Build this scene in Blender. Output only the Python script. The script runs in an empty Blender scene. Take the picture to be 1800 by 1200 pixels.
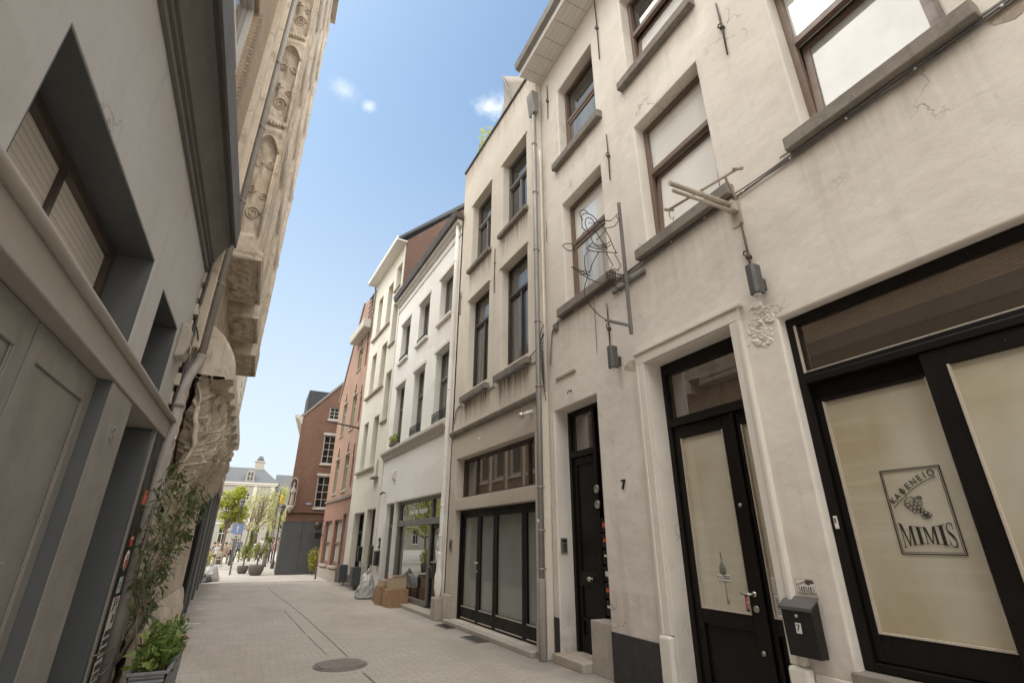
import bpy, bmesh, math, random
from mathutils import Vector, Matrix, noise as mnoise

random.seed(7)
R_ = math.radians
SC = bpy.context.scene
COL = SC.collection

# ------------------------------------------------------------------ camera
cam = bpy.data.cameras.new('camera')
cam.sensor_width = 36.0
cam.lens = 36.0 * 852.79 / 1800.0
cam.clip_start = 0.05
cam.clip_end = 2000.0
camo = bpy.data.objects.new('camera', cam)
COL.objects.link(camo)
_yaw, _pit, _rol = R_(26.2755), R_(22.2837), R_(0.2232)
_f = Vector((math.sin(_yaw) * math.cos(_pit), math.cos(_yaw) * math.cos(_pit), math.sin(_pit)))
_r0 = Vector((math.cos(_yaw), -math.sin(_yaw), 0))
_u0 = _r0.cross(_f)
_r = math.cos(_rol) * _r0 + math.sin(_rol) * _u0
_u = -math.sin(_rol) * _r0 + math.cos(_rol) * _u0
camo.matrix_world = Matrix(((_r.x, _u.x, -_f.x, 0), (_r.y, _u.y, -_f.y, 0), (_r.z, _u.z, -_f.z, 1.6), (0, 0, 0, 1)))
SC.camera = camo

# ------------------------------------------------------------------ world
SUN_EL, SUN_AZ = R_(62), R_(-70)          # azimuth from +Y towards +X
w = bpy.data.worlds.new('World'); SC.world = w; w.use_nodes = True
nt = w.node_tree; nt.nodes.clear()
def wn(t, **k):
    n = nt.nodes.new(t)
    for a, b in k.items(): setattr(n, a, b)
    return n
sky = wn('ShaderNodeTexSky', sky_type='NISHITA', sun_disc=False)
sky.sun_elevation = SUN_EL; sky.sun_rotation = SUN_AZ
sky.altitude = 0; sky.air_density = 1.0; sky.dust_density = 1.6; sky.ozone_density = 1.1
bg1 = wn('ShaderNodeBackground'); bg1.inputs[1].default_value = 0.132
tint = wn('ShaderNodeMix', data_type='RGBA', blend_type='MULTIPLY'); tint.inputs[0].default_value = 1
tint.inputs[7].default_value = (.96, 1.08, 1.02, 1)
nt.links.new(sky.outputs[0], tint.inputs[6]); nt.links.new(tint.outputs[2], bg1.inputs[0])
bg2 = wn('ShaderNodeBackground'); bg2.inputs[1].default_value = 2.9
tc = wn('ShaderNodeTexCoord')
nz = wn('ShaderNodeTexNoise'); nz.inputs['Scale'].default_value = 2.3; nz.inputs['Detail'].default_value = 7
nt.links.new(tc.outputs['Generated'], nz.inputs['Vector'])
nzc = wn('ShaderNodeTexNoise'); nzc.inputs['Scale'].default_value = 4.6; nzc.inputs['Detail'].default_value = 8; nzc.inputs['Roughness'].default_value = .6
nt.links.new(tc.outputs['Generated'], nzc.inputs['Vector'])
crp = wn('ShaderNodeValToRGB'); crp.color_ramp.elements[0].position = .36; crp.color_ramp.elements[0].color = (.50, .49, .47, 1)
crp.color_ramp.elements[1].position = .62; crp.color_ramp.elements[1].color = (1.09, 1.045, .985, 1)
nt.links.new(nzc.outputs[0], crp.inputs[0]); nt.links.new(crp.outputs[0], bg2.inputs[0])
dot = wn('ShaderNodeVectorMath', operation='DOT_PRODUCT')
dot.inputs[1].default_value = (0.16, 0.90, 0.40)
nt.links.new(tc.outputs['Generated'], dot.inputs[0])
ad = wn('ShaderNodeMath', operation='MULTIPLY_ADD')     # dot + (noise-0.5)*k
ad.inputs[1].default_value = 0.55
nt.links.new(nz.outputs[0], ad.inputs[0]); nt.links.new(dot.outputs['Value'], ad.inputs[2])
mr = wn('ShaderNodeMapRange', interpolation_type='SMOOTHSTEP')
mr.inputs['From Min'].default_value = 0.98; mr.inputs['From Max'].default_value = 0.72
nt.links.new(ad.outputs[0], mr.inputs['Value'])
# two small wisps of cloud in the blue part
def wisp(direction, size, gain):
    d = wn('ShaderNodeVectorMath', operation='SUBTRACT'); d.inputs[1].default_value = Vector(direction).normalized()
    nt.links.new(tc.outputs['Generated'], d.inputs[0])
    sc_ = wn('ShaderNodeVectorMath', operation='MULTIPLY'); sc_.inputs[1].default_value = (1, 1, 1.7)
    nt.links.new(d.outputs[0], sc_.inputs[0])
    l = wn('ShaderNodeVectorMath', operation='LENGTH'); nt.links.new(sc_.outputs[0], l.inputs[0])
    n2 = wn('ShaderNodeTexNoise'); n2.inputs['Scale'].default_value = 22; n2.inputs['Detail'].default_value = 9; n2.inputs['Roughness'].default_value = .68
    nt.links.new(tc.outputs['Generated'], n2.inputs['Vector'])
    a = wn('ShaderNodeMath', operation='MULTIPLY_ADD'); a.inputs[1].default_value = -size * 2.6
    nt.links.new(n2.outputs[0], a.inputs[0]); nt.links.new(l.outputs['Value'], a.inputs[2])
    m = wn('ShaderNodeMapRange', interpolation_type='SMOOTHSTEP')
    m.inputs['From Min'].default_value = -size * .15; m.inputs['From Max'].default_value = -size * 1.5
    m.inputs['To Max'].default_value = gain
    nt.links.new(a.outputs[0], m.inputs['Value'])
    return m.outputs[0]
mx = wn('ShaderNodeMixShader')
nt.links.new(mr.outputs[0], mx.inputs[0])
nt.links.new(bg1.outputs[0], mx.inputs[1]); nt.links.new(bg2.outputs[0], mx.inputs[2])
bg3 = wn('ShaderNodeBackground'); bg3.inputs[0].default_value = (1, .99, .98, 1); bg3.inputs[1].default_value = 1.0
def raydir(px, py):
    return (_f * 852.79 + _r * (px - 900) + _u * (600 - py)).normalized()
# thin pale haze low over the horizon
sepw = wn('ShaderNodeSeparateXYZ'); nt.links.new(tc.outputs['Generated'], sepw.inputs[0])
hz = wn('ShaderNodeMapRange', interpolation_type='SMOOTHSTEP'); hz.inputs['From Min'].default_value = .85; hz.inputs['From Max'].default_value = .0; hz.inputs['To Max'].default_value = .82
nt.links.new(sepw.outputs[2], hz.inputs['Value'])
bgh = wn('ShaderNodeBackground'); bgh.inputs[0].default_value = (.90, .96, 1, 1); bgh.inputs[1].default_value = .55
mh = wn('ShaderNodeMixShader'); nt.links.new(hz.outputs[0], mh.inputs[0]); nt.links.new(mx.outputs[0], mh.inputs[1]); nt.links.new(bgh.outputs[0], mh.inputs[2])
prev = mh.outputs[0]
for (px, py, s_, g_) in ((866, 188, .034, .6), (606, 160, .028, .26), (648, 187, .015, .34)):
    m2 = wn('ShaderNodeMixShader')
    nt.links.new(wisp(raydir(px, py), s_, g_), m2.inputs[0])
    nt.links.new(prev, m2.inputs[1]); nt.links.new(bg3.outputs[0], m2.inputs[2])
    prev = m2.outputs[0]
out = wn('ShaderNodeOutputWorld'); nt.links.new(prev, out.inputs[0])
w.cycles.sampling_method = 'MANUAL'; w.cycles.sample_map_resolution = 512

# ------------------------------------------------------------------ sun
sl = bpy.data.lights.new('sun', 'SUN'); sl.energy = 0.55; sl.angle = R_(30); sl.color = (1, .95, .87)
so = bpy.data.objects.new('sun', sl); COL.objects.link(so)
_sd = Vector((math.sin(SUN_AZ) * math.cos(SUN_EL), math.cos(SUN_AZ) * math.cos(SUN_EL), math.sin(SUN_EL)))
so.rotation_euler = _sd.to_track_quat('Z', 'Y').to_euler()
so.location = (-6, 8, 30)

SC.view_settings.view_transform = 'Standard'
SC.view_settings.look = 'None'
SC.view_settings.gamma = 1
SC.view_settings.exposure = 0.78
SC.cycles.use_denoising = True
SC.cycles.max_bounces = 8
SC.cycles.diffuse_bounces = 5
SC.cycles.glossy_bounces = 3
SC.cycles.sample_clamp_indirect = 8

# ================================================================== materials
class NT:
    def __init__(s, name):
        s.m = bpy.data.materials.new(name); s.m.use_nodes = True
        s.t = s.m.node_tree; s.t.nodes.clear()
        s.out = s.t.nodes.new('ShaderNodeOutputMaterial')
        s.b = s.t.nodes.new('ShaderNodeBsdfPrincipled')
        s.t.links.new(s.b.outputs[0], s.out.inputs[0])
        s.tc = s.t.nodes.new('ShaderNodeTexCoord')
    def n(s, t, **k):
        x = s.t.nodes.new(t)
        for a, b in k.items(): setattr(x, a, b)
        return x
    def l(s, a, b): s.t.links.new(a, b)
    def map(s, src, scale=(1, 1, 1), rot=(0, 0, 0), loc=(0, 0, 0)):
        x = s.n('ShaderNodeMapping'); x.inputs['Scale'].default_value = scale
        x.inputs['Rotation'].default_value = rot; x.inputs['Location'].default_value = loc
        s.l(s.tc.outputs[src], x.inputs[0]); return x.outputs[0]
    def noise(s, vec, scale, detail=5, rough=.55, dist=0):
        x = s.n('ShaderNodeTexNoise'); x.inputs['Scale'].default_value = scale
        x.inputs['Detail'].default_value = detail; x.inputs['Roughness'].default_value = rough
        x.inputs['Distortion'].default_value = dist
        s.l(vec, x.inputs['Vector']); return x.outputs[0]
    def rng(s, v, a, b, c=0, d=1):
        x = s.n('ShaderNodeMapRange'); x.inputs[1].default_value = a; x.inputs[2].default_value = b
        x.inputs[3].default_value = c; x.inputs[4].default_value = d
        s.l(v, x.inputs[0]); return x.outputs[0]
    def math(s, op, a, b=None):
        x = s.n('ShaderNodeMath', operation=op)
        for i, v in enumerate((a, b)):
            if v is None: continue
            if isinstance(v, (int, float)): x.inputs[i].default_value = v
            else: s.l(v, x.inputs[i])
        return x.outputs[0]
    def mix(s, fac, a, b, mode='MIX'):
        x = s.n('ShaderNodeMix', data_type='RGBA', blend_type=mode)
        for i, v in ((0, fac), (6, a), (7, b)):
            if isinstance(v, (int, float)): x.inputs[i].default_value = v
            elif isinstance(v, tuple): x.inputs[i].default_value = (*v, 1) if len(v) == 3 else v
            else: s.l(v, x.inputs[i])
        return x.outputs[2]
    def bump(s, h, strength=.3, dist=.01, nrm=None):
        x = s.n('ShaderNodeBump'); x.inputs['Strength'].default_value = strength; x.inputs['Distance'].default_value = dist
        s.l(h, x.inputs['Height'])
        if nrm is not None: s.l(nrm, x.inputs['Normal'])
        return x.outputs[0]
    def set(s, **k):
        for a, v in k.items():
            i = s.b.inputs[a.replace('_', ' ')]
            if isinstance(v, (int, float)): i.default_value = v
            elif isinstance(v, tuple): i.default_value = (*v, 1) if len(v) == 3 else v
            else: s.l(v, i)
        return s.m

def darker(c, k): return tuple(x * k for x in c)

def plaster(name, col, dirt=None, dirtk=.45, streak=.3, crack=.5, rough=.88, bump=.35, streak_col=None, patches=(), low=0.0, mott=0.0):
    n = NT(name); dirt = dirt or (col[0] * .62, col[1] * .56, col[2] * .5)
    ob = n.map('Object')
    big = n.noise(ob, .55, 7, .6)
    mid = n.noise(ob, 2.6, 6, .6)
    c = n.mix(n.math('MULTIPLY', n.rng(big, .42, .68), dirtk), col, dirt)
    c = n.mix(n.math('MULTIPLY', n.rng(mid, .5, .72), dirtk * .5), c, darker(col, .8))
    st = n.noise(n.map('Object', (2.6, 2.6, .16)), 1.6, 5, .6)
    c = n.mix(n.math('MULTIPLY', n.rng(st, .55, .74), streak), c, streak_col or darker(dirt, .72))
    if mott:
        vn = n.n('ShaderNodeTexNoise'); vn.inputs['Scale'].default_value = 1.9; vn.inputs['Detail'].default_value = 5; n.l(ob, vn.inputs['Vector'])
        vs = n.n('ShaderNodeVectorMath', operation='SCALE'); vs.inputs['Scale'].default_value = .9; n.l(vn.outputs['Color'], vs.inputs[0])
        va = n.n('ShaderNodeVectorMath', operation='ADD'); n.l(n.map('Object', (.55, .55, .8)), va.inputs[0]); n.l(vs.outputs[0], va.inputs[1])
        vv = n.n('ShaderNodeTexVoronoi', feature='SMOOTH_F1'); vv.inputs['Scale'].default_value = 1.0; vv.inputs['Smoothness'].default_value = .12; n.l(va.outputs[0], vv.inputs['Vector'])
        sv = n.n('ShaderNodeSeparateColor'); n.l(vv.outputs['Color'], sv.inputs[0])
        c = n.mix(n.math('MULTIPLY', n.rng(sv.outputs[0], .35, .95), mott), c, darker(dirt, 1.05))
        c = n.mix(n.math('MULTIPLY', n.rng(sv.outputs[1], .55, .9), mott * .8), c, tuple(min(.85, x * 1.15) for x in col))
        sp_ = n.rng(n.noise(ob, 21, 3), .735, .76)
        c = n.mix(n.math('MULTIPLY', sp_, mott), c, darker(dirt, .6))
    sep = n.n('ShaderNodeSeparateXYZ'); n.l(n.tc.outputs['Object'], sep.inputs[0])
    if low:
        lo = n.math('MULTIPLY', n.rng(sep.outputs[2], .9, 0.0), n.rng(n.noise(ob, 3.0, 6), .35, .65))
        c = n.mix(n.math('MULTIPLY', lo, low), c, darker(dirt, .5))
    drip = None
    for (x0, x1, z0, z1, k) in patches:                     # runs of dirt with their own outline
        dn = n.noise(n.map('Object', (9, 9, .55), loc=(x0, 0, z0)), 1.0, 5, .7)
        f = n.math('MULTIPLY', n.rng(sep.outputs[0], x0, x0 + .08), n.rng(sep.outputs[0], x1, x1 - .08))
        f = n.math('MULTIPLY', f, n.math('MULTIPLY', n.rng(sep.outputs[2], z0, z0 + (z1 - z0) * .7), n.rng(sep.outputs[2], z1 + .02, z1)))
        f = n.math('MULTIPLY', f, n.rng(dn, .38, .62))
        c = n.mix(n.math('MULTIPLY', f, k), c, (.11, .085, .062))
    h = n.math('ADD', n.math('MULTIPLY', n.noise(ob, 3.2, 4), .9), n.math('MULTIPLY', n.noise(ob, 46, 4), .10))
    if crack:
        warp = n.n('ShaderNodeVectorMath', operation='ADD')
        nn = n.n('ShaderNodeTexNoise'); nn.inputs['Scale'].default_value = 3.1; nn.inputs['Detail'].default_value = 6
        n.l(ob, nn.inputs['Vector']); sc = n.n('ShaderNodeVectorMath', operation='SCALE'); sc.inputs['Scale'].default_value = .55
        n.l(nn.outputs['Color'], sc.inputs[0]); n.l(ob, warp.inputs[0]); n.l(sc.outputs[0], warp.inputs[1])
        v = n.n('ShaderNodeTexVoronoi', feature='DISTANCE_TO_EDGE'); v.inputs['Scale'].default_value = .62
        n.l(warp.outputs[0], v.inputs['Vector'])
        msk = n.rng(n.noise(n.map('Object', loc=(11, 5, 3)), .8, 3), .54, .62)
        cr = n.math('MULTIPLY', n.rng(v.outputs['Distance'], .0065, .001), msk)
        c = n.mix(n.math('MULTIPLY', cr, crack), c, darker(dirt, .45))
        h = n.math('SUBTRACT', h, n.math('MULTIPLY', cr, .25))
    lowf = n.bump(n.noise(ob, 1.1, 3), min(1, bump * 1.3), .045)
    return n.set(Base_Color=c, Roughness=rough, Normal=n.bump(h, bump, .02, lowf), Specular_IOR_Level=.3)

def brickm(name, c1, c2, mortar, bw=.21, bh=.066, mort=.009, bump=.6, tint=None):
    n = NT(name)
    uv = n.map('UV')
    b = n.n('ShaderNodeTexBrick'); b.offset = .5
    for k, v in (('Scale', 1), ('Mortar Size', mort), ('Mortar Smooth', .2), ('Brick Width', bw), ('Row Height', bh), ('Bias', 0)):
        b.inputs[k].default_value = v
    b.inputs['Color1'].default_value = (*c1, 1); b.inputs['Color2'].default_value = (*c2, 1); b.inputs['Mortar'].default_value = (*mortar, 1)
    n.l(uv, b.inputs['Vector'])
    big = n.noise(n.map('Object'), .8, 6, .6); fine = n.noise(n.map('Object'), 9, 5, .7)
    c = n.mix(n.rng(big, .35, .7, 0, .55), b.outputs['Color'], darker(c1, .62), 'MIX')
    c = n.mix(n.rng(fine, .45, .8, 0, .45), c, tint or darker(c2, 1.25))
    h = n.math('SUBTRACT', n.math('MULTIPLY', fine, .4), b.outputs['Fac'])
    return n.set(Base_Color=c, Roughness=.9, Normal=n.bump(h, bump, .012), Specular_IOR_Level=.25)

def paint(name, col, rough=.45, var=.25, bump=.08, scale=6, metallic=0, chips=0, spec=.5):
    n = NT(name); ob = n.map('Object')
    a = n.noise(ob, scale, 6, .65); b = n.noise(n.map('Object', (3, 3, .3)), scale * .6, 5)
    c = n.mix(n.rng(a, .35, .75, 0, var), col, darker(col, .6))
    c = n.mix(n.rng(b, .5, .8, 0, var), c, tuple(min(1, x * 1.3 + .004) for x in col))
    if chips:
        ch = n.rng(n.noise(ob, 17, 8, .75), .66, .70)
        c = n.mix(n.math('MULTIPLY', ch, chips), c, (.42, .38, .32))
    return n.set(Base_Color=c, Roughness=n.rng(a, .3, .7, max(.05, rough - .1), min(1, rough + .15)), Metallic=metallic,
                 Normal=n.bump(n.noise(ob, 38, 4), bump, .004), Specular_IOR_Level=spec)

def stonem(name, col, dark, scale=3, bump=.6, rough=.9, k=.6, dirt=0):
    n = NT(name); ob = n.map('Object')
    a = n.noise(ob, scale, 8, .65, .6); b = n.noise(ob, scale * .25, 5, .6); f = n.noise(ob, scale * 12, 5, .7)
    c = n.mix(n.rng(a, .42, .66, 0, k), col, dark)
    c = n.mix(n.rng(b, .45, .7, 0, .5), c, (col[0] * 1.04, col[1] * .95, col[2] * .86))
    st = n.noise(n.map('Object', (4, 4, .3)), 1.5, 5, .65)
    c = n.mix(n.rng(st, .56, .72, 0, .45), c, darker(dark, .7))
    if dirt:
        dn = n.noise(ob, scale * .9, 8, .7, 1.6)
        c = n.mix(n.rng(dn, .53, .60, 0, dirt), c, darker(dark, .42))
    h = n.math('ADD', a, n.math('MULTIPLY', f, .3))
    return n.set(Base_Color=c, Roughness=rough, Normal=n.bump(h, bump, .02), Specular_IOR_Level=.25)

def glassm(name, base, rough=.9, ior=1.55, wob=.04, folds=0, var=.3, slats=0, paper=0):
    """window glass over whatever hangs or lies behind it: a matt layer under a clear glossy coat"""
    n = NT(name); ob = n.map('Object')
    a = n.noise(ob, 1.4, 4)
    c = n.mix(n.rng(a, .3, .7, 0, var), base, darker(base, .55))
    if folds:
        wv = n.noise(n.map('Object', (folds, 1, .25)), 1, 4, .6)
        c = n.mix(n.rng(wv, .35, .65, 0, .75), c, darker(base, .35))
    if paper:
        p1 = n.noise(n.map('Object', (1.0, 1, .55)), 1.3, 4, .5)
        c = n.mix(n.rng(p1, .35, .65, 0, .85), base, (base[0] * .80, base[1] * .71, base[2] * .56))
        p2 = n.noise(n.map('Object', (.6, 1, 7)), 1.6, 3, .6)
        c = n.mix(n.rng(p2, .52, .72, 0, .3), c, tuple(min(1, x * 1.25) for x in base))
        p3 = n.noise(n.map('Object', (14, 1, 3)), 2.0, 6, .7)
        c = n.mix(n.rng(p3, .58, .8, 0, .25), c, darker(base, .7))
    if slats:
        sp = n.n('ShaderNodeSeparateXYZ'); n.l(n.tc.outputs['Object'], sp.inputs[0])
        fr = n.math('FRACT', n.math('MULTIPLY', sp.outputs[2], slats))
        c = n.mix(n.math('MULTIPLY', n.rng(fr, .12, .02), .8), c, darker(base, .3))
        c = n.mix(n.math('MULTIPLY', n.rng(fr, .3, 1.0), .35), c, darker(base, .5))
    h = n.noise(ob, 1.3, 2)
    n.b.inputs['Coat Weight'].default_value = 1
    n.b.inputs['Coat Roughness'].default_value = .012
    n.b.inputs['Coat IOR'].default_value = ior
    n.l(n.bump(h, wob, .05), n.b.inputs['Coat Normal'])
    return n.set(Base_Color=c, Roughness=rough, Specular_IOR_Level=0.0)

def leafm(name, c1, c2, trans=.35):
    n = NT(name)
    oi = n.n('ShaderNodeNewGeometry')
    c = n.mix(oi.outputs['Random Per Island'], c1, c2)
    a = n.noise(n.map('Object'), 1.7, 3)
    c = n.mix(n.rng(a, .35, .7, 0, .5), c, darker(c1, .6))
    tr = n.n('ShaderNodeBsdfTranslucent'); n.l(c, tr.inputs[0])
    n.set(Base_Color=c, Roughness=.5, Specular_IOR_Level=.35)
    ms = n.n('ShaderNodeMixShader'); ms.inputs[0].default_value = trans
    n.l(n.b.outputs[0], ms.inputs[1]); n.l(tr.outputs[0], ms.inputs[2]); n.l(ms.outputs[0], n.out.inputs[0])
    return n.m

def flat(name, col, rough=.6, metallic=0):
    n = NT(name); a = n.noise(n.map('Object'), 22, 4)
    return n.set(Base_Color=n.mix(n.rng(a, .3, .7, 0, .2), col, darker(col, .75)), Roughness=rough, Metallic=metallic)

def setts(name, col, dark, bw, bh, mort=.008, k=.5, bump=.5, edge=None):
    n = NT(name)
    wv = n.n('ShaderNodeTexNoise'); wv.inputs['Scale'].default_value = 1.1; wv.inputs['Detail'].default_value = 2
    n.l(n.tc.outputs['UV'], wv.inputs['Vector'])
    sc = n.n('ShaderNodeVectorMath', operation='SCALE'); sc.inputs['Scale'].default_value = .2; n.l(wv.outputs['Color'], sc.inputs[0])
    ad_ = n.n('ShaderNodeVectorMath', operation='ADD'); n.l(n.tc.outputs['UV'], ad_.inputs[0]); n.l(sc.outputs[0], ad_.inputs[1])
    b = n.n('ShaderNodeTexBrick'); b.offset = .5
    for kk, v in (('Scale', 1), ('Mortar Size', mort), ('Mortar Smooth', .35), ('Brick Width', bw), ('Row Height', bh), ('Bias', -.2)):
        b.inputs[kk].default_value = v
    b.inputs['Color1'].default_value = (*col, 1); b.inputs['Color2'].default_value = (*dark, 1); b.inputs['Mortar'].default_value = (*darker(dark, .70), 1)
    n.l(ad_.outputs[0], b.inputs['Vector'])
    ob = n.map('Object')
    big = n.noise(ob, .35, 7, .62); med = n.noise(ob, 2.2, 6, .65); fine = n.noise(ob, 55, 4)
    c = n.mix(n.rng(big, .42, .66, 0, k), b.outputs['Color'], darker(dark, .75))
    c = n.mix(n.rng(med, .55, .75, 0, .4), c, tuple(min(1, x * 1.25) for x in col))
    pt = n.noise(n.map('Object', (1, .35, 1)), .55, 6, .65)
    c = n.mix(n.rng(pt, .48, .62, 0, .5), c, (dark[0] * .72, dark[1] * .69, dark[2] * .66))
    gum = n.n('ShaderNodeTexVoronoi'); gum.inputs['Scale'].default_value = 1.5; n.l(ob, gum.inputs['Vector'])
    c = n.mix(n.rng(gum.outputs['Distance'], .035, .022, 0, .55), c, darker(dark, .5))
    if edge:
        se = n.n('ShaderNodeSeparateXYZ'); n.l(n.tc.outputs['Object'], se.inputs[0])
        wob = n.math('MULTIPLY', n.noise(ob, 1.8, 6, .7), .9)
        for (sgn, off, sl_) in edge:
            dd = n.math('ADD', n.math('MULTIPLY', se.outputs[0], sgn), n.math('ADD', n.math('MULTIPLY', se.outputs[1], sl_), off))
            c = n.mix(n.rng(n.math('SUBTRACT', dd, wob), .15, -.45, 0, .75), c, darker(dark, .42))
    spots = n.rng(n.noise(ob, 7, 3), .72, .76)
    c = n.mix(n.math('MULTIPLY', spots, .5), c, darker(dark, .45))
    h = n.math('ADD', n.math('MULTIPLY', b.outputs['Fac'], -1), n.math('ADD', n.math('MULTIPLY', fine, .35), n.math('MULTIPLY', med, .8)))
    return n.set(Base_Color=c, Roughness=.82, Normal=n.bump(h, bump, .012), Specular_IOR_Level=.3)

M = {}
M['plA'] = plaster('cream_white_render', (.75, .70, .635), dirtk=.34, dirt=(.49, .43, .37), streak=.24, crack=.55, bump=.6, low=.8, mott=.22,
                   patches=((5.0, 6.65, 4.4, 5.22, .15), (2.9, 4.5, 4.2, 5.22, .16), (.65, 2.2, 4.3, 5.22, .16), (5.0, 6.65, 7.9, 8.52, .13), (2.85, 4.4, 7.9, 8.52, .13), (.6, 2.2, 7.9, 8.52, .13), (4.8, 5.75, .55, 1.0, .25)))
M['plC'] = plaster('beige_render', (.74, .685, .595), dirtk=.30, streak=.22, mott=.15, crack=.25, bump=.4,
                   patches=((.36, 1.75, 4.08, 4.72, .95), (2.1, 3.6, 4.08, 4.72, .95), (.4, 1.75, 7.6, 8.22, .7), (2.2, 3.6, 7.6, 8.22, .75), (3.6, 4.2, 4.06, 4.6, .5), (0, 4.2, 11.4, 12.05, .5)))
M['plClow'] = plaster('taupe_render', (.56, .505, .435), dirtk=.25, streak=.12, mott=.22, crack=0, bump=.25, low=.4)
M['plD'] = plaster('white_render', (.85, .835, .79), dirtk=.12, streak=.12, crack=0, bump=.2, low=.5, mott=.22)
M['plE'] = plaster('ivory_render', (.76, .735, .64), dirtk=.15, streak=.12, crack=0, bump=.2, low=.4, mott=.22)
M['plP'] = plaster('pale_stone_render', (.315, .30, .265), dirtk=.35, streak=.2, crack=0, bump=.1)
M['plL1'] = plaster('grey_green_paint', (.455, .45, .435), dirtk=.32, streak=.3, crack=.4, rough=.6, bump=.3, mott=.2)
M['plL1led'] = plaster('rough_grey_ledge_paint', (.33, .305, .275), dirtk=.35, streak=.1, crack=0, rough=.8, bump=.6)
M['paintL1'] = paint('taupe_door_paint', (.205, .195, .18), .42, .4, .12, 2.5, chips=.12)
M['darkL1'] = paint('anthracite_paint_and_shade', (.075, .079, .081), .5, .35, .1, 3, chips=.08)  # dark paint that also stands in for shade in the grey house recesses
M['moulding'] = paint('dark_grey_cornice_paint', (.115, .11, .10), .7, .35, .05, 2)
M['brickL1'] = brickm('tan_brick', (.42, .325, .23), (.34, .255, .175), (.26, .22, .18), .21, .062, .011)
M['brickF'] = brickm('pink_brick', (.45, .28, .205), (.39, .23, .165), (.42, .33, .27), .2, .062, tint=(.55, .36, .29))
M['brickFlow'] = brickm('red_brick', (.37, .185, .13), (.31, .155, .11), (.42, .34, .28), .2, .062)
M['brickG'] = brickm('dark_red_brick', (.225, .118, .08), (.165, .088, .062), (.26, .19, .15), .21, .064, bump=.4)
M['brickE'] = brickm('weathered_gable_brick', (.21, .115, .085), (.15, .085, .068), (.2, .16, .135), .21, .064, bump=.8)
M['carved'] = stonem('carved_sandstone', (.57, .50, .41), (.36, .295, .225), 3.2, .9, dirt=.4)
M['carvedpale'] = stonem('pale_sandstone', (.57, .50, .41), (.39, .325, .255), 2.2, .5, k=.5, dirt=.4)
M['sill'] = stonem('bluestone', (.25, .225, .195), (.13, .115, .095), 6, .4)
M['limestone'] = stonem('limestone', (.42, .38, .33), (.28, .25, .21), 5, .35, k=.45)
M['trimwhite'] = paint('white_trim_paint', (.72, .68, .61), .6, .2, .2, 5)
M['trimD'] = paint('off_white_moulding', (.55, .52, .46), .7, .35, .15, 3)
M['black'] = paint('black_woodwork', (.0085, .007, .006), .42, .4, .12, 4, chips=.25, spec=.22)
M['blackbase'] = paint('peeling_black_base', (.035, .034, .033), .6, .5, .3, 5, chips=.9)
M['brownframe'] = paint('brown_window_frame', (.17, .115, .085), .45, .35, .1, 5)
M['darkbrown'] = paint('dark_brown_frame', (.055, .04, .032), .4, .35, .1, 5)
M['greyframe'] = paint('grey_frame', (.18, .165, .15), .45, .25, .05, 4)
M['whiteframe'] = paint('white_frame', (.52, .50, .46), .5, .2, .05, 5)
M['greenframe'] = paint('pale_green_frame', (.34, .38, .28), .5, .3, .05, 5)
M['redshutter'] = paint('oxblood_shutter', (.16, .045, .032), .5, .3, .05, 5)
M['zinc'] = paint('zinc', (.30, .285, .265), .5, .35, .1, 4, metallic=.35)
M['greypipe'] = paint('grey_painted_pipe', (.30, .275, .245), .6, .6, .2, 4)
M['gutter'] = paint('brown_gutter', (.085, .068, .055), .5, .3, .05, 4)
M['pvc'] = paint('white_soffit_board', (.70, .68, .64), .5, .15, .03, 3)
M['iron'] = paint('rusty_iron', (.085, .062, .048), .7, .6, .4, 12)
M['wire'] = paint('dark_wire', (.045, .033, .025), .6, .4, .1, 9)
M['steelgrey'] = paint('weathered_grey_steel', (.20, .19, .18), .5, .5, .2, 9, metallic=.3)
M['palewood'] = paint('weathered_pale_paint', (.48, .42, .34), .7, .5, .3, 9)
M['lampgrey'] = paint('charcoal_metal', (.085, .085, .083), .45, .2, .05, 6)
M['blackmetal'] = paint('black_enamel', (.006, .0052, .005), .5, .2, .05, 6)
M['lidgrey'] = paint('worn_grey_lid', (.10, .095, .088), .4, .3, .1, 6)
M['chrome'] = flat('brushed_steel', (.6, .57, .52), .28, .9)
M['brass'] = flat('dull_nickel', (.42, .39, .34), .35, .6)
M['paper'] = flat('paper_white', (.72, .70, .66), .8)
M['stick_white'] = flat('sticker_white', (.62, .60, .57), .6)
M['ink'] = flat('black_ink', (.015, .013, .012), .6)
M['redink'] = flat('red_sticker', (.55, .045, .03), .5)
M['orangeink'] = flat('orange_red_label', (.6, .10, .04), .5)
M['pinkish'] = flat('pink_red_card', (.6, .12, .13), .5)
M['vinylwhite'] = flat('white_vinyl', (.88, .88, .87), .5)
M['paleteal'] = flat('pale_teal_sticker', (.42, .52, .50), .6)
M['gwhite'] = glassm('white_blind_and_sky_glass', (.80, .80, .77), var=.2, ior=2.2)  # white blind; elsewhere its white base stands in for mirrored bright sky
M['gsky'] = glassm('painted_sky_reflection_glass', (.42, .42, .40), var=.8, ior=1.55)  # pale mottled base paints in the clouded sky the pane mirrors
M['gcurtain'] = glassm('glass_over_net_curtain', (.62, .60, .55), folds=9, ior=1.6)
M['gcream'] = glassm('glass_over_cream_blind', (.50, .465, .375), var=.55, ior=1.75, wob=.015, paper=1)
M['ggrey'] = glassm('frosted_grey_glass', (.26, .27, .25), var=.3, ior=1.5, wob=.02)
M['gdark'] = glassm('dark_window_glass', (.03, .028, .025), ior=1.75, wob=.03)
M['gdarkc'] = glassm('glass_over_grey_curtain', (.20, .20, .185), folds=7, ior=1.65)
M['gshop'] = glassm('shop_window_glass', (.018, .018, .016), ior=2.6, wob=.004)
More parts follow.
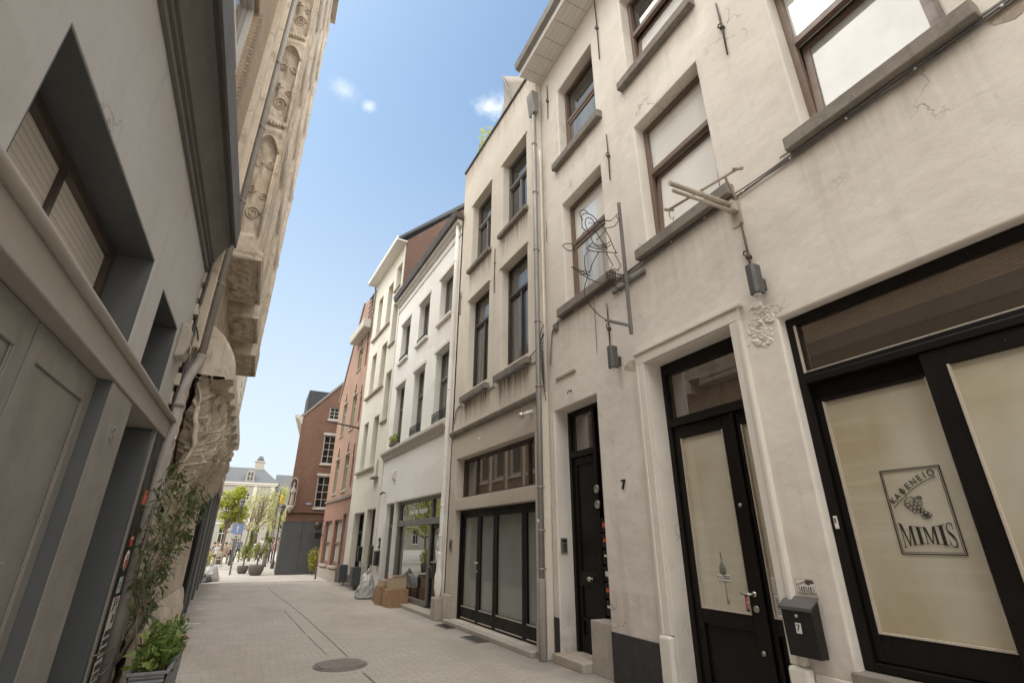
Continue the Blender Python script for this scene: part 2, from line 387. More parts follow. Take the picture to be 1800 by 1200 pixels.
M['gbrown'] = glassm('fanlight_glass', (.075, .055, .038), ior=2.9, wob=.006)
M['gblind'] = glassm('glass_over_venetian_blind', (.80, .75, .66), ior=2.4, wob=.012, slats=21)
M['slate'] = stonem('blue_slate', (.12, .127, .135), (.08, .085, .092), 4, .3, k=.5)
M['darkslate'] = stonem('dark_slate', (.075, .08, .088), (.05, .052, .056), 4, .3, k=.5)
M['tile'] = paint('glazed_roof_tile', (.10, .10, .098), .35, .4, .1, 5)
M['fabric'] = flat('grey_sail_cloth', (.33, .30, .26), .85)
M['cardboard'] = paint('cardboard', (.36, .225, .13), .85, .3, .1, 7)
M['cardlight'] = paint('pale_cardboard', (.47, .37, .26), .85, .3, .1, 7)
M['bag'] = paint('grey_translucent_plastic', (.46, .455, .44), .35, .35, .3, 9)
M['bagdark'] = paint('dark_plastic', (.05, .05, .05), .3, .3, .3, 9)
M['hoarding'] = paint('anthracite_hoarding', (.085, .09, .092), .5, .3, .05, 1.5)
M['signblue'] = flat('blue_sign_face', (.24, .33, .60), .5)
M['polegrey'] = paint('galvanised_pole', (.25, .24, .225), .5, .3, .05, 6, metallic=.4)
M['potgrey'] = paint('taupe_pot', (.14, .125, .11), .7, .3, .15, 6)
M['wicker'] = paint('grey_woven_plastic', (.20, .20, .215), .6, .3, .2, 8)
M['bark'] = stonem('bark', (.20, .165, .13), (.11, .09, .07), 9, .8)
M['leafspring'] = leafm('spring_leaves', (.44, .50, .07), (.60, .60, .15), .5)
M['leafpale'] = leafm('pale_spring_leaves', (.40, .42, .16), (.52, .50, .24), .45)
M['leafolive'] = leafm('bay_leaves', (.30, .36, .08), (.48, .48, .16), .45)
M['leafdark'] = leafm('dark_climber_leaves', (.060, .085, .030), (.165, .185, .075), .3)
M['leafbright'] = leafm('planter_leaves', (.10, .17, .03), (.25, .31, .08), .3)
M['leafyellow'] = leafm('yellow_green_leaves', (.36, .36, .04), (.46, .45, .10), .4)
M['soil'] = flat('soil', (.05, .038, .028), .95)
M['flagyellow'] = flat('yellow_flag_cloth', (.60, .48, .05), .8)
M['statue'] = stonem('statue_stone', (.46, .43, .38), (.34, .31, .27), 6, .3, k=.4)
M['skin'] = flat('skin', (.52, .33, .24), .55)
M['hair'] = flat('dark_hair', (.045, .03, .022), .7)
M['ironcast'] = paint('cast_iron_cover', (.25, .225, .195), .7, .4, .5, 14, metallic=.1)
M['asphaltline'] = flat('worn_pale_paint', (.62, .60, .56), .8)
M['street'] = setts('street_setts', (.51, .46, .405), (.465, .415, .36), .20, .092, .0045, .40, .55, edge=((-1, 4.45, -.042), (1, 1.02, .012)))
M['plaza'] = setts('plaza_paving', (.47, .44, .395), (.43, .40, .355), .6, .4, .008, .25, .25)

# ================================================================== geometry helpers
class MB:
    """collects shapes and links them as one mesh; o flips the out-of-wall axis for the other side of the street"""
    def __init__(s, o=1):
        s.v = []; s.f = []; s.o = o; s.sm = []; s.mi = []; s.cur = 0
    def add(s, verts, faces, smooth=False):
        b = len(s.v)
        s.v += [(x, y * s.o, z) for x, y, z in verts]
        for f in faces:
            s.f.append(tuple(b + i for i in f)); s.sm.append(smooth); s.mi.append(s.cur)
        return s
    def box(s, x0, x1, y0, y1, z0, z1):
        x0, x1 = min(x0, x1), max(x0, x1); y0, y1 = min(y0, y1), max(y0, y1); z0, z1 = min(z0, z1), max(z0, z1)
        v = [(x0, y0, z0), (x1, y0, z0), (x1, y1, z0), (x0, y1, z0), (x0, y0, z1), (x1, y0, z1), (x1, y1, z1), (x0, y1, z1)]
        return s.add(v, [(0, 3, 2, 1), (4, 5, 6, 7), (0, 1, 5, 4), (1, 2, 6, 5), (2, 3, 7, 6), (3, 0, 4, 7)])
    def prism_x(s, prof, x0, x1):                        # profile in (y, z), swept along x
        n = len(prof)
        v = [(x0, y, z) for y, z in prof] + [(x1, y, z) for y, z in prof]
        return s.add(v, [tuple(range(n))[::-1], tuple(range(n, 2 * n))] + [(i, (i + 1) % n, n + (i + 1) % n, n + i) for i in range(n)])
    def prism_y(s, poly, y0, y1):                        # polygon in (x, z), thickness along y
        n = len(poly)
        v = [(x, y0, z) for x, z in poly] + [(x, y1, z) for x, z in poly]
        return s.add(v, [tuple(range(n)), tuple(range(n, 2 * n))[::-1]] + [(i, n + i, n + (i + 1) % n, (i + 1) % n) for i in range(n)])
    def prism_z(s, poly, z0, z1):
        n = len(poly)
        v = [(x, y, z0) for x, y in poly] + [(x, y, z1) for x, y in poly]
        return s.add(v, [tuple(range(n))[::-1], tuple(range(n, 2 * n))] + [(i, (i + 1) % n, n + (i + 1) % n, n + i) for i in range(n)])
    def tube(s, pts, r, n=8, smooth=True, cap=True):
        pts = [Vector(p) for p in pts]; rs = r if isinstance(r, (list, tuple)) else [r] * len(pts)
        v = []; f = []; prevx = None
        for i, p in enumerate(pts):
            a = pts[max(0, i - 1)]; b = pts[min(len(pts) - 1, i + 1)]
            d = (b - a)
            d = d.normalized() if d.length > 1e-9 else Vector((0, 0, 1))
            if prevx is None:
                ref = Vector((0, 0, 1)) if abs(d.z) < .9 else Vector((1, 0, 0))
                xx = d.cross(ref).normalized()
            else:
                xx = prevx - d * prevx.dot(d)
                xx = xx.normalized() if xx.length > 1e-6 else d.orthogonal().normalized()
            prevx = xx; yy = d.cross(xx)
            for k in range(n):
                t = 2 * math.pi * k / n
                q = p + (xx * math.cos(t) + yy * math.sin(t)) * rs[i]; v.append(tuple(q))
        for i in range(len(pts) - 1):
            for k in range(n):
                f.append((i * n + k, i * n + (k + 1) % n, (i + 1) * n + (k + 1) % n, (i + 1) * n + k))
        s.add(v, f, smooth)
        if cap:
            b0 = len(s.v) - len(v)
            s.f.append(tuple(b0 + k for k in range(n))[::-1]); s.sm.append(False); s.mi.append(s.cur)
            s.f.append(tuple(b0 + (len(pts) - 1) * n + k for k in range(n))); s.sm.append(False); s.mi.append(s.cur)
        return s
    def lathe(s, prof, c=(0, 0, 0), n=16, axis='z', smooth=True, sx=1, sy=1):
        v = []; f = []
        for r, h in prof:
            for k in range(n):
                t = 2 * math.pi * k / n; a, b = r * math.cos(t) * sx, r * math.sin(t) * sy
                v.append({'z': (c[0] + a, c[1] + b, c[2] + h), 'y': (c[0] + a, c[1] + h, c[2] + b), 'x': (c[0] + h, c[1] + a, c[2] + b)}[axis])
        for i in range(len(prof) - 1):
            for k in range(n):
                f.append((i * n + k, i * n + (k + 1) % n, (i + 1) * n + (k + 1) % n, (i + 1) * n + k))
        f.append(tuple(range(n))[::-1]); f.append(tuple((len(prof) - 1) * n + k for k in range(n)))
        return s.add(v, f, smooth)
    def ell(s, c, r, n=12, m=8):
        prof = [(max(1e-4, math.sin(math.pi * i / m)), -math.cos(math.pi * i / m)) for i in range(m + 1)]
        v = []; f = []
        for a, h in prof:
            for k in range(n):
                t = 2 * math.pi * k / n
                v.append((c[0] + r[0] * a * math.cos(t), c[1] + r[1] * a * math.sin(t), c[2] + r[2] * h))
        for i in range(m):
            for k in range(n): f.append((i * n + k, i * n + (k + 1) % n, (i + 1) * n + (k + 1) % n, (i + 1) * n + k))
        return s.add(v, f, True)
    def grid(s, fn, nu, nv, smooth=True):
        v = [fn(i / nu, j / nv) for i in range(nu + 1) for j in range(nv + 1)]
        f = [(i * (nv + 1) + j, (i + 1) * (nv + 1) + j, (i + 1) * (nv + 1) + j + 1, i * (nv + 1) + j + 1) for i in range(nu) for j in range(nv)]
        return s.add(v, f, smooth)
    def wall(s, x0, x1, z0, z1, holes, y=0, rev=.22, revs=None):
        """wall sheet with openings and their reveals, one welded grid"""
        xs = sorted({x0, x1, *[min(max(h[k], x0), x1) for h in holes for k in (0, 1)]})
        zs = sorted({z0, z1, *[min(max(h[k], z0), z1) for h in holes for k in (2, 3)]})
        idx = {}; V = []; F = []
        def vi(p):
            k = (round(p[0], 4), round(p[1], 4), round(p[2], 4))
            if k not in idx: idx[k] = len(V); V.append(p)
            return idx[k]
        for i in range(len(xs) - 1):
            for j in range(len(zs) - 1):
                cx, cz = (xs[i] + xs[i + 1]) / 2, (zs[j] + zs[j + 1]) / 2
                if any(h[0] < cx < h[1] and h[2] < cz < h[3] for h in holes): continue
                F.append(tuple(vi(p) for p in ((xs[i], y, zs[j]), (xs[i], y, zs[j + 1]), (xs[i + 1], y, zs[j + 1]), (xs[i + 1], y, zs[j]))))
        for k, h in enumerate(holes):
            d = y - (h[4] if len(h) > 4 else rev)
            hx = [x for x in xs if h[0] - 1e-6 <= x <= h[1] + 1e-6]; hz = [z for z in zs if h[2] - 1e-6 <= z <= h[3] + 1e-6]
            for j in range(len(hz) - 1):
                for xx in (h[0], h[1]):
                    F.append(tuple(vi(p) for p in ((xx, y, hz[j]), (xx, y, hz[j + 1]), (xx, d, hz[j + 1]), (xx, d, hz[j]))))
            for i in range(len(hx) - 1):
                for zz in (h[2], h[3]):
                    if zz <= z0 + 1e-6: continue
                    F.append(tuple(vi(p) for p in ((hx[i], y, zz), (hx[i + 1], y, zz), (hx[i + 1], d, zz), (hx[i], d, zz))))
        return s.add(V, F)
    def build(s, name, mat, parent=None, bevel=0, seg=2, mats=None, loc=None, rot=None):
        me = bpy.data.meshes.new(name)
        me.from_pydata(s.v, [], s.f)
        me.update()
        uvl = me.uv_layers.new(name='UVMap')
        vs = me.vertices
        for p in me.polygons:
            nx, ny, nz = abs(p.normal.x), abs(p.normal.y), abs(p.normal.z)
            for li in p.loop_indices:
                c = vs[me.loops[li].vertex_index].co
                uvl.data[li].uv = (c.x, c.y) if nz >= nx and nz >= ny else ((c.x, c.z) if ny >= nx else (c.y, c.z))
        me.polygons.foreach_set('use_smooth', s.sm)
        if mats:
            for m in mats: me.materials.append(m)
            me.polygons.foreach_set('material_index', s.mi)
        else: me.materials.append(mat)
        bm = bmesh.new(); bm.from_mesh(me); bmesh.ops.recalc_face_normals(bm, faces=bm.faces); bm.to_mesh(me); bm.free()
        ob = bpy.data.objects.new(name, me); COL.objects.link(ob)
        if parent is not None: ob.parent = parent
        if loc: ob.location = loc
        if rot: ob.rotation_euler = rot
        if bevel:
            b = ob.modifiers.new('bevel', 'BEVEL'); b.width = bevel; b.segments = seg; b.limit_method = 'ANGLE'; b.angle_limit = R_(35)
        return ob

def tag(o, label=None, cat=None, group=None, kind=None):
    if label: o['label'] = label
    if cat: o['category'] = cat
    if group: o['group'] = group
    if kind: o['kind'] = kind
    return o
def root(name, label, cat, loc, head=0.0, group=None):
    """Empty whose local x runs along the street (heading in degrees from +Y), z up"""
    e = bpy.data.objects.new(name, None); e.empty_display_size = .2; COL.objects.link(e)
    e.location = loc; e.rotation_euler = (0, 0, R_(90 - head)); return tag(e, label, cat, group)
def rootz(name, label, cat, loc, rz=0.0, group=None):
    e = bpy.data.objects.new(name, None); e.empty_display_size = .2; COL.objects.link(e)
    e.location = loc; e.rotation_euler = (0, 0, rz); return tag(e, label, cat, group)
def on(o, x, y):                                          # world place of a root's local point
    return o.matrix_basis @ Vector((x, y, 0))

_FONT = {}
def text_mesh(body, size, ext=.002, shear=0, space=1, bold=0):
    cu = bpy.data.curves.new('lettering', 'FONT'); cu.body = body; cu.size = size; cu.extrude = ext
    cu.align_x = 'CENTER'; cu.align_y = 'CENTER'; cu.shear = shear; cu.space_character = space; cu.offset = bold
    ob = bpy.data.objects.new('lettering', cu); COL.objects.link(ob)
    dg = bpy.context.evaluated_depsgraph_get(); dg.update()
    me = bpy.data.meshes.new_from_object(ob.evaluated_get(dg))
    bpy.data.objects.remove(ob); bpy.data.curves.remove(cu)
    return me
# lettering on the right-hand facades reads towards -local x; on the left-hand ones towards +local x (out = -y)
ROT_R = Matrix(((-1, 0, 0, 0), (0, 0, 1, 0), (0, 1, 0, 0), (0, 0, 0, 1)))
ROT_L = Matrix(((1, 0, 0, 0), (0, 0, -1, 0), (0, 1, 0, 0), (0, 0, 0, 1)))
def add_text(name, body, size, mat, parent, x, y, z, M4=None, tilt=0, **k):
    me = text_mesh(body, size, **k); me.materials.clear(); me.materials.append(mat); me.name = name
    ob = bpy.data.objects.new(name, me); COL.objects.link(ob); ob.parent = parent
    ob.matrix_local = Matrix.Translation((x, y, z)) @ (M4 or ROT_R) @ Matrix.Rotation(tilt, 4, 'Z')
    return ob

def window(P, o, x0, x1, z0, z1, d=.2, fm='brownframe', pm='gdark', fw=.06, tr=None, mull=(), lower_mull=(), grid=None, name='window', sillm=None, sill=(.07, .12, .1), trw=.06, deep=.06, pane_z=None):
    """frame (a part) with its glass and its sill as sub-parts"""
    f = MB(o); a, b = -d, -d + deep
    f.box(x0, x0 + fw, a, b, z0, z1).box(x1 - fw, x1, a, b, z0, z1)
    f.box(x0 + fw, x1 - fw, a, b, z0, z0 + fw).box(x0 + fw, x1 - fw, a, b, z1 - fw, z1)
    top = z1 - fw
    if tr:
        f.box(x0 + fw, x1 - fw, a, b + .012, tr, tr + trw)
        # lower sash sits a little behind the transom
        f.box(x0 + fw, x0 + fw + .035, a, b - .014, z0 + fw, tr).box(x1 - fw - .035, x1 - fw, a, b - .014, z0 + fw, tr)
        f.box(x0 + fw + .035, x1 - fw - .035, a, b - .014, tr - .04, tr).box(x0 + fw + .035, x1 - fw - .035, a, b - .014, z0 + fw, z0 + fw + .05)
    for m in mull: f.box(m - .022, m + .022, a, b - .02, z0 + fw, z1 - fw) if not tr else f.box(m - .022, m + .022, a, b - .02, tr + trw, z1 - fw)
    for m in lower_mull: f.box(m - .03, m + .03, a, b - .005, z0 + fw, tr or z1 - fw)
    if grid:
        nx, nz = grid
        for i in range(1, nx):
            m = x0 + fw + (x1 - x0 - 2 * fw) * i / nx; f.box(m - .014, m + .014, a, b - .03, z0 + fw, z1 - fw)
        for j in range(1, nz):
            q = z0 + fw + (z1 - z0 - 2 * fw) * j / nz; f.box(x0 + fw, x1 - fw, a, b - .028, q - .014, q + .014)
    W = f.build(name, M[fm], P)
    pz = pane_z or (z0 + fw * .5, z1 - fw * .5)
    MB(o).box(x0 + fw * .5, x1 - fw * .5, a - .012, a + .004, pz[0], pz[1]).build('pane', M[pm], W)
    if sillm:
        h, pr, ov = sill
        MB(o).box(x0 - ov, x1 + ov, -d + deep, pr, z0 - h, z0 - .002).build('sill', M[sillm], W, bevel=.012)
    return W

exec_parts = []

# ================================================================== the setting
def structure(o): o['kind'] = 'structure'; return o
structure(MB().box(-250, 250, -60, 420, -1.0, 0).build('ground', M['plaza']))
FR = [(4.4, -9), (4.4, 7.2), (4.2, 7.3), (4.1, 11.3), (3.85, 17.6), (3.5, 22.2), (3.35, 23.75)]
st_poly = [(-1.9, -9)] + [(x + .25, y) for x, y in FR] + [(-1.75, 23.95), (-1.9, 12)]
structure(MB().prism_z(st_poly, .001, .004).build('street_paving', M['street']))
structure(MB().prism_z([(-1.75, 23.97), (3.6, 23.77), (3.6, 23.95), (-1.75, 24.15)], .001, .012).build('pavement_edge', M['limestone']))
# open joint of the gutter that runs along the street
gl = [(.80, 21.2), (.97, 18.3), (1.19, 15.6), (1.33, 13.4), (1.44, 11.2), (1.52, 9.5), (1.56, 8.62)]
g = MB()
for i in range(len(gl) - 1):
    (xa, ya), (xb, yb) = gl[i], gl[i + 1]
    wv = .009
    g.prism_z([(xa - wv, ya), (xa + wv, ya), (xb + wv, yb + .0), (xb - wv, yb)], .0045, .0075)
g.prism_z([(1.57, 7.55), (1.60, 7.55), (1.72, 5.6), (1.69, 5.6)], .0045, .0075)
g.prism_z([(.98, 14.4), (1.0, 14.4), (1.18, 10.9), (1.16, 10.9)], .0045, .0065)
g.prism_z([(1.18, 10.6), (1.195, 10.6), (1.30, 8.9), (1.285, 8.9)], .0045, .0065)
structure(g.build('gutter_joint', M['sill']))
g = MB()
for (x, y, wx, wy) in ((-1.05, 21.3, .55, .09), (-1.0, 18.6, .5, .1), (-1.0, 15.6, .18, .10), (-.86, 15.65, .1, .12), (-.95, 13.0, .12, .16), (-.80, 13.02, .14, .15)):
    g.box(x, x + wx, y, y + wy, .0045, .0075)
structure(g.build('painted_marking', M['asphaltline']))

def cover(name, label, cat, x, y, rx, ry, rz=0):
    r = rootz(name, label, cat, (x, y, .004), rz)
    m = MB(); m.lathe([(rx, 0), (rx, .010), (rx * .95, .0105)], n=40, sy=ry / rx); m.build('frame', M['ironcast'], r)
    m = MB(); m.lathe([(rx * .93, 0.011), (rx * .93, .016), (rx * .88, .018)], n=40, sy=ry / rx * .98)
    k = -.8
    while k < .81:
        hx = math.sqrt(max(.02, 1 - k * k)) * rx * .82
        m.box(k * rx * .95 - .018, k * rx * .95 + .018, -hx * ry / rx, hx * ry / rx, .018, .028); k += .115
    m.build('lid', M['ironcast'], r)
cover('manhole_cover', 'round ribbed cast iron manhole cover in the middle of the paving', 'manhole cover', 1.38, 8.08, .36, .36, R_(5))
def cellar(name, label, x, y, wx, wy, rz):
    r = rootz(name, label, 'cellar hatch', (x, y, .004), rz, 'cellar hatches along the garage front')
    MB().box(-wx, wx, -wy, wy, 0, .008).build('frame', M['ironcast'], r)
    m = MB(); n_ = 9
    for i in range(n_):
        t = -wy + .04 + (2 * wy - .08) * i / (n_ - 1); m.box(-wx + .03, wx - .03, t - .012, t + .012, .0085, .013)
    m.build('grating', M['blackmetal'], r)
cellar('cellar_hatch', 'dark cellar hatch beside the foot of the white drainpipe', 3.78, 10.55, .15, .30, R_(2))
cellar('cellar_hatch', 'dark cellar hatch in front of the garage doors', 3.80, 9.05, .17, .34, R_(2))

# ================================================================== right side, near: the cream house with the cafe (A)
A = root('cream_cafe_house', 'cream rendered house with cafe front and deep windows, nearest on the right', 'house', (4.25, 0, 0), 0)
holesA = [(x0, x1, z0, z1, .24) for (z0, z1) in ((5.40, 7.58), (8.66, 10.58)) for (x0, x1) in ((5.22, 6.45), (3.06, 4.33), (.80, 2.02), (-1.5, -.28))]
holesA += [(5.75, 6.98, 0, 3.64, .36), (3.24, 4.62, 0, 3.76, .34), (-1.35, 2.72, .68, 3.62, .22)]
mw = MB(); mw.wall(-5, 7.13, 0, 11.6, holesA)
wA = mw.build('wall', M['plA'], A, bevel=.03, seg=3)
MB().box(-5, 7.13, -8, -.6, 0, 11.55).build('rear_wall', M['plA'], A)
m = MB(); m.prism_x([(-.55, 11.62), (.50, 11.86), (.50, 11.94), (-4.2, 16.0), (-8, 12.0), (-8, 11.62)], -5, 7.16); m.build('roof', M['darkslate'], A)
m = MB()
y = -.02
for i in range(5):
    m.box(-5, 7.12, .005 + i * .104, .005 + i * .104 + .099, 11.50, 11.53)
x = -4.2
m.box(-5, 7.14, .527, .56, 11.47, 11.80); m.box(7.12, 7.15, .0, .527, 11.49, 11.76)
so_ = m.build('soffit', M['pvc'], A)
MB().prism_x([(.562, 11.62), (.66, 11.66), (.69, 11.80), (.562, 11.80)], -5, 7.15).build('gutter', M['zinc'], A)
m = MB()
for i in range(18):                                       # joints between the soffit boards
    xx = 6.9 - i * .42
    m.box(xx, xx + .006, .01, .525, 11.496, 11.5005)
m.build('soffit_joint', M['greyframe'], so_)

def tilt_window(P, x0, x1, z0, z1, tr, pm_up, pm_low, ang, side=0):
    W = window(P, 1, x0, x1, z0, z1, .24, 'brownframe', pm_up, .07, None, sillm='sill', sill=(.16, .11, .17), pane_z=(tr, z1))
    MB().box(x0 + .01, x1 - .01, -.60, -.58, z0, tr).build('dark_room', M['brownframe'], W)
    f = MB(); f.box(x0 + .07, x1 - .07, -.24, -.165, tr, tr + .08); f.build('transom', M['brownframe'], W)
    h = tr - z0 - .075; wd = x1 - x0 - .15
    s_ = MB(); s_.box(-wd / 2, -wd / 2 + .07, -.03, .02, 0, h).box(wd / 2 - .07, wd / 2, -.03, .02, 0, h)
    s_.box(-wd / 2 + .07, wd / 2 - .07, -.03, .02, 0, .07).box(-wd / 2 + .07, wd / 2 - .07, -.03, .02, h - .07, h)
    s_.cur = 1; s_.box(-wd / 2 + .06, wd / 2 - .06, -.012, 0, .06, h - .06)
    s_.build('sash', None, W, mats=[M['brownframe'], M[pm_low]], loc=((x0 + x1) / 2, -.20, z0 + .072), rot=(R_(ang), 0, 0))
    return W
tilt_window(A, 5.22, 6.45, 5.40, 7.58, 6.66, 'gwhite', 'gcurtain', 0)
tilt_window(A, 3.06, 4.33, 5.40, 7.58, 6.66, 'gwhite', 'gwhite', 4)
tilt_window(A, .80, 2.02, 5.40, 7.58, 6.66, 'gwhite', 'gsky', 5)
tilt_window(A, -1.5, -.28, 5.40, 7.58, 6.66, 'gdarkc', 'gdarkc', 0)
for (x0, x1, pm) in ((5.22, 6.45, 'gdarkc'), (3.06, 4.33, 'gwhite'), (.80, 2.02, 'gdarkc'), (-1.5, -.28, 'gdarkc')):
    tilt_window(A, x0, x1, 8.66, 10.58, 9.66, 'gdark', pm, 6 if x0 == 3.06 else 0)
# surround of the cafe door, skirtings, plinths
m = MB(); m.box(3.10, 3.238, -.002, .05, .66, 3.762).box(4.622, 4.76, -.002, .05, .66, 3.762).box(3.10, 4.76, -.002, .05, 3.764, 3.90)
m.box(3.06, 4.80, -.002, .075, 3.902, 3.945)
m.box(3.10, 3.14, .051, .066, .66, 3.76).box(4.72, 4.76, .051, .066, .66, 3.76)
m.build('door_surround', M['trimwhite'], A, bevel=.012)
for a_, b_ in ((3.06, 3.25), (4.61, 4.80)): MB().box(a_, b_, -.002, .085, 0, .655).build('surround_plinth', M['trimwhite'], A, bevel=.03)
MB().box(4.802, 5.735, .0, .016, 0, .55).build('skirting', M['blackbase'], A, bevel=.004); MB().box(6.99, 7.12, .0, .016, 0, .55).build('skirting', M['blackbase'], A, bevel=.004)
m = MB(); m.box(2.72, 3.058, .0, .02, 0, .62); m.build('pier_base', M['trimwhite'], A, bevel=.01)
# crusty flaking patch above the pier
m = MB()
def flake(u, v):
    a = 2.735 + .34 * u; b = 3.36 + .54 * v
    e = max(0, 1 - (((u - .5) / .5) ** 2 + ((v - .5) / .5) ** 2)) ** .5
    c = mnoise.cell(Vector((a * 16 + .8 * mnoise.noise(Vector((a * 9, b * 9, 0))), 3, b * 16 + .8 * mnoise.noise(Vector((a * 9, b * 9, 5))))))
    h = .004 + .016 * c * c + .007 * mnoise.noise(Vector((a * 40, 1, b * 40)))
    return (a, -.004 + e * max(.0, h) * 1.5, b)
m.grid(flake, 60, 90)
m.build('flaking_plaster', M['trimwhite'], A)
m = MB()
pts = [(-.9 + .1 * i, 5.02 + .10 * math.sin(i * 2.1) + .06 * math.sin(i * 5.3)) for i in range(12)]
m.prism_y([(.18, 5.19), (.45, 5.20), (.62, 5.19), (.60, 5.12), (.50, 5.06), (.42, 5.08), (.36, 4.98), (.27, 4.97), (.24, 5.08), (.19, 5.10)], .001, .004); m.build('bare_plaster_patch', M['carved'], A)
m = MB(); m.prism_y([(4.83, 3.72), (5.06, 3.80), (5.05, 3.86), (4.93, 3.90), (4.82, 3.88)], .001, .004)
m.build('bare_plaster_patch', M['carved'], A)
# iron wall anchors
for (ax, z0, z1) in ((2.58, 7.15, 8.10), (4.96, 7.05, 8.02), (4.95, 9.83, 11.46), (2.87, 3.95, 4.86), (6.82, 10.15, 11.15), (5.30, 4.10, 4.95), (5.62, 4.25, 5.15), (7.02, 7.1, 7.6)):
    m = MB(); zc = (z0 + z1) / 2; r_ = .013 if ax not in (5.62, 7.02) else .006
    m.tube([(ax + .01, .022, z0), (ax - .004, .024, zc), (ax + .008, .02, z1)], [r_ * .7, r_, r_ * .7], 6)
    if r_ > .01:
        m.lathe([(.03, -.02), (.03, .012), (.018, .03)], (ax, .02, zc), 8, 'y')
        m.tube([(ax + .02, .03, zc + .02), (ax + .045, .034, zc + .05), (ax + .03, .034, zc + .085), (ax, .034, zc + .07)], .009, 6)
    m.build('wall_anchor', M['iron'], A)
# house number in metal
add_text('house_number', '7', .17, M['ink'], A, 5.27, .012, 2.28, ext=.01, bold=.002)

# ---- black door with the letterboxes
d = MB(); Y0 = -.36
d.box(6.91, 6.98, Y0, Y0 + .09, .12, 3.64).box(5.75, 5.80, Y0, Y0 + .09, .62, 3.64).box(6.20, 6.27, Y0, Y0 + .10, .12, 3.58)
d.box(5.80, 6.20, Y0, Y0 + .09, 3.58, 3.64).box(6.20, 6.91, Y0, Y0 + .09, 3.58, 3.64)
d.box(6.27, 6.91, Y0, Y0 + .10, 2.86, 2.96).box(5.80, 6.20, Y0, Y0 + .075, 2.86, 2.93)
DF = d.build('door_frame', M['black'], A, bevel=.006)
MB().box(6.27, 6.91, Y0 + .01, Y0 + .025, 2.96, 3.58).build('fanlight', M['gbrown'], DF)
MB().box(5.80, 6.20, Y0 + .01, Y0 + .045, .62, 3.58).build('side_panel', M['black'], DF)
d = MB(); y1 = Y0 + .055
d.box(6.272, 6.908, Y0, Y0 + .03, .13, 2.855)
d.box(6.272, 6.36, Y0 + .03, y1, .13, 2.855).box(6.82, 6.908, Y0 + .03, y1, .13, 2.855)
for (a, b) in ((.13, .34), (.52, .56), (.98, 1.18), (2.74, 2.855)): d.box(6.36, 6.82, Y0 + .03, y1, a, b)
DR = d.build('door', M['black'], A, bevel=.006)
m = MB(); m.lathe([(.028, 0), (.012, .01), (.012, .03), (.034, .04), (.034, .055), (.02, .066)], (6.55, y1, 1.08), 14, 'y')
m.lathe([(.03, 0), (.024, .015)], (6.64, y1, 1.08), 14, 'y'); m.build('door_knob', M['chrome'], DR)
for zz in (2.32, 2.10): MB().lathe([(.062, 0), (.062, .012), (.05, .022), (.045, .018)], (6.235, Y0 + .10, zz), 22, 'y').build('bell_disc', M['brass'], DF)
for i in range(6):
    z0 = .66 + i * .212
    b = MB(); b.box(5.82, 6.185, Y0 + .046, Y0 + .10, z0, z0 + .185); b.box(5.83, 6.18, Y0 + .10, Y0 + .112, z0 + .15, z0 + .165)
    b.lathe([(.012, 0), (.012, .008)], (6.13, Y0 + .10, z0 + .06), 10, 'y')
    L = b.build('letterbox', M['blackmetal'], A, bevel=.004)
    m = MB(); m.box(6.06 - .03 * (i % 2), 6.15, Y0 + .101, Y0 + .104, z0 + .095 - .02 * (i % 3), z0 + .125)
    m.build('name_card', M['orangeink'] if i in (1, 4, 5) else M['paper'], L)
MB().box(5.76, 6.245, -.355, -.03, 0, .617).build('letterbox_base', M['limestone'], A, bevel=.012)
MB().box(6.25, 7.02, -.36, .12, .0, .115).build('doorstep', M['limestone'], A, bevel=.012)

# ---- cafe door
d = MB(); Y0 = -.34
d.box(4.555, 4.62, Y0, Y0 + .1, .02, 3.76).box(3.24, 3.30, Y0, Y0 + .1, .02, 3.76).box(3.30, 4.555, Y0, Y0 + .1, 3.62, 3.76)
d.box(3.30, 4.555, Y0, Y0 + .12, 2.92, 2.965).box(3.30, 4.555, Y0, Y0 + .10, 2.965, 3.03).box(3.62, 3.665, Y0, Y0 + .10, .02, 2.92)
CF = d.build('cafe_door_frame', M['black'], A, bevel=.006)
MB().box(3.30, 4.555, Y0 + .02, Y0 + .035, 3.03, 3.62).build('fanlight', M['gbrown'], CF)
def glazed_leaf(name, x0, x1, g0, g1, z0, z1, gz0, gz1, gm, P, y0, th=.05):
    q = MB()
    q.box(x0, g0, y0, y0 + th, z0, z1).box(g1, x1, y0, y0 + th, z0, z1).box(g0, g1, y0, y0 + th, gz1, z1)
    if gz0 - z0 < .4: q.box(g0, g1, y0, y0 + th, z0, gz0)
    else:
        q.box(g0, g1, y0, y0 + th, z0, z0 + .22)
        q.box(g0, g1, y0, y0 + th, gz0 - .14, gz0); q.box(g0, g1, y0, y0 + .018, z0 + .22, gz0 - .14)
    L = q.build(name, M['black'], P, bevel=.006)
    t = .012
    e = MB(); e.box(g0, g0 + t, y0 + .02, y0 + th + .006, gz0, gz1).box(g1 - t, g1, y0 + .02, y0 + th + .006, gz0, gz1).box(g0 + t, g1 - t, y0 + .02, y0 + th + .006, gz0, gz0 + t)
    e.build('glazing_bead', M['palewood'], L)
    MB().box(g0, g1, y0 + .008, y0 + .02, gz0, gz1).build('pane', M[gm], L)
    return L
CD = glazed_leaf('cafe_door', 3.67, 4.55, 3.81, 4.45, .03, 2.915, .93, 2.77, 'gcream', A, Y0 + .02)
yd = Y0 + .071
m = MB(); m.tube([(3.74, yd, 1.12), (3.74, yd + .05, 1.12), (3.86, yd + .05, 1.12)], .011, 10); m.lathe([(.025, 0), (.025, .008)], (3.74, yd, 1.12), 14, 'y')
m.build('door_handle', M['chrome'], CD)
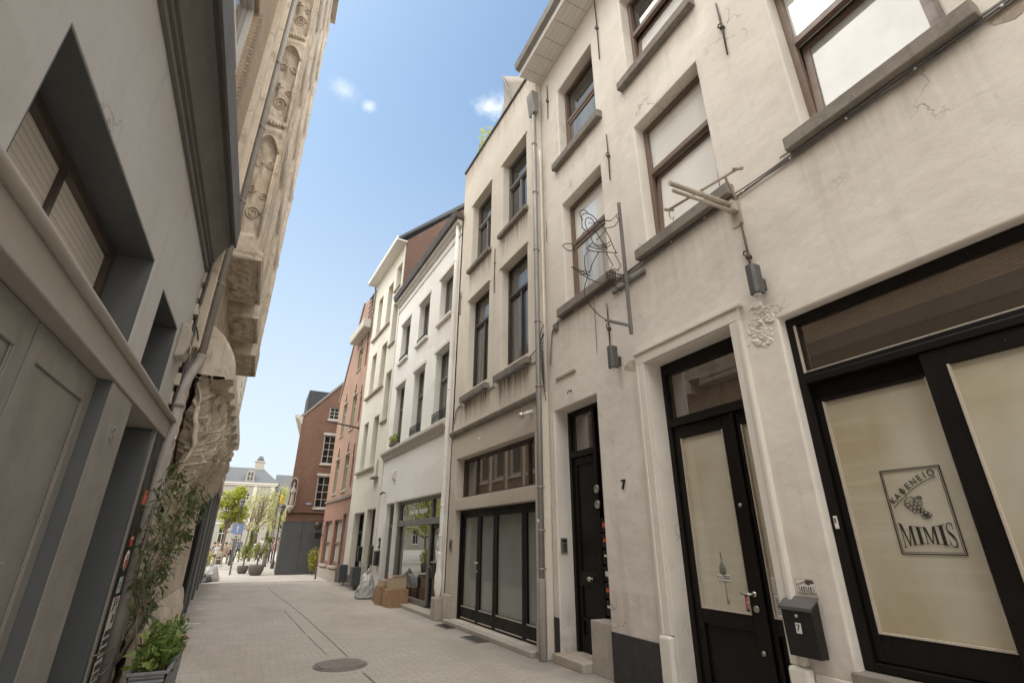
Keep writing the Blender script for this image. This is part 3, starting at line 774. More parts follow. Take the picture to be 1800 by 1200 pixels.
m = MB(); m.lathe([(.032, 0), (.032, .012), (.02, .016)], (3.74, yd, .99), 16, 'y'); m.lathe([(.022, 0), (.022, .012)], (3.74, yd, .62), 14, 'y'); m.lathe([(.02, 0), (.02, .014)], (3.73, yd, 1.95), 14, 'y')
m.build('lock', M['brass'], CD)
glazed_leaf('side_light', 3.302, 3.618, 3.36, 3.56, .03, 2.915, .93, 2.77, 'gcream', A, Y0 + .02)
MB().box(3.24, 4.62, -.34, .02, 0, .019).build('threshold', M['limestone'], A)

# ---- cafe shop window
d = MB(); Y0 = -.22
d.box(2.64, 2.72, Y0, Y0 + .12, .70, 3.62).box(-1.35, -1.28, Y0, Y0 + .12, .70, 3.62)
d.box(-1.28, 2.64, Y0, Y0 + .12, 3.53, 3.62).box(-1.28, 2.64, Y0, Y0 + .17, 2.935, 3.0).box(-1.28, 2.64, Y0, Y0 + .14, 3.0, 3.05)
d.box(-1.28, 2.64, Y0, Y0 + .12, .70, .76).box(-1.28, 2.64, Y0, Y0 + .05, 2.80, 2.935)
SF = d.build('shopfront_frame', M['black'], A, bevel=.008)
d = MB(); d.box(2.62, 2.645, Y0 + .121, Y0 + .127, 3.05, 3.53).box(-1.28, 2.62, Y0 + .121, Y0 + .127, 3.05, 3.062); d.build('glazing_bead', M['palewood'], SF)
MB().box(-1.28, 2.64, Y0 + .06, Y0 + .075, 3.05, 3.53).build('fanlight', M['gbrown'], SF)
glazed_leaf('shop_window', 1.60, 2.635, 1.76, 2.57, .765, 2.795, .955, 2.765, 'gcream', A, Y0 + .03)
glazed_leaf('sliding_window', .10, 1.735, .25, 1.585, .765, 2.93, .93, 2.80, 'gcream', A, Y0 + .10)
glazed_leaf('shop_window', -1.27, .16, -1.13, .0, .765, 2.795, .955, 2.765, 'gcream', A, Y0 + .03)
MB().box(-1.4, 2.74, -.215, .05, .60, .695).build('shop_sill', M['sill'], A, bevel=.01)

# ---- lettering on the cafe window (a thing of its own: vinyl on the glass)
def glyph_S():
    pts = []
    for i in range(25):
        t = i / 24
        a = t * 2 * math.pi * .78
        pts.append(t)
    C = [(.86, .80), (.80, .95), (.55, 1.0), (.28, .97), (.14, .82), (.20, .66), (.45, .54), (.70, .42), (.86, .27), (.78, .08), (.52, .0), (.25, .03), (.12, .22)]
    Wd = [.02, .035, .03, .05, .09, .12, .15, .15, .12, .08, .04, .035, .02]
    # Catmull-Rom
    P = []; Wp = []
    for i in range(len(C) - 1):
        p0 = C[max(0, i - 1)]; p1 = C[i]; p2 = C[i + 1]; p3 = C[min(len(C) - 1, i + 2)]
        for k in range(5):
            t = k / 5
            q = [.5 * ((2 * p1[j]) + (-p0[j] + p2[j]) * t + (2 * p0[j] - 5 * p1[j] + 4 * p2[j] - p3[j]) * t * t + (-p0[j] + 3 * p1[j] - 3 * p2[j] + p3[j]) * t ** 3) for j in (0, 1)]
            P.append(q); Wp.append(Wd[i] * (1 - t) + Wd[i + 1] * t)
    quads = []
    L = []; Rr = []
    for i, q in enumerate(P):
        a = P[max(0, i - 1)]; b = P[min(len(P) - 1, i + 1)]
        dx, dy = b[0] - a[0], b[1] - a[1]; ln = math.hypot(dx, dy) or 1
        nx, ny = -dy / ln, dx / ln
        L.append((q[0] + nx * Wp[i] / 2, q[1] + ny * Wp[i] / 2)); Rr.append((q[0] - nx * Wp[i] / 2, q[1] - ny * Wp[i] / 2))
    for i in range(len(P) - 1): quads.append([L[i], L[i + 1], Rr[i + 1], Rr[i]])
    quads.append([(.84, .72), (.88, .72), (.88, .98), (.84, .98)]); quads.append([(.10, .02), (.14, .02), (.14, .28), (.10, .28)])
    return quads
G_I = [[(.32, 0), (.68, 0), (.68, .035), (.32, .035)], [(.32, .965), (.68, .965), (.68, 1), (.32, 1)], [(.42, .035), (.58, .035), (.58, .965), (.42, .965)]]
G_M = [[(.0, 0), (.24, 0), (.24, .035), (.0, .035)], [(.68, 0), (1.0, 0), (1.0, .035), (.68, .035)], [(.0, .965), (.2, .965), (.2, 1), (.0, 1)], [(.80, .965), (1.0, .965), (1.0, 1), (.80, 1)],
       [(.10, .035), (.14, .035), (.14, .965), (.10, .965)], [(.77, .035), (.91, .035), (.91, .965), (.77, .965)],
       [(.10, 1.0), (.25, 1.0), (.52, .0), (.46, .0)], [(.46, .0), (.52, .0), (.80, 1.0), (.75, 1.0)]]
def word_mimis(mb, x_start, width, z0, h, y0, y1, arch=True):
    gl_ = [(G_M, .30), (G_I, .15), (G_M, .28), (G_I, .15), (glyph_S(), .16)]
    tot = sum(a for _, a in gl_); cx = 0
    for quads, adv in gl_:
        for q in quads:
            poly = []
            for (u, v) in q:
                if quads is G_I: u = (u - .32) / .36
                X = (cx + u * adv * .94) / tot
                e = (2 * X - 1) ** 2
                zz = z0 + (h * .16 * (1 - e) if arch else 0) + v * h * ((.66 + .34 * e) if arch else 1)
                poly.append((x_start - X * width, zz))
            mb.prism_y(poly, y0, y1)
        cx += adv
sg = root('cafe_window_sign', 'black outlined sign with grapes on the cream cafe window, reading MIMIS', 'window sign', (4.25, 0, 0), 0)
yg = Y0 + .055
m = MB(); XL, XR_, ZB, ZT = 2.275, 1.865, 1.515, 2.125
for (o_, t) in ((0, .007), (.014, .003)):
    a, b, c, e = XR_ + o_, XL - o_, ZB + o_, ZT - o_
    m.box(a, a + t, yg, yg + .002, c, e).box(b - t, b, yg, yg + .002, c, e).box(a + t, b - t, yg, yg + .002, c, c + t).box(a + t, b - t, yg, yg + .002, e - t, e)
m.build('border', M['ink'], sg)
m = MB(); word_mimis(m, 2.245, .35, 1.56, .175, yg, yg + .002); m.build('name_lettering', M['ink'], sg)
m = MB()                                                  # grapes, leaf and tendril
def ring(cx, cz, r, wv=.0035):
    n_ = 16
    for k in range(n_):
        a, b = 2 * math.pi * k / n_, 2 * math.pi * (k + 1) / n_
        m.prism_y([(cx + r * math.cos(a), cz + r * math.sin(a)), (cx + r * math.cos(b), cz + r * math.sin(b)), (cx + (r - wv) * math.cos(b), cz + (r - wv) * math.sin(b)), (cx + (r - wv) * math.cos(a), cz + (r - wv) * math.sin(a))], yg, yg + .002)
gx, gz = 2.085, 1.86
for (a, b) in ((.055, .0), (.028, .012), (0, .004), (-.026, .006), (.042, -.024), (.014, -.02), (-.012, -.024), (.022, -.045), (-.004, -.046), (-.028, -.04), (-.022, -.066), (-.046, -.062), (-.05, -.084), (-.030, -.088), (-.064, -.074)): ring(gx + a, gz + b, .0165)
def stroke(pts, wv=.0035):
    for (p, q) in zip(pts[:-1], pts[1:]):
        dx, dz = q[0] - p[0], q[1] - p[1]; l = math.hypot(dx, dz) or 1; nx, nz_ = -dz / l * wv / 2, dx / l * wv / 2
        m.prism_y([(p[0] + nx, p[1] + nz_), (q[0] + nx, q[1] + nz_), (q[0] - nx, q[1] - nz_), (p[0] - nx, p[1] - nz_)], yg, yg + .002)
stroke([(gx + x, gz + z) for x, z in ((.06, -.02), (.075, -.012), (.078, .01), (.068, .016), (.072, .036), (.055, .04), (.05, .056), (.03, .05), (.014, .06), (.01, .04), (-.002, .03), (.02, .02))])
stroke([(gx + x, gz + z) for x, z in ((.01, .03), (.0, .05), (-.01, .056), (-.016, .046), (-.006, .03))])
stroke([(gx - .014 - .0 + .018 * (1 - i / 22) * math.cos(i * .75) - .02, gz + .046 + .018 * (1 - i / 22) * math.sin(i * .75)) for i in range(20)], .003)
# underline arc of the upper word
arc = [(2.24 - .33 * t, 1.845 + .205 * math.sin(t * 1.35)) for t in [i / 16 for i in range(17)]]
stroke(arc, .004)
m.build('grape_drawing', M['ink'], sg)
for i, ch in enumerate('KAOENEIO'):
    t = (.09, .20, .33, .46, .59, .72, .83, .95)[i]
    dz = .205 * 1.35 * math.cos(t * 1.35); ln_ = math.hypot(.33, dz); sl_ = math.atan2(dz, .33)
    X = 2.24 - .33 * t + dz / ln_ * .034; Z = 1.845 + .205 * math.sin(t * 1.35) + .33 / ln_ * .034
    add_text('upper_lettering', ch, .062 if ch != 'O' or i > 3 else .05, M['ink'], sg, X, yg, Z, tilt=sl_, ext=.001)
    if i == 2: add_text('upper_lettering', 'I', .078, M['ink'], sg, X, yg, Z, tilt=sl_, ext=.0015)
# ---- mailbox 7 and the plate above it
mb_ = root('wall_mailbox', 'black metal mailbox with grey sloping lid, numbered 7, on the cafe pier', 'mailbox', (4.25, 0, 0), 0)
m = MB(); m.prism_x([(.021, .74), (.115, .74), (.135, 1.09), (.021, 1.16)], 2.90, 3.17); m.build('box', M['blackmetal'], mb_, bevel=.004)
m = MB(); m.prism_x([(.018, 1.163), (.018, 1.175), (.148, 1.10), (.145, 1.075), (.138, 1.075), (.138, 1.092)], 2.89, 3.18); m.build('lid', M['lidgrey'], mb_)
m = MB(); m.lathe([(.012, 0), (.012, .01), (.008, .012)], (3.035, .132, 1.035), 14, 'y'); m.build('lock', M['chrome'], mb_)
m = MB(); m.box(3.015, 3.06, .128, .134, .91, .985); m.build('number_card', M['paper'], mb_)
add_text('number', '7', .07, M['ink'], mb_, 3.037, .136, .947, ext=.001)
pl_ = root('cafe_plaque', 'small stained white plate reading MIMIS above the black mailbox', 'plaque', (4.25, 0, 0), 0)
m = MB(); m.box(2.90, 3.075, .002, .006, 1.20, 1.31); m.build('plate', M['paper'], pl_)
m = MB(); word_mimis(m, 3.06, .145, 1.21, .04, .0062, .0075, False)
for (a, b, c, e) in ((2.902, 3.073, 1.306, 1.308), (2.902, 3.073, 1.202, 1.204), (2.902, 2.904, 1.204, 1.306), (3.071, 3.073, 1.204, 1.306)): m.box(a, b, .0062, .0072, c, e)
m.build('lettering', M['ink'], pl_)
add_text('upper_lettering', 'KAOENEIO', .022, M['darkbrown'], pl_, 3.02, .0064, 1.275, tilt=.3, ext=.0006)
m = MB(); m.prism_y([(2.93, 1.27), (2.99, 1.29), (2.98, 1.302), (2.92, 1.300), (2.91, 1.28)], .0062, .0070); m.prism_y([(2.95, 1.262), (2.985, 1.268), (2.99, 1.285), (2.945, 1.28)], .0071, .0078); m.build('rust_stain', M['iron'], pl_)
# ---- things on the cafe door
yk = Y0 * 0 - .34 + .042
cs = root('closed_sign', 'white CLOSED sign hanging from a green lantern charm behind the cafe door glass', 'sign', (4.25, 0, 0), 0)
m = MB(); m.box(4.02, 4.19, yk, yk + .006, 1.215, 1.275); m.build('board', M['paper'], cs, bevel=.002)
add_text('lettering', 'CLOSED', .045, M['ink'], cs, 4.105, yk + .007, 1.245, ext=.0006, bold=.0006)
m = MB(); m.lathe([(.004, .13), (.02, .10), (.035, .07), (.045, .06), (.035, .05), (.04, .02), (.03, 0)], (4.11, yk + .01, 1.28), 8, sy=.25)
m.tube([(4.11, yk + .008, 1.41), (4.112, yk + .008, 1.50)], .004, 6)
m.build('charm', flat('verdigris', (.16, .18, .14), .6), cs)
m = MB(); m.tube([(4.105, yk + .008, 1.213), (4.10, yk + .008, 1.06), (4.095, yk + .008, 1.03)], .0025, 6)
for k in range(8):
    a, b = 2 * math.pi * k / 8, 2 * math.pi * (k + 1) / 8
    m.tube([(4.095 + .012 * math.cos(a), yk + .008, 1.015 + .012 * math.sin(a)), (4.095 + .012 * math.cos(b), yk + .008, 1.015 + .012 * math.sin(b))], .003, 5)
m.build('cord', M['iron'], cs)
hg = root('door_hanger', 'small red and black card with pale border under the cafe door handle', 'notice', (4.25, 0, 0), 0)
m = MB(); m.box(3.825, 3.885, yk, yk + .003, .955, 1.105); m.build('card', M['ink'], hg)
MB().box(3.835, 3.875, yk + .0032, yk + .005, .975, 1.085).build('printed_face', M['pinkish'], hg)
m = MB(); m.ell((3.855, yk + .0055, 1.035), (.007, .001, .012), 8, 5); m.box(3.845, 3.865, yk + .0052, yk + .0062, 1.0, 1.004); m.build('symbol', M['paper'], hg)
tr_ = root('door_trade_sticker', 'small pale sticker at the bottom corner of the cafe door glass', 'sticker', (4.25, 0, 0), 0)
MB().box(3.815, 3.90, yk, yk + .002, .935, .952).build('face', M['stick_white'], tr_)
mn = root('menu_card', 'white printed menu card low in the narrow side glass of the cafe door', 'menu', (4.25, 0, 0), 0)
MB().box(3.375, 3.55, yk, yk + .003, .945, 1.135).build('sheet', M['paper'], mn)
m = MB()
for i in range(11):
    zz = 1.10 - i * .013; m.box(3.50 - random.uniform(.0, .03), 3.535, yk + .0031, yk + .0038, zz, zz + .005); m.box(3.39 + random.uniform(.0, .02), 3.45, yk + .0031, yk + .0038, zz, zz + .005)
m.build('printed_line', M['ink'], mn)
mn = root('opening_notice', 'smaller white notice above the menu card in the cafe side glass', 'notice', (4.25, 0, 0), 0)
MB().box(3.375, 3.55, yk, yk + .003, 1.145, 1.285).build('sheet', M['stick_white'], mn)
m = MB()
for i in range(5): m.box(3.42 + random.uniform(0, .02), 3.52, yk + .0031, yk + .0038, 1.165 + i * .022, 1.171 + i * .022)
m.build('printed_line', M['greyframe'], mn)
bl = root('door_contact', 'small white alarm contact on the black frame left of the cafe window', 'alarm contact', (4.25, 0, 0), 0)
m = MB(); m.box(2.655, 2.685, -.099, -.088, 1.70, 1.80); m.build('housing', M['paper'], bl, bevel=.003)
MB().box(2.662, 2.678, -.0878, -.086, 1.745, 1.785).build('label_plate', M['greyframe'], bl)

# ---- wall lamps, brackets, cables on A
def wall_lamp(label, s, z):
    r = root('wall_lamp', label, 'wall lamp', (4.25, 0, 0), 0, 'charcoal box lamps on the cream house')
    m = MB(); m.prism_z([(s - .055, .07), (s + .055, .07), (s + .055, .155), (s + .03, .19), (s - .03, .19), (s - .055, .155)], z - .16, z + .16); m.build('housing', M['lampgrey'], r, bevel=.004)
    m = MB(); m.box(s - .035, s + .035, .001, .07, z - .10, z + .02); m.build('bracket', M['iron'], r)
    m = MB(); m.lathe([(.04, z - .163), (.035, z - .168)], (s, .12, 0), 14); m.build('lens', M['paper'], r)
wall_lamp('charcoal box lamp beside the iron anchor above the cafe pier', 2.79, 4.06)
wall_lamp('charcoal box lamp left of the cafe door, under the wire figure', 5.14, 4.00)
def catm(P, n=4):
    P = [Vector(p) for p in P]; Q = []
    for i in range(len(P) - 1):
        p0, p1, p2, p3 = P[max(0, i - 1)], P[i], P[i + 1], P[min(len(P) - 1, i + 2)]
        for k in range(n):
            t = k / n
            Q.append(.5 * (2 * p1 + (p2 - p0) * t + (2 * p0 - 5 * p1 + 4 * p2 - p3) * t * t + (3 * p1 - p0 - 3 * p2 + p3) * t ** 3))
    Q.append(P[-1]); return Q
# wire figure: world X in the list is distance out of the wall, turned into local y
fig = root('wire_figure_sign', 'dark wire outline of a costumed dancing man on a grey post above the street', 'wire sign', (4.25, 4.68, 0), 0)
FG = dict(post=0)
def wl(pts): return [(random.uniform(-.012, .012), 4.25 - x, z) for x, z in pts]
m = MB()
for P, closed in (
    ([(3.41, 5.67), (3.40, 5.78), (3.42, 5.89), (3.51, 5.95), (3.60, 5.93), (3.67, 5.88), (3.69, 5.79), (3.64, 5.70), (3.56, 5.64), (3.47, 5.64), (3.41, 5.67)], 1),
    ([(3.42, 5.80), (3.38, 5.88), (3.40, 5.96), (3.47, 5.985), (3.53, 5.95)], 1),
    ([(3.47, 5.72), (3.46, 5.80), (3.52, 5.88), (3.60, 5.86), (3.63, 5.78), (3.58, 5.70)], 1),
    ([(3.45, 5.65), (3.38, 5.52), (3.28, 5.37), (3.24, 5.30), (3.26, 5.23)], 0),
    ([(3.24, 5.27), (3.18, 5.22), (3.10, 5.23), (3.07, 5.28), (3.14, 5.33), (3.22, 5.345), (3.26, 5.31), (3.26, 5.26)], 1),
    ([(3.47, 5.71), (3.53, 5.61), (3.57, 5.47), (3.46, 5.35)], 0), ([(3.46, 5.35), (3.52, 5.33), (3.64, 5.34), (3.82, 5.39), (3.98, 5.41)], 0), ([(3.98, 5.41), (3.93, 5.52), (3.89, 5.65), (3.81, 5.78), (3.70, 5.88)], 0),
    ([(3.57, 5.47), (3.66, 5.45), (3.77, 5.48), (3.88, 5.58)], 0), ([(3.57, 5.43), (3.67, 5.41), (3.78, 5.44), (3.90, 5.54)], 0), ([(3.60, 5.70), (3.70, 5.58), (3.80, 5.44)], 0), ([(3.5, 5.40), (3.62, 5.38), (3.78, 5.41), (3.82, 5.45)], 0),
    ([(3.74, 5.46), (3.75, 5.52), (3.80, 5.53), (3.80, 5.46), (3.74, 5.46)], 0), ([(3.63, 5.53), (3.70, 5.60), (3.82, 5.76)], 0),
    ([(3.62, 5.82), (3.76, 5.90), (3.92, 5.95), (4.03, 6.08), (4.10, 6.17)], 0), ([(3.81, 5.78), (3.99, 5.88), (4.10, 6.06)], 0), ([(4.03, 6.09), (4.06, 6.03), (4.09, 6.05)], 0),
    ([(3.49, 5.32), (3.42, 5.21), (3.41, 5.07), (3.42, 4.97)], 0), ([(3.66, 5.34), (3.53, 5.12), (3.49, 4.98)], 0), ([(3.79, 5.38), (3.90, 5.20), (3.83, 5.09), (4.00, 5.06)], 0), ([(3.94, 5.39), (4.03, 5.22), (3.98, 5.14)], 0),
    ([(3.18, 4.97), (3.31, 4.92), (3.46, 4.86), (3.65, 4.84), (3.73, 4.90), (3.76, 5.05)], 1), ([(3.18, 4.97), (3.30, 4.96), (3.46, 4.91)], 0),
    ([(3.42, 4.97), (3.43, 4.88), (3.38, 4.67), (3.42, 4.51), (3.56, 4.36), (3.70, 4.30)], 1), ([(3.32, 4.93), (3.39, 4.97), (3.48, 4.96)], 0), ([(3.34, 4.90), (3.41, 4.93), (3.49, 4.92)], 0), ([(3.83, 5.09), (3.90, 5.13), (3.98, 5.12)], 0),
    ([(3.76, 5.05), (4.10, 5.08)], 0), ([(3.75, 4.96), (4.09, 4.96)], 0), ([(3.76, 5.0), (4.09, 5.02)], 0), ([(3.76, 4.95), (4.0, 4.80)], 0),
    *[([(3.78 + .045 * i, 5.05 + .004 * i), (3.78 + .045 * i, 4.96)], 0) for i in range(7)]):
    q = wl(P); m.tube(catm(q, 4) if closed else q, .0065, 6)
for (ex, ez) in ((3.53, 5.79), (3.58, 5.80)): m.tube([(0, 4.25 - ex + .012 * math.cos(k * .9), ez + .012 * math.sin(k * .9)) for k in range(8)], .0035, 5)
m.build('figure', M['wire'], fig)
m = MB(); m.box(-.018, .018, .12, .165, 4.18, 6.34); m.box(-.018, .018, .165, .56, 4.285, 4.315)
m.build('post', M['steelgrey'], fig, bevel=.003)
m = MB(); m.box(-.26, .46, .002, .045, 5.03, 5.08); m.box(-.016, .016, .046, .118, 5.035, 5.075); m.build('wall_bracket', M['steelgrey'], fig, bevel=.003)
br = root('steel_sign_bracket', 'weathered pale double arm bracket beside the tilted first floor window', 'bracket', (4.25, 2.92, 5.1), 0)
m = MB(); m.box(-.07, .07, .002, .012, -.26, .12); m.box(-.045, .045, .012, .10, -.09, .04); m.build('wall_plate', M['palewood'], br, bevel=.003)
m = MB(); m.tube([(.0, .04, .0), (.02, .95, -.01)], .028, 10); m.tube([(.0, .04, -.085), (.02, .92, -.095)], .02, 10); m.build('arm', M['palewood'], br)
m = MB(); m.tube([(-.42, .44, .035), (.40, .60, .03)], .016, 8); m.tube([(-.1, .1, .01), (-.28, .47, .02)], .014, 8)
m.tube([(-.45, .40, .035), (-.39, .48, .035)], .02, 6); m.tube([(.38, .55, .03), (.42, .65, .03)], .02, 6); m.tube([(.40, .60, .03), (.43, .58, -.04), (.40, .56, -.10), (.36, .58, -.08)], .006, 6)
m.build('cross_rod', M['palewood'], br)
cb = root('facade_cable', 'bundle of cables strung under the window sills of the cream house', 'cable', (4.25, 0, 0), 0)
m = MB(); c2 = MB()
for k, (off, ra) in enumerate(((0, .011), (.022, .008), (-.02, .009))):
    pts = []
    xx = -3.0
    while xx < 6.75:
        pts.append((xx, .022 + .012 * (k == 1), 5.205 + off + .012 * math.sin(xx * 1.9 + k) + .006 * math.sin(xx * 6.1 + 2 * k))); xx += .14
    pts += [(6.85, .024, 5.16 + off), (6.93, .024, 5.05 + off), (6.97, .024, 4.8), (7.0, .03, 4.5)]
    m.tube(pts, ra, 6)
m.tube([(2.3, .02, 5.28), (1.6, .02, 5.245), (.8, .02, 5.262), (.0, .02, 5.24), (-1, .02, 5.25)], .008, 6)
m.build('strand', M['steelgrey'], cb)
m = MB(); m.box(6.72, 6.84, .003, .06, 5.08, 5.20); m.build('junction_box', M['steelgrey'], cb, bevel=.01)
for i in range(13): MB().ell((-.6 + i * .56, .036, 5.195 + .01 * math.sin(i)), (.012, .01, .012), 8, 5).build('clip', M['paper'], cb)
sp = root('bare_conduit_stub', 'short pale batten on the wall beside the drainpipe, left end of the cream house', 'batten', (4.25, 0, 0), 0)
MB().box(6.25, 6.85, .001, .035, 4.16, 4.20).build('strip', M['palewood'], sp, bevel=.004)
hk = root('wall_hook', 'small dark hook above the letterbox door', 'hook', (4.25, 0, 0), 0)
m = MB(); m.tube([(6.42, .0, 3.86), (6.42, .05, 3.865), (6.40, .075, 3.83), (6.42, .07, 3.80)], .009, 6); m.lathe([(.02, 0), (.02, .006)], (6.42, .001, 3.86), 10, 'y'); m.build('hook', M['iron'], hk)
ic = root('door_intercom', 'grey intercom panel on the rounded jamb of the letterbox door', 'intercom', (4.25, 0, 0), 0)
m = MB(); m.box(6.981 - .030, 6.981, -.16, -.05, 1.42, 1.64); m.build('housing', M['steelgrey'], ic, bevel=.003)
m = MB()
for i in range(4): m.box(6.945, 6.950, -.145, -.08, 1.45 + i * .03, 1.465 + i * .03)
m.box(6.945, 6.950, -.145, -.065, 1.58, 1.62); m.build('button', M['blackmetal'], ic)

# ================================================================== the beige garage house (C)
HC = -1.75
C = root('beige_garage_house', 'beige stained house with dark glazed garage doors, roof sail above its parapet', 'house', (4.12, 7.15, 0), HC)
holesC = [(.47, 1.65, 8.30, 10.38), (2.30, 3.50, 8.30, 10.38), (.47, 1.65, 4.80, 7.36), (2.30, 3.50, 4.80, 7.36)]
MB().wall(0, 4.2, 3.93, 12.06, holesC, rev=.24).build('wall', M['plC'], C, bevel=.018, seg=2)
MB().wall(0, 4.2, 0, 3.93, [(.26, 3.86, 2.47, 3.36), (.26, 3.80, .08, 2.22)], y=.012, rev=.262).build('ground_floor_wall', M['plClow'], C, bevel=.012, seg=2)
MB().box(0, 4.2, -7, -.55, 0, 12.0).build('rear_wall', M['plC'], C)
MB().box(-.001, .02, -.55, .008, 0, 12.04).box(4.19, 4.2, -.55, -.01, 0, 12.04).build('return_wall', M['plC'], C)
MB().box(-.02, 4.22, -.32, .045, 12.062, 12.12).build('parapet_cap', M['gutter'], C, bevel=.008)
m = MB(); m.prism_x([(.013, 3.90), (.085, 3.935), (.10, 3.985), (.10, 4.02), (.0, 4.06), (.0, 3.935)], .0, 4.2); m.build('string_course', M['sill'], C, bevel=.006)
for (a, b) in ((.40, 1.72), (2.23, 3.57)):
    MB().box(a, b, -.2, .035, 7.362, 7.45).build('lintel', M['plC'], C, bevel=.006)
    MB().box(a, b, -.2, .03, 10.382, 10.44).build('lintel', M['plC'], C, bevel=.006)
for x0, x1 in ((.47, 1.65), (2.30, 3.50)):
    window(C, 1, x0, x1, 8.30, 10.38, .24, 'greyframe', 'gdark', .055, 9.62, lower_mull=((x0 + x1) / 2,), sillm='sill', sill=(.11, .10, .08))
    W = window(C, 1, x0, x1, 4.80, 7.36, .24, 'darkbrown', 'gdarkc', .06, 6.60, lower_mull=((x0 + x1) / 2,), sillm='sill', sill=(.14, .12, .12))
    MB().box(x0, x1, -.24, -.10, 4.80, 4.99).build('window_apron', M['plC'], W)
window(C, 1, .26, 3.86, 2.47, 3.36, .25, 'darkbrown', 'gbrown', .06, mull=(.85, 3.18), name='strip_window')
leafs = [(2.86, 3.79), (2.10, 2.855), (.95, 2.095), (.27, .945)]
gf_ = MB(); gf_.box(3.74, 3.80, -.25, -.12, .08, 2.22).box(.26, 3.74, -.25, -.12, 2.155, 2.22)
GFm = gf_.build('garage_frame', M['black'], C, bevel=.006)
for i, (a, b) in enumerate(leafs):
    b = min(b, 3.738)
    q = MB(); sw = .085
    q.box(a, a + sw, -.24, -.16, .085, 2.153).box(b - sw, b, -.24, -.16, .085, 2.153).box(a + sw, b - sw, -.24, -.16, .085, .33).box(a + sw, b - sw, -.24, -.16, 2.06, 2.153)
    L = q.build('garage_door', M['black'], C, bevel=.006)
    MB().box(a + sw, b - sw, -.225, -.20, .33, 2.06).build('pane', M['ggrey'], L)
    e = MB(); e.box(a + sw, b - sw, -.159, -.150, .325, .345).box(a + sw, b - sw, -.159, -.145, .12, .135); e.build('weather_bar', M['palewood'], L)
    if i == 0:
        e = MB(); e.lathe([(.03, 0), (.012, .01), (.012, .035), (.03, .045), (.028, .06)], (a + .04, -.16, 1.17), 12, 'y'); e.lathe([(.018, 0), (.018, .01)], (a + .04, -.16, 1.02), 10, 'y'); e.build('door_knob', M['chrome'], L)
MB().box(.20, 3.9, -.25, .16, .0, .078).build('threshold', M['limestone'], C, bevel=.01)
m = MB(); m.box(3.815, 4.20, .012, .05, .0, .52); m.build('pilaster_base', M['plClow'], C, bevel=.012)
m = MB(); m.box(-.005, .245, .012, .035, .0, .45); m.build('pilaster_base', M['plClow'], C, bevel=.012)
# drainpipe with hopper on the corner
P_ = MB(); P_.tube([(-.03, .085, 10.5), (-.03, .085, 7), (-.03, .085, 3.5), (-.03, .085, .25)], .047, 14)
PI = P_.build('drainpipe', M['zinc'], C)
m = MB(); m.prism_x([(.018, 10.45), (.14, 10.45), (.20, 10.95), (.20, 11.05), (.018, 11.05)], -.15, .09); m.build('hopper', M['zinc'], PI, bevel=.01)
for zz in (9.6, 8.3, 6.9, 5.35, 4.1, 2.4, 1.75, 1.2): MB().lathe([(.055, -.015), (.06, 0), (.055, .015)], (-.03, .085, zz), 14).box(-.035, -.025, .0, .05, zz - .01, zz + .01).build('pipe_clip', M['zinc'], PI)
m = MB(); m.lathe([(.05, .0), (.062, .02), (.062, 1.05), (.05, 1.07)], (-.03, .085, .0), 14); m.build('cast_iron_foot', M['greypipe'], PI)
m = MB(); m.lathe([(.035, 0), (.035, .004)], (-.03, .135, 1.88), 16, 'y'); m.build('round_sticker', M['stick_white'], PI)
p2 = root('wall_conduit', 'thin pale conduit with loose wiring in the corner between beige and cream houses', 'conduit', (4.12, 7.15, 0), HC)
m = MB(); m.tube([(-.11, .0, 9.4), (-.11, .0, 9.1), (-.13, .0, 8.9), (-.13, .0, 5.6), (-.12, .0, 4.0)], .022, 8); m.build('pipe', M['plA'], p2)
m = MB()
for k in range(5):
    z0 = 4.9 - .16 * k
    m.tube(catm([(-.16 + .02 * k, .03, z0 + .35), (-.10 + random.uniform(-.03, .03), .06, z0 + .15), (-.13, .05, z0 - .1), (-.17 + random.uniform(-.04, .03), .05, z0 - .45)], 5), .008, 5)
m.tube(catm([(-.2, .05, 5.05), (-.1, .05, 4.95), (.1, .03, 4.86), (.5, .03, 4.75), (1.1, .03, 4.66)], 5), .010, 5)
m.build('wire', M['bagdark'], p2)
cbl = root('facade_cable', 'thin cables clipped under the first floor sills of the beige house', 'cable', (4.12, 7.15, 0), HC)
m = MB()
for off in (0, .025):
    pts = [(.1 + .2 * i, .13 if .4 < .1 + .2 * i < 1.75 or 2.2 < .1 + .2 * i < 3.6 else .015, 4.615 + off + .014 * math.sin(i * 1.7 + off * 90)) for i in range(20)] + [(4.05, .02, 4.50), (4.1, .02, 4.25)]
    m.tube(pts, .009, 5)
m.build('strand', M['steelgrey'], cbl)
cm = root('security_lamp', 'small round white lamp under the string course beside the corner pipe', 'lamp', (4.12, 7.15, 0), HC)
m = MB(); m.lathe([(.05, 0), (.05, .03), (.03, .04)], (.33, .012, 3.72), 14, 'y'); m.tube([(.33, .05, 3.72), (.36, .11, 3.70), (.44, .14, 3.68)], .035, 12); m.build('body', M['pvc'], cm)
m = MB(); m.lathe([(.05, .0), (.058, .07), (.055, .075)], (.44, .14, 3.68), 14, 'x'); m.build('lens', M['chrome'], cm)
sm_ = root('wall_sensor', 'tiny white sensor below the string course near the white drainpipe', 'sensor', (4.12, 7.15, 0), HC)
m = MB(); m.lathe([(.03, 0), (.03, .03), (.015, .05)], (2.55, .012, 3.62), 10, 'y'); m.box(2.54, 2.56, .012, .03, 3.50, 3.60); m.build('body', M['pvc'], sm_)
bc = root('door_bell', 'grey bell panel on the left pier of the garage front', 'door bell', (4.12, 7.15, 0), HC)
m = MB(); m.box(3.88, 4.0, .013, .04, 1.38, 1.62); m.build('housing', M['steelgrey'], bc, bevel=.003)
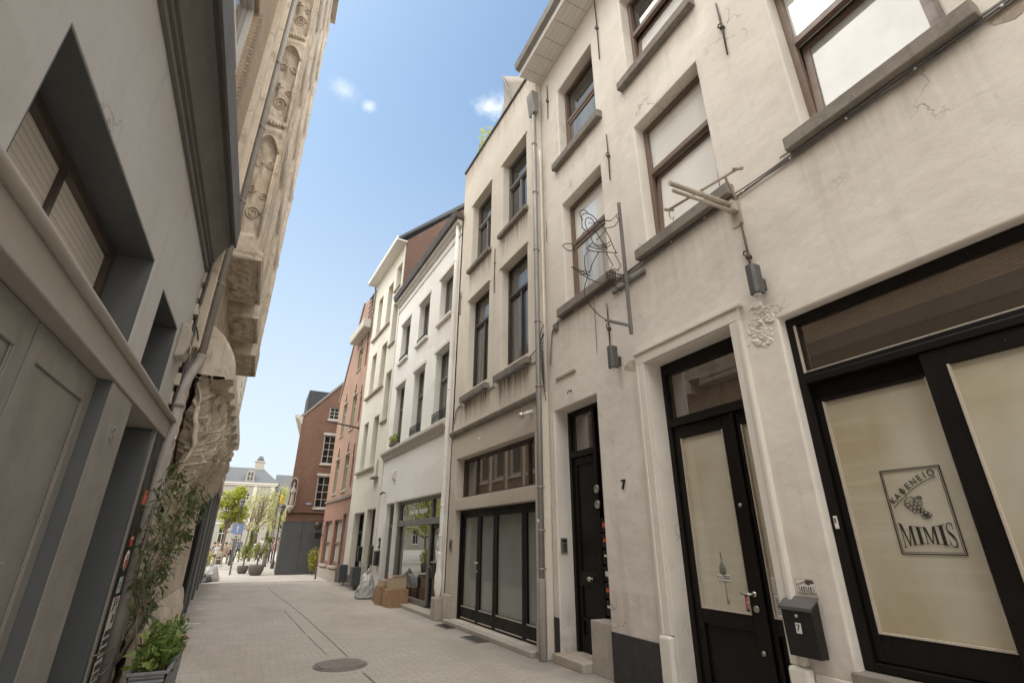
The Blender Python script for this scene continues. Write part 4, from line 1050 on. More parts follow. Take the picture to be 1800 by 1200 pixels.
MB().box(3.90, 3.97, .0405, .045, 1.44, 1.57).build('panel', M['blackmetal'], bc)
for ax, z0, z1 in ((1.98, 6.9, 8.1), (4.08, 7.2, 7.9)):
    m = MB(); m.tube([(ax, .02, z0), (ax + .006, .024, (z0 + z1) / 2), (ax, .02, z1)], .011, 6); m.ell((ax, .02, (z0 + z1) / 2 + .2), (.03, .02, .03), 8, 5); m.build('wall_anchor', M['iron'], C)
# roof sail, its pole and a plant
sl = rootz('shade_sail', 'pale grey shade sail stretched on a pole above the beige parapet', 'shade sail', (4.5, 9.9, 12.1))
def sailf(u, v):
    a = Vector((.06, .10, 3.02)).lerp(Vector((-.10, .10, .9)), v); b = Vector((2.6, -2.4, 2.6)).lerp(Vector((2.3, -2.2, .2)), v)
    p = a.lerp(b, u); sagz = .28 * math.sin(math.pi * v) * (1 - u) + .15 * math.sin(math.pi * u)
    return (p.x + sagz * .55, p.y, p.z - .3 * math.sin(math.pi * u) * (1 - v))
m = MB(); m.grid(sailf, 10, 8); ob = m.build('sail', M['fabric'], sl); so2 = ob.modifiers.new('thick', 'SOLIDIFY'); so2.thickness = .012
m = MB(); m.tube([(.05, .09, 3.05), (.32, -.22, 1.6), (.6, -.5, 0)], .022, 8); m.build('pole', M['lampgrey'], sl)

def leaf_cloud(mb, n, pick, size, aspect=.42, droop=.3, flat_=None):
    """n small folded leaves"""
    for _ in range(n):
        c = Vector(pick()); L = size * random.uniform(.65, 1.25); W_ = L * aspect * random.uniform(.8, 1.2)
        d = Vector((random.gauss(0, 1), random.gauss(0, 1), random.gauss(-droop, .7))).normalized()
        sde = d.cross(Vector((random.gauss(0, .5), random.gauss(0, .5), 1))).normalized()
        up = sde.cross(d).normalized()
        p0 = c; p3 = c + d * L; m1 = c + d * L * .45 + up * L * .06
        l = m1 + sde * W_ / 2 - up * W_ * .15; r = m1 - sde * W_ / 2 - up * W_ * .15
        mb.add([tuple(p0), tuple(l), tuple(p3), tuple(r), tuple(m1)], [(0, 1, 4), (1, 2, 4), (2, 3, 4), (3, 0, 4)])
def blob(c, r):
    while True:
        p = Vector((random.uniform(-1, 1), random.uniform(-1, 1), random.uniform(-1, 1)))
        if .25 < p.length < 1: return (c[0] + p.x * r[0], c[1] + p.y * r[1], c[2] + p.z * r[2])
rp = rootz('roof_plant', 'bright green shrub poking over the beige parapet', 'plant', (4.25, 9.95, 12.1))
m = MB(); leaf_cloud(m, 230, lambda: blob(random.choice([(-.02, -.15, .30), (-.05, .05, .25), (-.1, .25, .12)]), (.2, .22, .28)), .11, .5)
leaf_cloud(m, 26, lambda: (-.12 + random.uniform(-.04, .04), .42 + random.uniform(-.03, .12), .5 + random.uniform(0, .55)), .11, .45); m.build('foliage', M['leafspring'], rp)
m = MB()
for k in range(6): m.tube([(0, .05 * k - .1, -.1), (random.uniform(-.1, .05), .12 * k - .3, .5)], .008, 5)
m.build('stem', M['bark'], rp)

# ================================================================== the white record shop house (D)
HD = -2.5
D = root('white_shop_house', 'white rendered house with record shop window and dark gutter', 'house', (3.96, 11.35, 0), HD)
cols = ((.46, 1.52), (2.48, 3.50), (4.50, 5.52))
hD = [(a, b, 7.56, 9.06) for a, b in cols] + [(a, b, 4.52, 6.62) for a, b in cols] + [(.42, 4.42, .06, 2.68), (4.48, 5.40, .06, 2.68)]
MB().wall(0, 6.25, 0, 10.45, hD, rev=.24).build('wall', M['plD'], D, bevel=.015, seg=2)
MB().box(0, 6.25, -8, -.6, 0, 10.4).build('rear_wall', M['plD'], D)
m = MB(); m.prism_x([(.10, 10.45), (-3.8, 13.2), (-7.6, 10.45)], 0, 6.25); m.build('roof', M['darkslate'], D)
m = MB(); m.prism_x([(0.001, 10.14), (.05, 10.14), (.08, 10.20), (.16, 10.26), (.16, 10.36), (.001, 10.36)], 0, 6.25); m.box(0, 6.25, .001, .025, 9.86, 9.90); m.build('eaves_moulding', M['trimD'], D)
m = MB(); m.prism_x([(.0, 10.37), (.24, 10.37), (.29, 10.56), (.27, 10.56), (.22, 10.40), (.0, 10.40)], -.06, 6.28); m.box(-.06, .0, .0, .27, 10.38, 10.56); m.build('gutter', M['gutter'], D)
m = MB(); m.prism_x([(.001, 4.16), (.06, 4.16), (.08, 4.24), (.17, 4.33), (.17, 4.42), (.001, 4.45)], 0.235, 6.25); m.build('string_course', M['trimD'], D, bevel=.006)
for i, (a, b) in enumerate(cols):
    W = window(D, 1, a, b, 7.56, 9.06, .24, 'greyframe', 'gdarkc', .05, mull=(), sillm='trimwhite', sill=(.10, .09, .06))
    W2 = window(D, 1, a, b, 4.52, 6.62, .24, 'greyframe', 'gdarkc', .05, 5.78, sillm='trimwhite', sill=(.04, .06, .03))
    for (z0, z1) in ((9.062, 9.17), (6.622, 6.74)):
        MB().box(a - .08, b + .08, .001, .05, z0, z1).build('window_head', M['trimwhite'], D, bevel=.008)
    def rail(z0, h, PW):
        m = MB(); m.box(a + .01, b - .01, .01, .03, z0 + h, z0 + h + .02).box(a + .01, b - .01, .01, .03, z0 + .02, z0 + .04)
        n_ = 9
        for k in range(n_ + 1):
            xx = a + .02 + (b - a - .04) * k / n_; m.box(xx - .006, xx + .006, .014, .026, z0 + .04, z0 + h)
            if k < n_:
                xm = xx + (b - a - .04) / n_ / 2
                m.tube([(xm + .035 * math.cos(t), .02, z0 + h * .55 + .07 * math.sin(t)) for t in [j * .785 for j in range(9)]], .006, 4)
        m.build('railing', M['blackmetal'], PW)
    rail(4.53, .26, W2)
    if i > 0: rail(7.57, .14, W)
# shopfront
d = MB(); Y0 = -.24
d.box(4.26, 4.42, Y0, Y0 + .12, .08, 2.68).box(.42, .50, Y0, Y0 + .10, .08, 2.68).box(.50, 4.26, Y0, Y0 + .10, 2.60, 2.68).box(.50, 4.26, Y0, Y0 + .13, 1.98, 2.14)
d.box(1.50, 1.60, Y0, Y0 + .10, .12, 1.98).box(1.45, 1.55, Y0, Y0 + .095, 2.14, 2.60).box(1.60, 4.26, Y0, Y0 + .10, .08, .20)
DS = d.build('shopfront_frame', M['greyframe'], D, bevel=.006)
MB().box(.50, 4.26, Y0 + .03, Y0 + .045, 2.14, 2.60).build('fanlight', M['gshop'], DS)
sw_ = MB(); sw_.box(1.60, 4.26, Y0 + .03, Y0 + .045, .20, 1.98); sw_.build('shop_window', M['gshop'], DS)
q = MB(); q.box(.52, .60, Y0 + .0, Y0 + .06, .10, 1.97).box(1.42, 1.49, Y0, Y0 + .06, .10, 1.97).box(.60, 1.42, Y0, Y0 + .06, 1.88, 1.97).box(.60, 1.42, Y0, Y0 + .06, .10, .22)
dd = q.build('shop_door', M['blackmetal'], D, bevel=.005)
MB().box(.60, 1.42, Y0 + .02, Y0 + .032, .22, 1.88).build('pane', M['gshop'], dd)
m = MB(); m.tube([(1.38, Y0 + .06, 1.0), (1.38, Y0 + .11, 1.0), (1.28, Y0 + .11, 1.0)], .012, 8); m.build('door_handle', M['chrome'], dd)
q = MB(); q.box(5.30, 5.40, -.24, -.15, .08, 2.68).box(4.48, 4.56, -.24, -.15, .08, 2.68).box(4.56, 5.30, -.24, -.15, 2.58, 2.68).box(4.56, 5.30, -.24, -.15, 1.96, 2.06)
SD = q.build('side_door_frame', M['greyframe'], D, bevel=.005)
MB().box(4.56, 5.30, -.225, -.205, 2.06, 2.58).build('fanlight', M['gdarkc'], SD)
q = MB(); q.box(4.565, 5.295, -.235, -.19, .09, 1.955); q.box(4.60, 4.68, -.189, -.18, .2, 1.85).box(5.18, 5.26, -.189, -.18, .2, 1.85).box(4.86, 4.99, -.189, -.175, .2, 1.85); q.build('side_door', M['greyframe'], D, bevel=.005)
MB().box(.36, 5.45, -.24, .16, .0, .079).build('threshold', M['limestone'], D, bevel=.012)
P_ = MB(); P_.tube([(.16, .075, 10.38), (.16, .075, 8), (.16, .075, 4.5), (.16, .075, 2), (.16, .075, .66)], .05, 12)
PD = P_.build('drainpipe', M['plD'], D)
m = MB(); m.lathe([(.045, .42), (.06, .50), (.085, .62), (.085, .86), (.06, .98), (.055, 1.28), (.06, 1.30), (.06, 1.34), (.05, 1.36)], (.16, .085, 0), 14); m.build('swan_neck', M['plD'], PD)
for zz in (9.0, 7.4, 5.2, 3.5, 2.35, 1.7): MB().lathe([(.056, -.015), (.064, 0), (.056, .015)], (.16, .075, zz), 12).build('pipe_clip', M['plD'], PD)
MB().box(.03, .31, .001, .18, 0, .44).build('pipe_plinth', M['limestone'], D, bevel=.02)
# record shop lettering: vinyl on the glass
def record_logo(P, x, y, z, r, mat, name='round_emblem'):
    m = MB()
    m.lathe([(r, 0), (r, .003)], (x, y, z), 28, 'y')
    m.cur = 1; m.lathe([(r * .30, .0035), (r * .28, .006)], (x, y, z + r * .15), 18, 'y')
    for k, rr in enumerate((.55, .78)):
        for i in range(7):
            a0 = math.pi * (1.15 + .1 * i); a1 = a0 + .1 * math.pi
            m.prism_y([(x + r * rr * math.cos(a0), z + .15 * r + r * rr * math.sin(a0)), (x + r * rr * math.cos(a1), z + .15 * r + r * rr * math.sin(a1)), (x + r * (rr - .09) * math.cos(a1), z + .15 * r + r * (rr - .09) * math.sin(a1)), (x + r * (rr - .09) * math.cos(a0), z + .15 * r + r * (rr - .09) * math.sin(a0))], y + .0035, y + .006)
    m.cur = 0
    for sgn in (1, -1):
        for i in range(8):
            a0 = sgn * (math.pi * (.18 + .08 * i)); a1 = sgn * (math.pi * (.18 + .08 * (i + 1)))
            m.prism_y([(x + 1.22 * r * math.cos(a0), z + 1.35 * r * math.sin(a0)), (x + 1.22 * r * math.cos(a1), z + 1.35 * r * math.sin(a1)), (x + 1.05 * r * math.cos(a1), z + 1.16 * r * math.sin(a1)), (x + 1.05 * r * math.cos(a0), z + 1.16 * r * math.sin(a0))], y, y + .003)
    return m.build(name, None, P, mats=[mat, M['ink']])
rs = root('record_shop_sign', 'white lettering of the record shop with round emblem on its upper window', 'shop sign', (3.96, 11.35, 0), HD)
record_logo(rs, 3.93, -.19, 2.37, .17, M['vinylwhite'])
add_text('lettering', 'wear em records', .215, M['vinylwhite'], rs, 2.72, -.188, 2.36, ext=.002, bold=.013, space=1.05)
rs2 = root('door_emblem', 'white round record emblem on the glass shop door', 'sticker', (3.96, 11.35, 0), HD)
record_logo(rs2, .98, -.20, 1.46, .14, M['vinylwhite'])
mb2 = root('wall_mailbox', 'dark mailbox with silver lid on the pier right of the record shop door', 'mailbox', (3.96, 11.35, 0), HD)
m = MB(); m.box(.30, .58, .002, .13, .80, 1.12); m.build('box', M['blackmetal'], mb2, bevel=.006); m = MB(); m.prism_x([(.001, 1.122), (.14, 1.122), (.14, 1.14), (.001, 1.165)], .29, .59); m.build('lid', M['chrome'], mb2)
MB().lathe([(.012, 0), (.012, .008)], (.50, .13, 1.0), 10, 'y').build('lock', M['chrome'], mb2)
mb3 = root('wall_mailbox', 'tall dark mailbox on the white pier beside the grey side door', 'mailbox', (3.96, 11.35, 0), HD)
m = MB(); m.box(5.62, 5.92, .002, .12, .85, 1.25); m.build('box', M['blackmetal'], mb3, bevel=.006); MB().prism_x([(.001, 1.252), (.13, 1.252), (.13, 1.27), (.001, 1.29)], 5.61, 5.93).build('lid', M['lidgrey'], mb3)
ib = root('door_intercom', 'narrow dark intercom with pale screen above the tall dark mailbox', 'intercom', (3.96, 11.35, 0), HD)
m = MB(); m.box(5.68, 5.84, .002, .035, 1.36, 1.66); m.build('housing', M['blackmetal'], ib, bevel=.003); MB().box(5.71, 5.81, .0355, .038, 1.42, 1.56).build('screen', M['paper'], ib)
al = root('alarm_box', 'small white alarm box high on the white shop house', 'alarm box', (3.96, 11.35, 0), HD)
m = MB(); m.prism_x([(.001, 3.36), (.07, 3.40), (.09, 3.56), (.06, 3.66), (.001, 3.66)], 4.62, 4.80); m.build('housing', M['pvc'], al, bevel=.008); m = MB(); m.tube([(4.71, .02, 3.35), (4.71, .03, 3.25)], .012, 6); m.build('conduit', M['pvc'], al)
sc2 = root('security_camera', 'small dark camera on the white wall above the intercom', 'camera', (3.96, 11.35, 0), HD)
m = MB(); m.tube([(5.66, .0, 3.05), (5.66, .09, 3.05)], .02, 8); m.tube([(5.62, .10, 3.06), (5.80, .13, 3.02)], .035, 10); m.build('body', M['lampgrey'], sc2)
fb = root('window_flower', 'green potted plant on the far balcony rail of the white house', 'plant', (3.96, 11.35, 0), HD)
m = MB(); leaf_cloud(m, 160, lambda: blob((4.98, .06, 4.72), (.42, .12, .16)), .10, .5); m.build('foliage', M['leafolive'], fb); MB().box(4.6, 5.36, .035, .13, 4.52, 4.60).build('trough', M['potgrey'], fb)

# ================================================================== the ivory house (E)
HE = -3.75
E_ = root('ivory_tall_house', 'tall ivory house with white eaves and bare brick side gable', 'house', (3.69, 17.54, 0), HE)
ca, cb_, cc = (2.92, 3.64), (1.38, 2.14), (.22, 1.02)
hE = [(*c, z0, z1) for c in (ca, cb_) for (z0, z1) in ((10.06, 12.04), (7.32, 9.22), (4.16, 6.14))] + [(*cc, 11.34, 12.46), (*cc, 8.85, 10.70), (*cc, 5.74, 7.66), (1.96, 3.55, .06, 2.56), (.50, 1.62, .06, 2.62)]
MB().wall(0, 4.45, 0, 13.28, hE, rev=.3).build('wall', M['plE'], E_, bevel=.015, seg=2)
MB().box(.01, 4.45, -8, -.6, 0, 13.2).build('rear_wall', M['plE'], E_)
m = MB(); m.prism_x([(-.002, 0), (-.002, 13.3), (-4.6, 18.0), (-9.2, 13.3), (-9.2, 0)], -.03, .012); m.build('side_gable', M['brickE'], E_)
m = MB(); m.prism_x([(.36, 13.22), (.36, 13.34), (-4.6, 18.28), (-9.5, 13.34), (-9.5, 13.2), (-4.6, 18.04)], -.10, 4.5); m.build('roof', M['slate'], E_)
m = MB(); m.box(-.12, 4.50, .002, .40, 13.16, 13.215); m.box(-.12, 4.5, .402, .44, 13.15, 13.36); m.build('eaves_board', M['pvc'], E_)
m = MB(); m.box(.02, .16, .002, .03, 0, 13.15); m.build('corner_strip', M['plE'], E_)
for c in (ca, cb_):
    for (z0, z1) in ((10.06, 12.04), (7.32, 9.22), (4.16, 6.14)): window(E_, 1, *c, z0, z1, .3, 'darkbrown', 'gdarkc', .05, z0 + (z1 - z0) * .68)
for z0 in (10.06, 7.32, 4.16): MB().box(1.30, 3.95, .002, .10, z0 - .09, z0 - .004).build('long_sill', M['limestone'], E_, bevel=.008)
for (z0, z1) in ((11.34, 12.46), (8.85, 10.70), (5.74, 7.66)): window(E_, 1, *cc, z0, z1, .3, 'darkbrown', 'gdarkc', .05, sillm='limestone', sill=(.08, .08, .06))
m = MB(); m.prism_y([(.72, 3.72), (1.02, 3.72), (1.02, 4.18), (.985, 4.28), (.87, 4.36), (.755, 4.28), (.72, 4.18)], .001, .004); m.build('niche', M['limestone'], E_)
MB().box(.60, 1.16, .002, .16, 3.64, 3.715).build('niche_ledge', M['sill'], E_, bevel=.01)
window(E_, 1, 1.96, 3.55, .40, 2.56, .3, 'blackmetal', 'gshop', .055, 1.86, mull=(2.75,), lower_mull=(2.45, 3.0), name='shop_window')
m = MB(); m.box(.50, 1.62, -.3, -.22, .06, 2.62); m.box(.58, 1.0, -.219, -.20, .2, 1.9).box(1.1, 1.54, -.219, -.20, .2, 1.9); m.build('door', M['black'], E_)
MB().box(1.80, 3.75, .002, .12, 0, .12).box(1.96, 3.55, -.3, .0, .062, .38).build('shop_sill', M['sill'], E_, bevel=.01)
for a_, b_ in ((3.56, 3.92), (1.55, 1.93)): MB().box(a_, b_, .002, .30, .121, .72).build('side_panel', M['darkL1'], E_, bevel=.01)
m = MB(); m.tube([(4.40, .08, 13.1), (4.40, .02 + .05, 12.7), (4.38, .06, 10.5)], .035, 8); m.build('drainpipe', M['zinc'], E_)
m2_ = root('wall_mailbox', 'dark mailbox on the ivory pier between shop and door', 'mailbox', (3.69, 17.54, 0), HE)
m = MB(); m.box(1.70, 1.90, .002, .12, .90, 1.35); m.build('box', M['blackmetal'], m2_, bevel=.006); MB().prism_x([(.001, 1.352), (.13, 1.352), (.13, 1.37), (.001, 1.39)], 1.69, 1.91).build('lid', M['lidgrey'], m2_)
m3_ = root('wall_mailbox', 'dark mailbox beside the white shop house, on the ivory pier near the bag', 'mailbox', (3.69, 17.54, 0), HE)
m = MB(); m.box(.22, .42, .002, .13, .85, 1.40); m.build('box', M['darkbrown'], m3_, bevel=.006); MB().prism_x([(.001, 1.402), (.14, 1.402), (.14, 1.42), (.001, 1.44)], .21, .43).build('lid', M['lidgrey'], m3_)
fp = root('flag_pole', 'grey bracket pole jutting from the pink house beside the ivory wall', 'bracket', (3.40, 21.98, 0), -4.25)
m = MB(); m.tube([(.25, .0, 6.2), (.35, .55, 6.28), (.4, 1.15, 6.36)], .035, 8); m.lathe([(.08, 0), (.08, .02)], (.25, .0, 6.2), 10, 'y'); m.build('pole', M['iron'], fp)

# ================================================================== the pink brick house (F)
HF = -4.25
F_ = root('pink_brick_house', 'pink brick gabled house with green framed windows', 'house', (3.40, 21.98, 0), HF)
f1, f2 = (1.32, 2.08), (3.28, 4.02)
hF = [(*f1, 9.35, 10.45), (*f1, 6.42, 8.06), (*f2, 6.42, 8.06), (*f1, 3.64, 5.25), (*f2, 3.64, 5.25), (.34, .66, 9.2, 10.4), (.34, .66, 6.5, 7.7), (.34, .66, 3.7, 5.0)]
MB().wall(0, 5.2, 3.32, 8.62, [h for h in hF if h[2] < 9], rev=.14).build('wall', M['brickF'], F_)
m = MB(); m.wall(0, 2.9, 8.62, 11.2, [h for h in hF if h[2] > 9], rev=.14); m.prism_y([(2.9, 8.62), (5.2, 8.62), (2.9, 12.0)], -.14, 0); m.prism_y([(0, 11.2), (2.9, 11.2), (2.9, 12.0), (2.1, 13.1), (1.1, 13.1), (0, 11.6)], -.14, 0)
m.build('gable', M['brickF'], F_)
MB().wall(0, 5.2, 0, 3.318, [(1.05, 2.55, .58, 2.42), (3.05, 4.55, .58, 2.42), (.32, .95, .0, 2.62)], y=.01, rev=.16).build('ground_floor_wall', M['brickFlow'], F_)
m = MB(); m.box(-.01, 5.2, .011, .07, 3.26, 3.36); m.build('string_course', M['sill'], F_)
MB().box(.98, 5.2, .011, .06, 0, .42).build('plinth', M['limestone'], F_, bevel=.01)
MB().box(0, 5.2, -8, -.4, 0, 8.6).build('rear_wall', M['brickF'], F_)
m = MB(); m.prism_y([(5.3, 8.55), (2.2, 13.25), (1.2, 13.25), (-.0, 11.7), (0, 8.55)], -8, -.15); m.build('roof', M['tile'], F_)
m = MB()
for i in range(7):
    for j in range(6):
        m.tube([(.12 + .155 * i + .0, -.02 - .0, 11.62 + .26 * j), (.12 + .155 * i, -.13, 11.88 + .26 * j)], .075, 8)
m.build('roof_tile', M['tile'], F_)
m = MB(); m.prism_y([(5.33, 8.50), (5.45, 8.56), (2.32, 13.32), (2.2, 13.22)], -.2, .05); m.build('verge', M['zinc'], F_)
m = MB(); m.box(-.05, 2.7, .002, .42, 10.95, 11.02); m.box(-.05, 2.7, .39, .43, 11.021, 11.38); m.box(2.66, 2.7, .002, .389, 11.021, 11.38).box(-.05, -.01, .002, .389, 11.021, 11.38); m.build('cornice', M['trimD'], F_, bevel=.01)
for h in hF:
    if h[0] < 1: MB().box(h[0], h[1], -.10, -.06, h[2], h[3]).build('shutter', M['redshutter'], F_)
    else: window(F_, 1, *h, .12, 'greenframe', 'gdarkc', .06, h[2] + (h[3] - h[2]) * .66, lower_mull=((h[0] + h[1]) / 2,), sillm='limestone', sill=(.08, .05, .05))
    m = MB(); xm = (h[0] + h[1]) / 2; m.box(xm - .02, xm + .02, .002, .03, h[3] + .02, h[3] + .55).box(xm - .16, xm + .16, .031, .045, h[3] + .20, h[3] + .235); m.build('wall_anchor', M['iron'], F_)
    if h[0] > 1: MB().box(h[0] - .06, h[1] + .06, -.1, .02, h[3] + .002, h[3] + .09).build('lintel', M['limestone'], F_)
for (a, b) in ((1.05, 2.55), (3.05, 4.55)):
    window(F_, 1, a, b, .58, 2.42, .14, 'brownframe', 'gcurtain', .08, 1.45, sillm='limestone', sill=(.10, .10, .05), name='shop_window')
q = MB(); q.box(.32, .95, -.15, -.08, 0, 2.62); q.box(.40, .87, -.079, -.06, .15, 1.9); q.build('door', M['brownframe'], F_)
sgF = root('hanging_sign', 'dark round hanging sign on the pink house, above a smaller square one', 'hanging sign', (3.40, 21.98, 0), HF)
m = MB(); m.lathe([(.19, -.03), (.19, .03)], (4.85, .30, 2.22), 20, 'x'); m.build('disc', M['darkbrown'], sgF); m = MB(); m.tube([(4.85, .01, 2.45), (4.85, .65, 2.45)], .015, 6); m.box(4.835, 4.865, .38, .46, 2.44, 2.46); m.build('bracket', M['iron'], sgF)
sgF = root('hanging_sign', 'small square dark sign box under the round one on the pink house', 'hanging sign', (3.40, 21.98, 0), HF)
m = MB(); m.box(4.78, 4.90, .10, .40, 1.66, 1.94); m.build('box', M['blackmetal'], sgF, bevel=.01); m = MB(); m.tube([(4.84, .01, 1.8), (4.84, .1, 1.8)], .02, 6); m.build('bracket', M['iron'], sgF)
bu = rootz('yellow_shrub', 'yellow green shrub between the pink house and the grey hoarding', 'shrub', (2.88, 27.6, 0))
m = MB(); leaf_cloud(m, 420, lambda: blob((0, 0, .75), (.30, .28, .55)), .13, .5); m.build('foliage', M['leafyellow'], bu); m = MB()
for k in range(5): m.tube([(0, 0, 0), (random.uniform(-.15, .15), random.uniform(-.15, .15), .8)], .012, 5)
m.build('stem', M['bark'], bu)
tp = rootz('slim_post', 'thin dark post at the end of the pink house', 'post', (2.78, 25.2, 0)); m = MB(); m.lathe([(.03, 0), (.03, .7), (.02, .72)], n=10); m.build('shaft', M['lampgrey'], tp); MB().lathe([(.05, 0), (.05, .03)], n=10).build('foot', M['lampgrey'], tp)

# ================================================================== red brick corner house beyond (G), hoarding, statue
G = rootz('red_corner_house', 'dark red brick corner house with white windows and slate roof', 'house', (1.40, 30.0, 0), 0)   # local x = world x; out = -y
o = -1
hG = [(1.36, 1.96, 7.30, 8.35), (1.32, 1.98, 5.55, 7.6), (1.30, 2.0, 3.2, 5.0)]
hG = [(1.40, 1.98, 7.55, 8.45), (1.32, 2.00, 5.60, 7.22), (1.30, 2.0, 3.22, 4.92), (4.0, 4.7, 5.6, 7.2), (4.0, 4.7, 3.2, 4.9)]
MB(o).wall(0, 8, 0, 8.15, [h for h in hG if h[3] < 8.15], rev=.12).build('wall', M['brickG'], G)
m = MB(o); m.wall(1.0, 2.6, 8.15, 9.25, [(1.40, 1.98, 8.151, 8.9)], rev=.12); m.prism_y([(.05, 8.15), (1.0, 8.15), (1.0, 9.25)], -.12, 0); m.prism_y([(1.0, 9.25), (2.6, 9.25), (2.6, 11.1)], -.12, 0); m.prism_y([(2.6, 8.15), (8, 8.15), (8, 9), (4.3, 13), (2.6, 11.1)], -.12, 0); m.build('gable', M['brickG'], G)
hG[0] = (1.40, 1.98, 8.151, 8.9)
MB(o).prism_z([(0, -.12), (.25, -.12), (.25, -.5), (8, -.5), (9.4, -14), (1.6, -14)], 0, 8.1).build('rear_wall', M['brickG'], G)
pr_ = [(-.2, 8.12), (4.3, 13.2), (8.5, 8.6), (8.5, 8.4), (4.3, 12.9), (-.1, 8.0)]
m = MB(o); m.add([(x, -.02, z) for x, z in pr_] + [(x + 1.6, -14, z) for x, z in pr_], [tuple(range(6)), tuple(range(6, 12))[::-1]] + [(i, (i + 1) % 6, 6 + (i + 1) % 6, 6 + i) for i in range(6)]); m.build('roof', M['darkslate'], G)
m = MB(o); m.prism_y([(-.10, 8.14), (-.02, 8.26), (4.3, 13.26), (4.3, 13.08), (.05, 8.2)], -.02, .06); m.build('verge', M['zinc'], G)
pr_ = [(-.42, 8.22), (.02, 8.22), (.02, 7.72), (-.12, 7.80), (-.2, 8.0), (-.4, 8.08)]
m = MB(o); m.add([(x, .06, z) for x, z in pr_] + [(x + 1.6, -14, z) for x, z in pr_], [tuple(range(6)), tuple(range(6, 12))[::-1]] + [(i, (i + 1) % 6, 6 + (i + 1) % 6, 6 + i) for i in range(6)]); m.build('cornice', M['trimD'], G)
m = MB(o); m.box(.25, 2.2, -5, -2.2, 8.2, 10.35); m.build('dormer', M['darkslate'], G)
for h in hG: window(G, o, h[0], h[1], h[2], h[3], .1, 'whiteframe', 'gdark', .06, None, grid=(2, 4) if h[3] - h[2] > 1 else (2, 3), sillm='trimD', sill=(.10, .06, .05))
for h in hG[1:]: MB(o).box(h[0] - .06, h[1] + .06, .002, .03, h[3] + .002, h[3] + .14).build('window_head', M['trimD'], G)
MB(o).box(-.02, 8, .002, .07, 2.95, 3.05).build('string_course', M['brickG'], G)
sp_ = root('street_name_plate', 'small pale blue street name plate on the red brick corner house', 'street sign', (2.42, 29.98, 3.42), 0)
sp_.rotation_euler = (0, 0, 0)
MB(-1).box(-.14, .14, .0, .012, -.045, .045).build('plate', M['signblue'], sp_); m = MB(-1); m.box(-.11, .11, .0125, .014, -.012, .012); m.build('lettering', M['paper'], sp_)
st = rootz('corner_statue', 'white robed stone statue in an arched niche on the red brick corner', 'statue', (1.50, 29.86, 3.20))
m = MB(); m.lathe([(.13, .12), (.15, .20), (.14, .45), (.115, .70), (.15, .86), (.14, .98), (.06, 1.06), (.05, 1.09), (.085, 1.13), (.095, 1.20), (.07, 1.29), (.02, 1.32)], n=14, sy=.8)
m.tube([(.12, -.03, .93), (.13, -.10, .78), (.02, -.14, .76)], [.05, .045, .03], 8); m.tube([(-.12, -.03, .93), (-.13, -.10, .76), (-.02, -.14, .74)], [.05, .045, .03], 8)
for k in range(7): m.tube([(.12 * math.cos(k * .9), .09 * math.sin(k * .9), .14), (.10 * math.cos(k * .9 + .1), .08 * math.sin(k * .9), .75)], .025, 6)
m.build('figure', M['statue'], st)
m = MB(); m.lathe([(.06, -.28), (.15, -.16), (.24, -.04), (.26, .04), (.24, .10)], n=16); m.build('console', M['statue'], st)
m = MB()
for i in range(10):
    a0, a1 = math.pi * i / 10, math.pi * (i + 1) / 10
    m.prism_y([(.30 * math.cos(a0), 1.25 + .30 * math.sin(a0)), (.30 * math.cos(a1), 1.25 + .30 * math.sin(a1)), (.24 * math.cos(a1), 1.25 + .24 * math.sin(a1)), (.24 * math.cos(a0), 1.25 + .24 * math.sin(a0))], -.18, .10)
m.box(.24, .30, -.05, .10, .1, 1.25).box(-.30, -.24, -.05, .10, .1, 1.25); m.build('niche_frame', M['statue'], st)
st.scale = (.66, .66, 1)
st.location.x = 1.53
hb = rootz('site_hoarding', 'tall anthracite site hoarding in front of the red brick corner house', 'hoarding', (1.26, 28.6, 0))
m = MB()
for i in range(2): m.box(.955 * i, .955 * i + .948, 0, .05, .06, 2.42)
m.box(0, .05, .052, 1.35, .06, 2.42); m.build('panel', M['hoarding'], hb, bevel=.004)
m = MB(); m.box(-.01, 1.92, -.01, .06, .0, .055); m.box(-.01, 1.92, -.008, .058, 2.421, 2.46); m.build('rail', M['hoarding'], hb)
m = MB(); m.box(.95, .955, -.004, .05, .06, 2.42); m.box(.02, 1.9, -.003, -.0005, 1.10, 1.108); m.build('joint_strip', M['blackmetal'], hb)

# ================================================================== left side, near: grey painted shop (L1); local y points INTO the wall, so o = -1
o = -1
L1 = root('grey_painted_house', 'grey painted shop house with heavy dark cornice and tan brick upper floor', 'house', (-1.10, 0, 0), 0)
MB(o).wall(-5, 6.42, 2.83, 5.3, [(-.7, 1.72, 2.86, 3.70), (2.16, 4.36, 2.86, 3.70), (4.85, 5.84, 2.86, 3.68)], rev=.30).build('wall', M['plL1'], L1, bevel=.006)
MB(o).wall(-5, 6.60, 5.3, 10.2, [(-2.6, -.5, 6.22, 8.1), (.2, 2.4, 6.22, 8.1), (3.2, 5.42, 6.22, 8.1)], y=-.02, rev=.16).build('brick_wall', M['brickL1'], L1)
MB(o).box(-5, 6.6, -7, -.7, 0, 10.1).box(6.1, 6.6, -.69, -.06, 0, 10.1).build('rear_wall', M['brickL1'], L1)
m = MB(o); m.prism_x([(.001, 4.68), (.03, 4.69), (.03, 4.745), (.012, 4.75), (.012, 4.775), (.045, 4.785), (.045, 4.83), (.07, 4.835), (.10, 4.93), (.165, 5.07), (.20, 5.10), (.20, 5.13), (.235, 5.14), (.235, 5.36), (.001, 5.46)], -5, 6.42); m.build('cornice', M['moulding'], L1)
m = MB(o); m.box(-5, 6.425, .236, .262, 5.10, 5.40); m.build('cornice_edge', M['moulding'], L1)
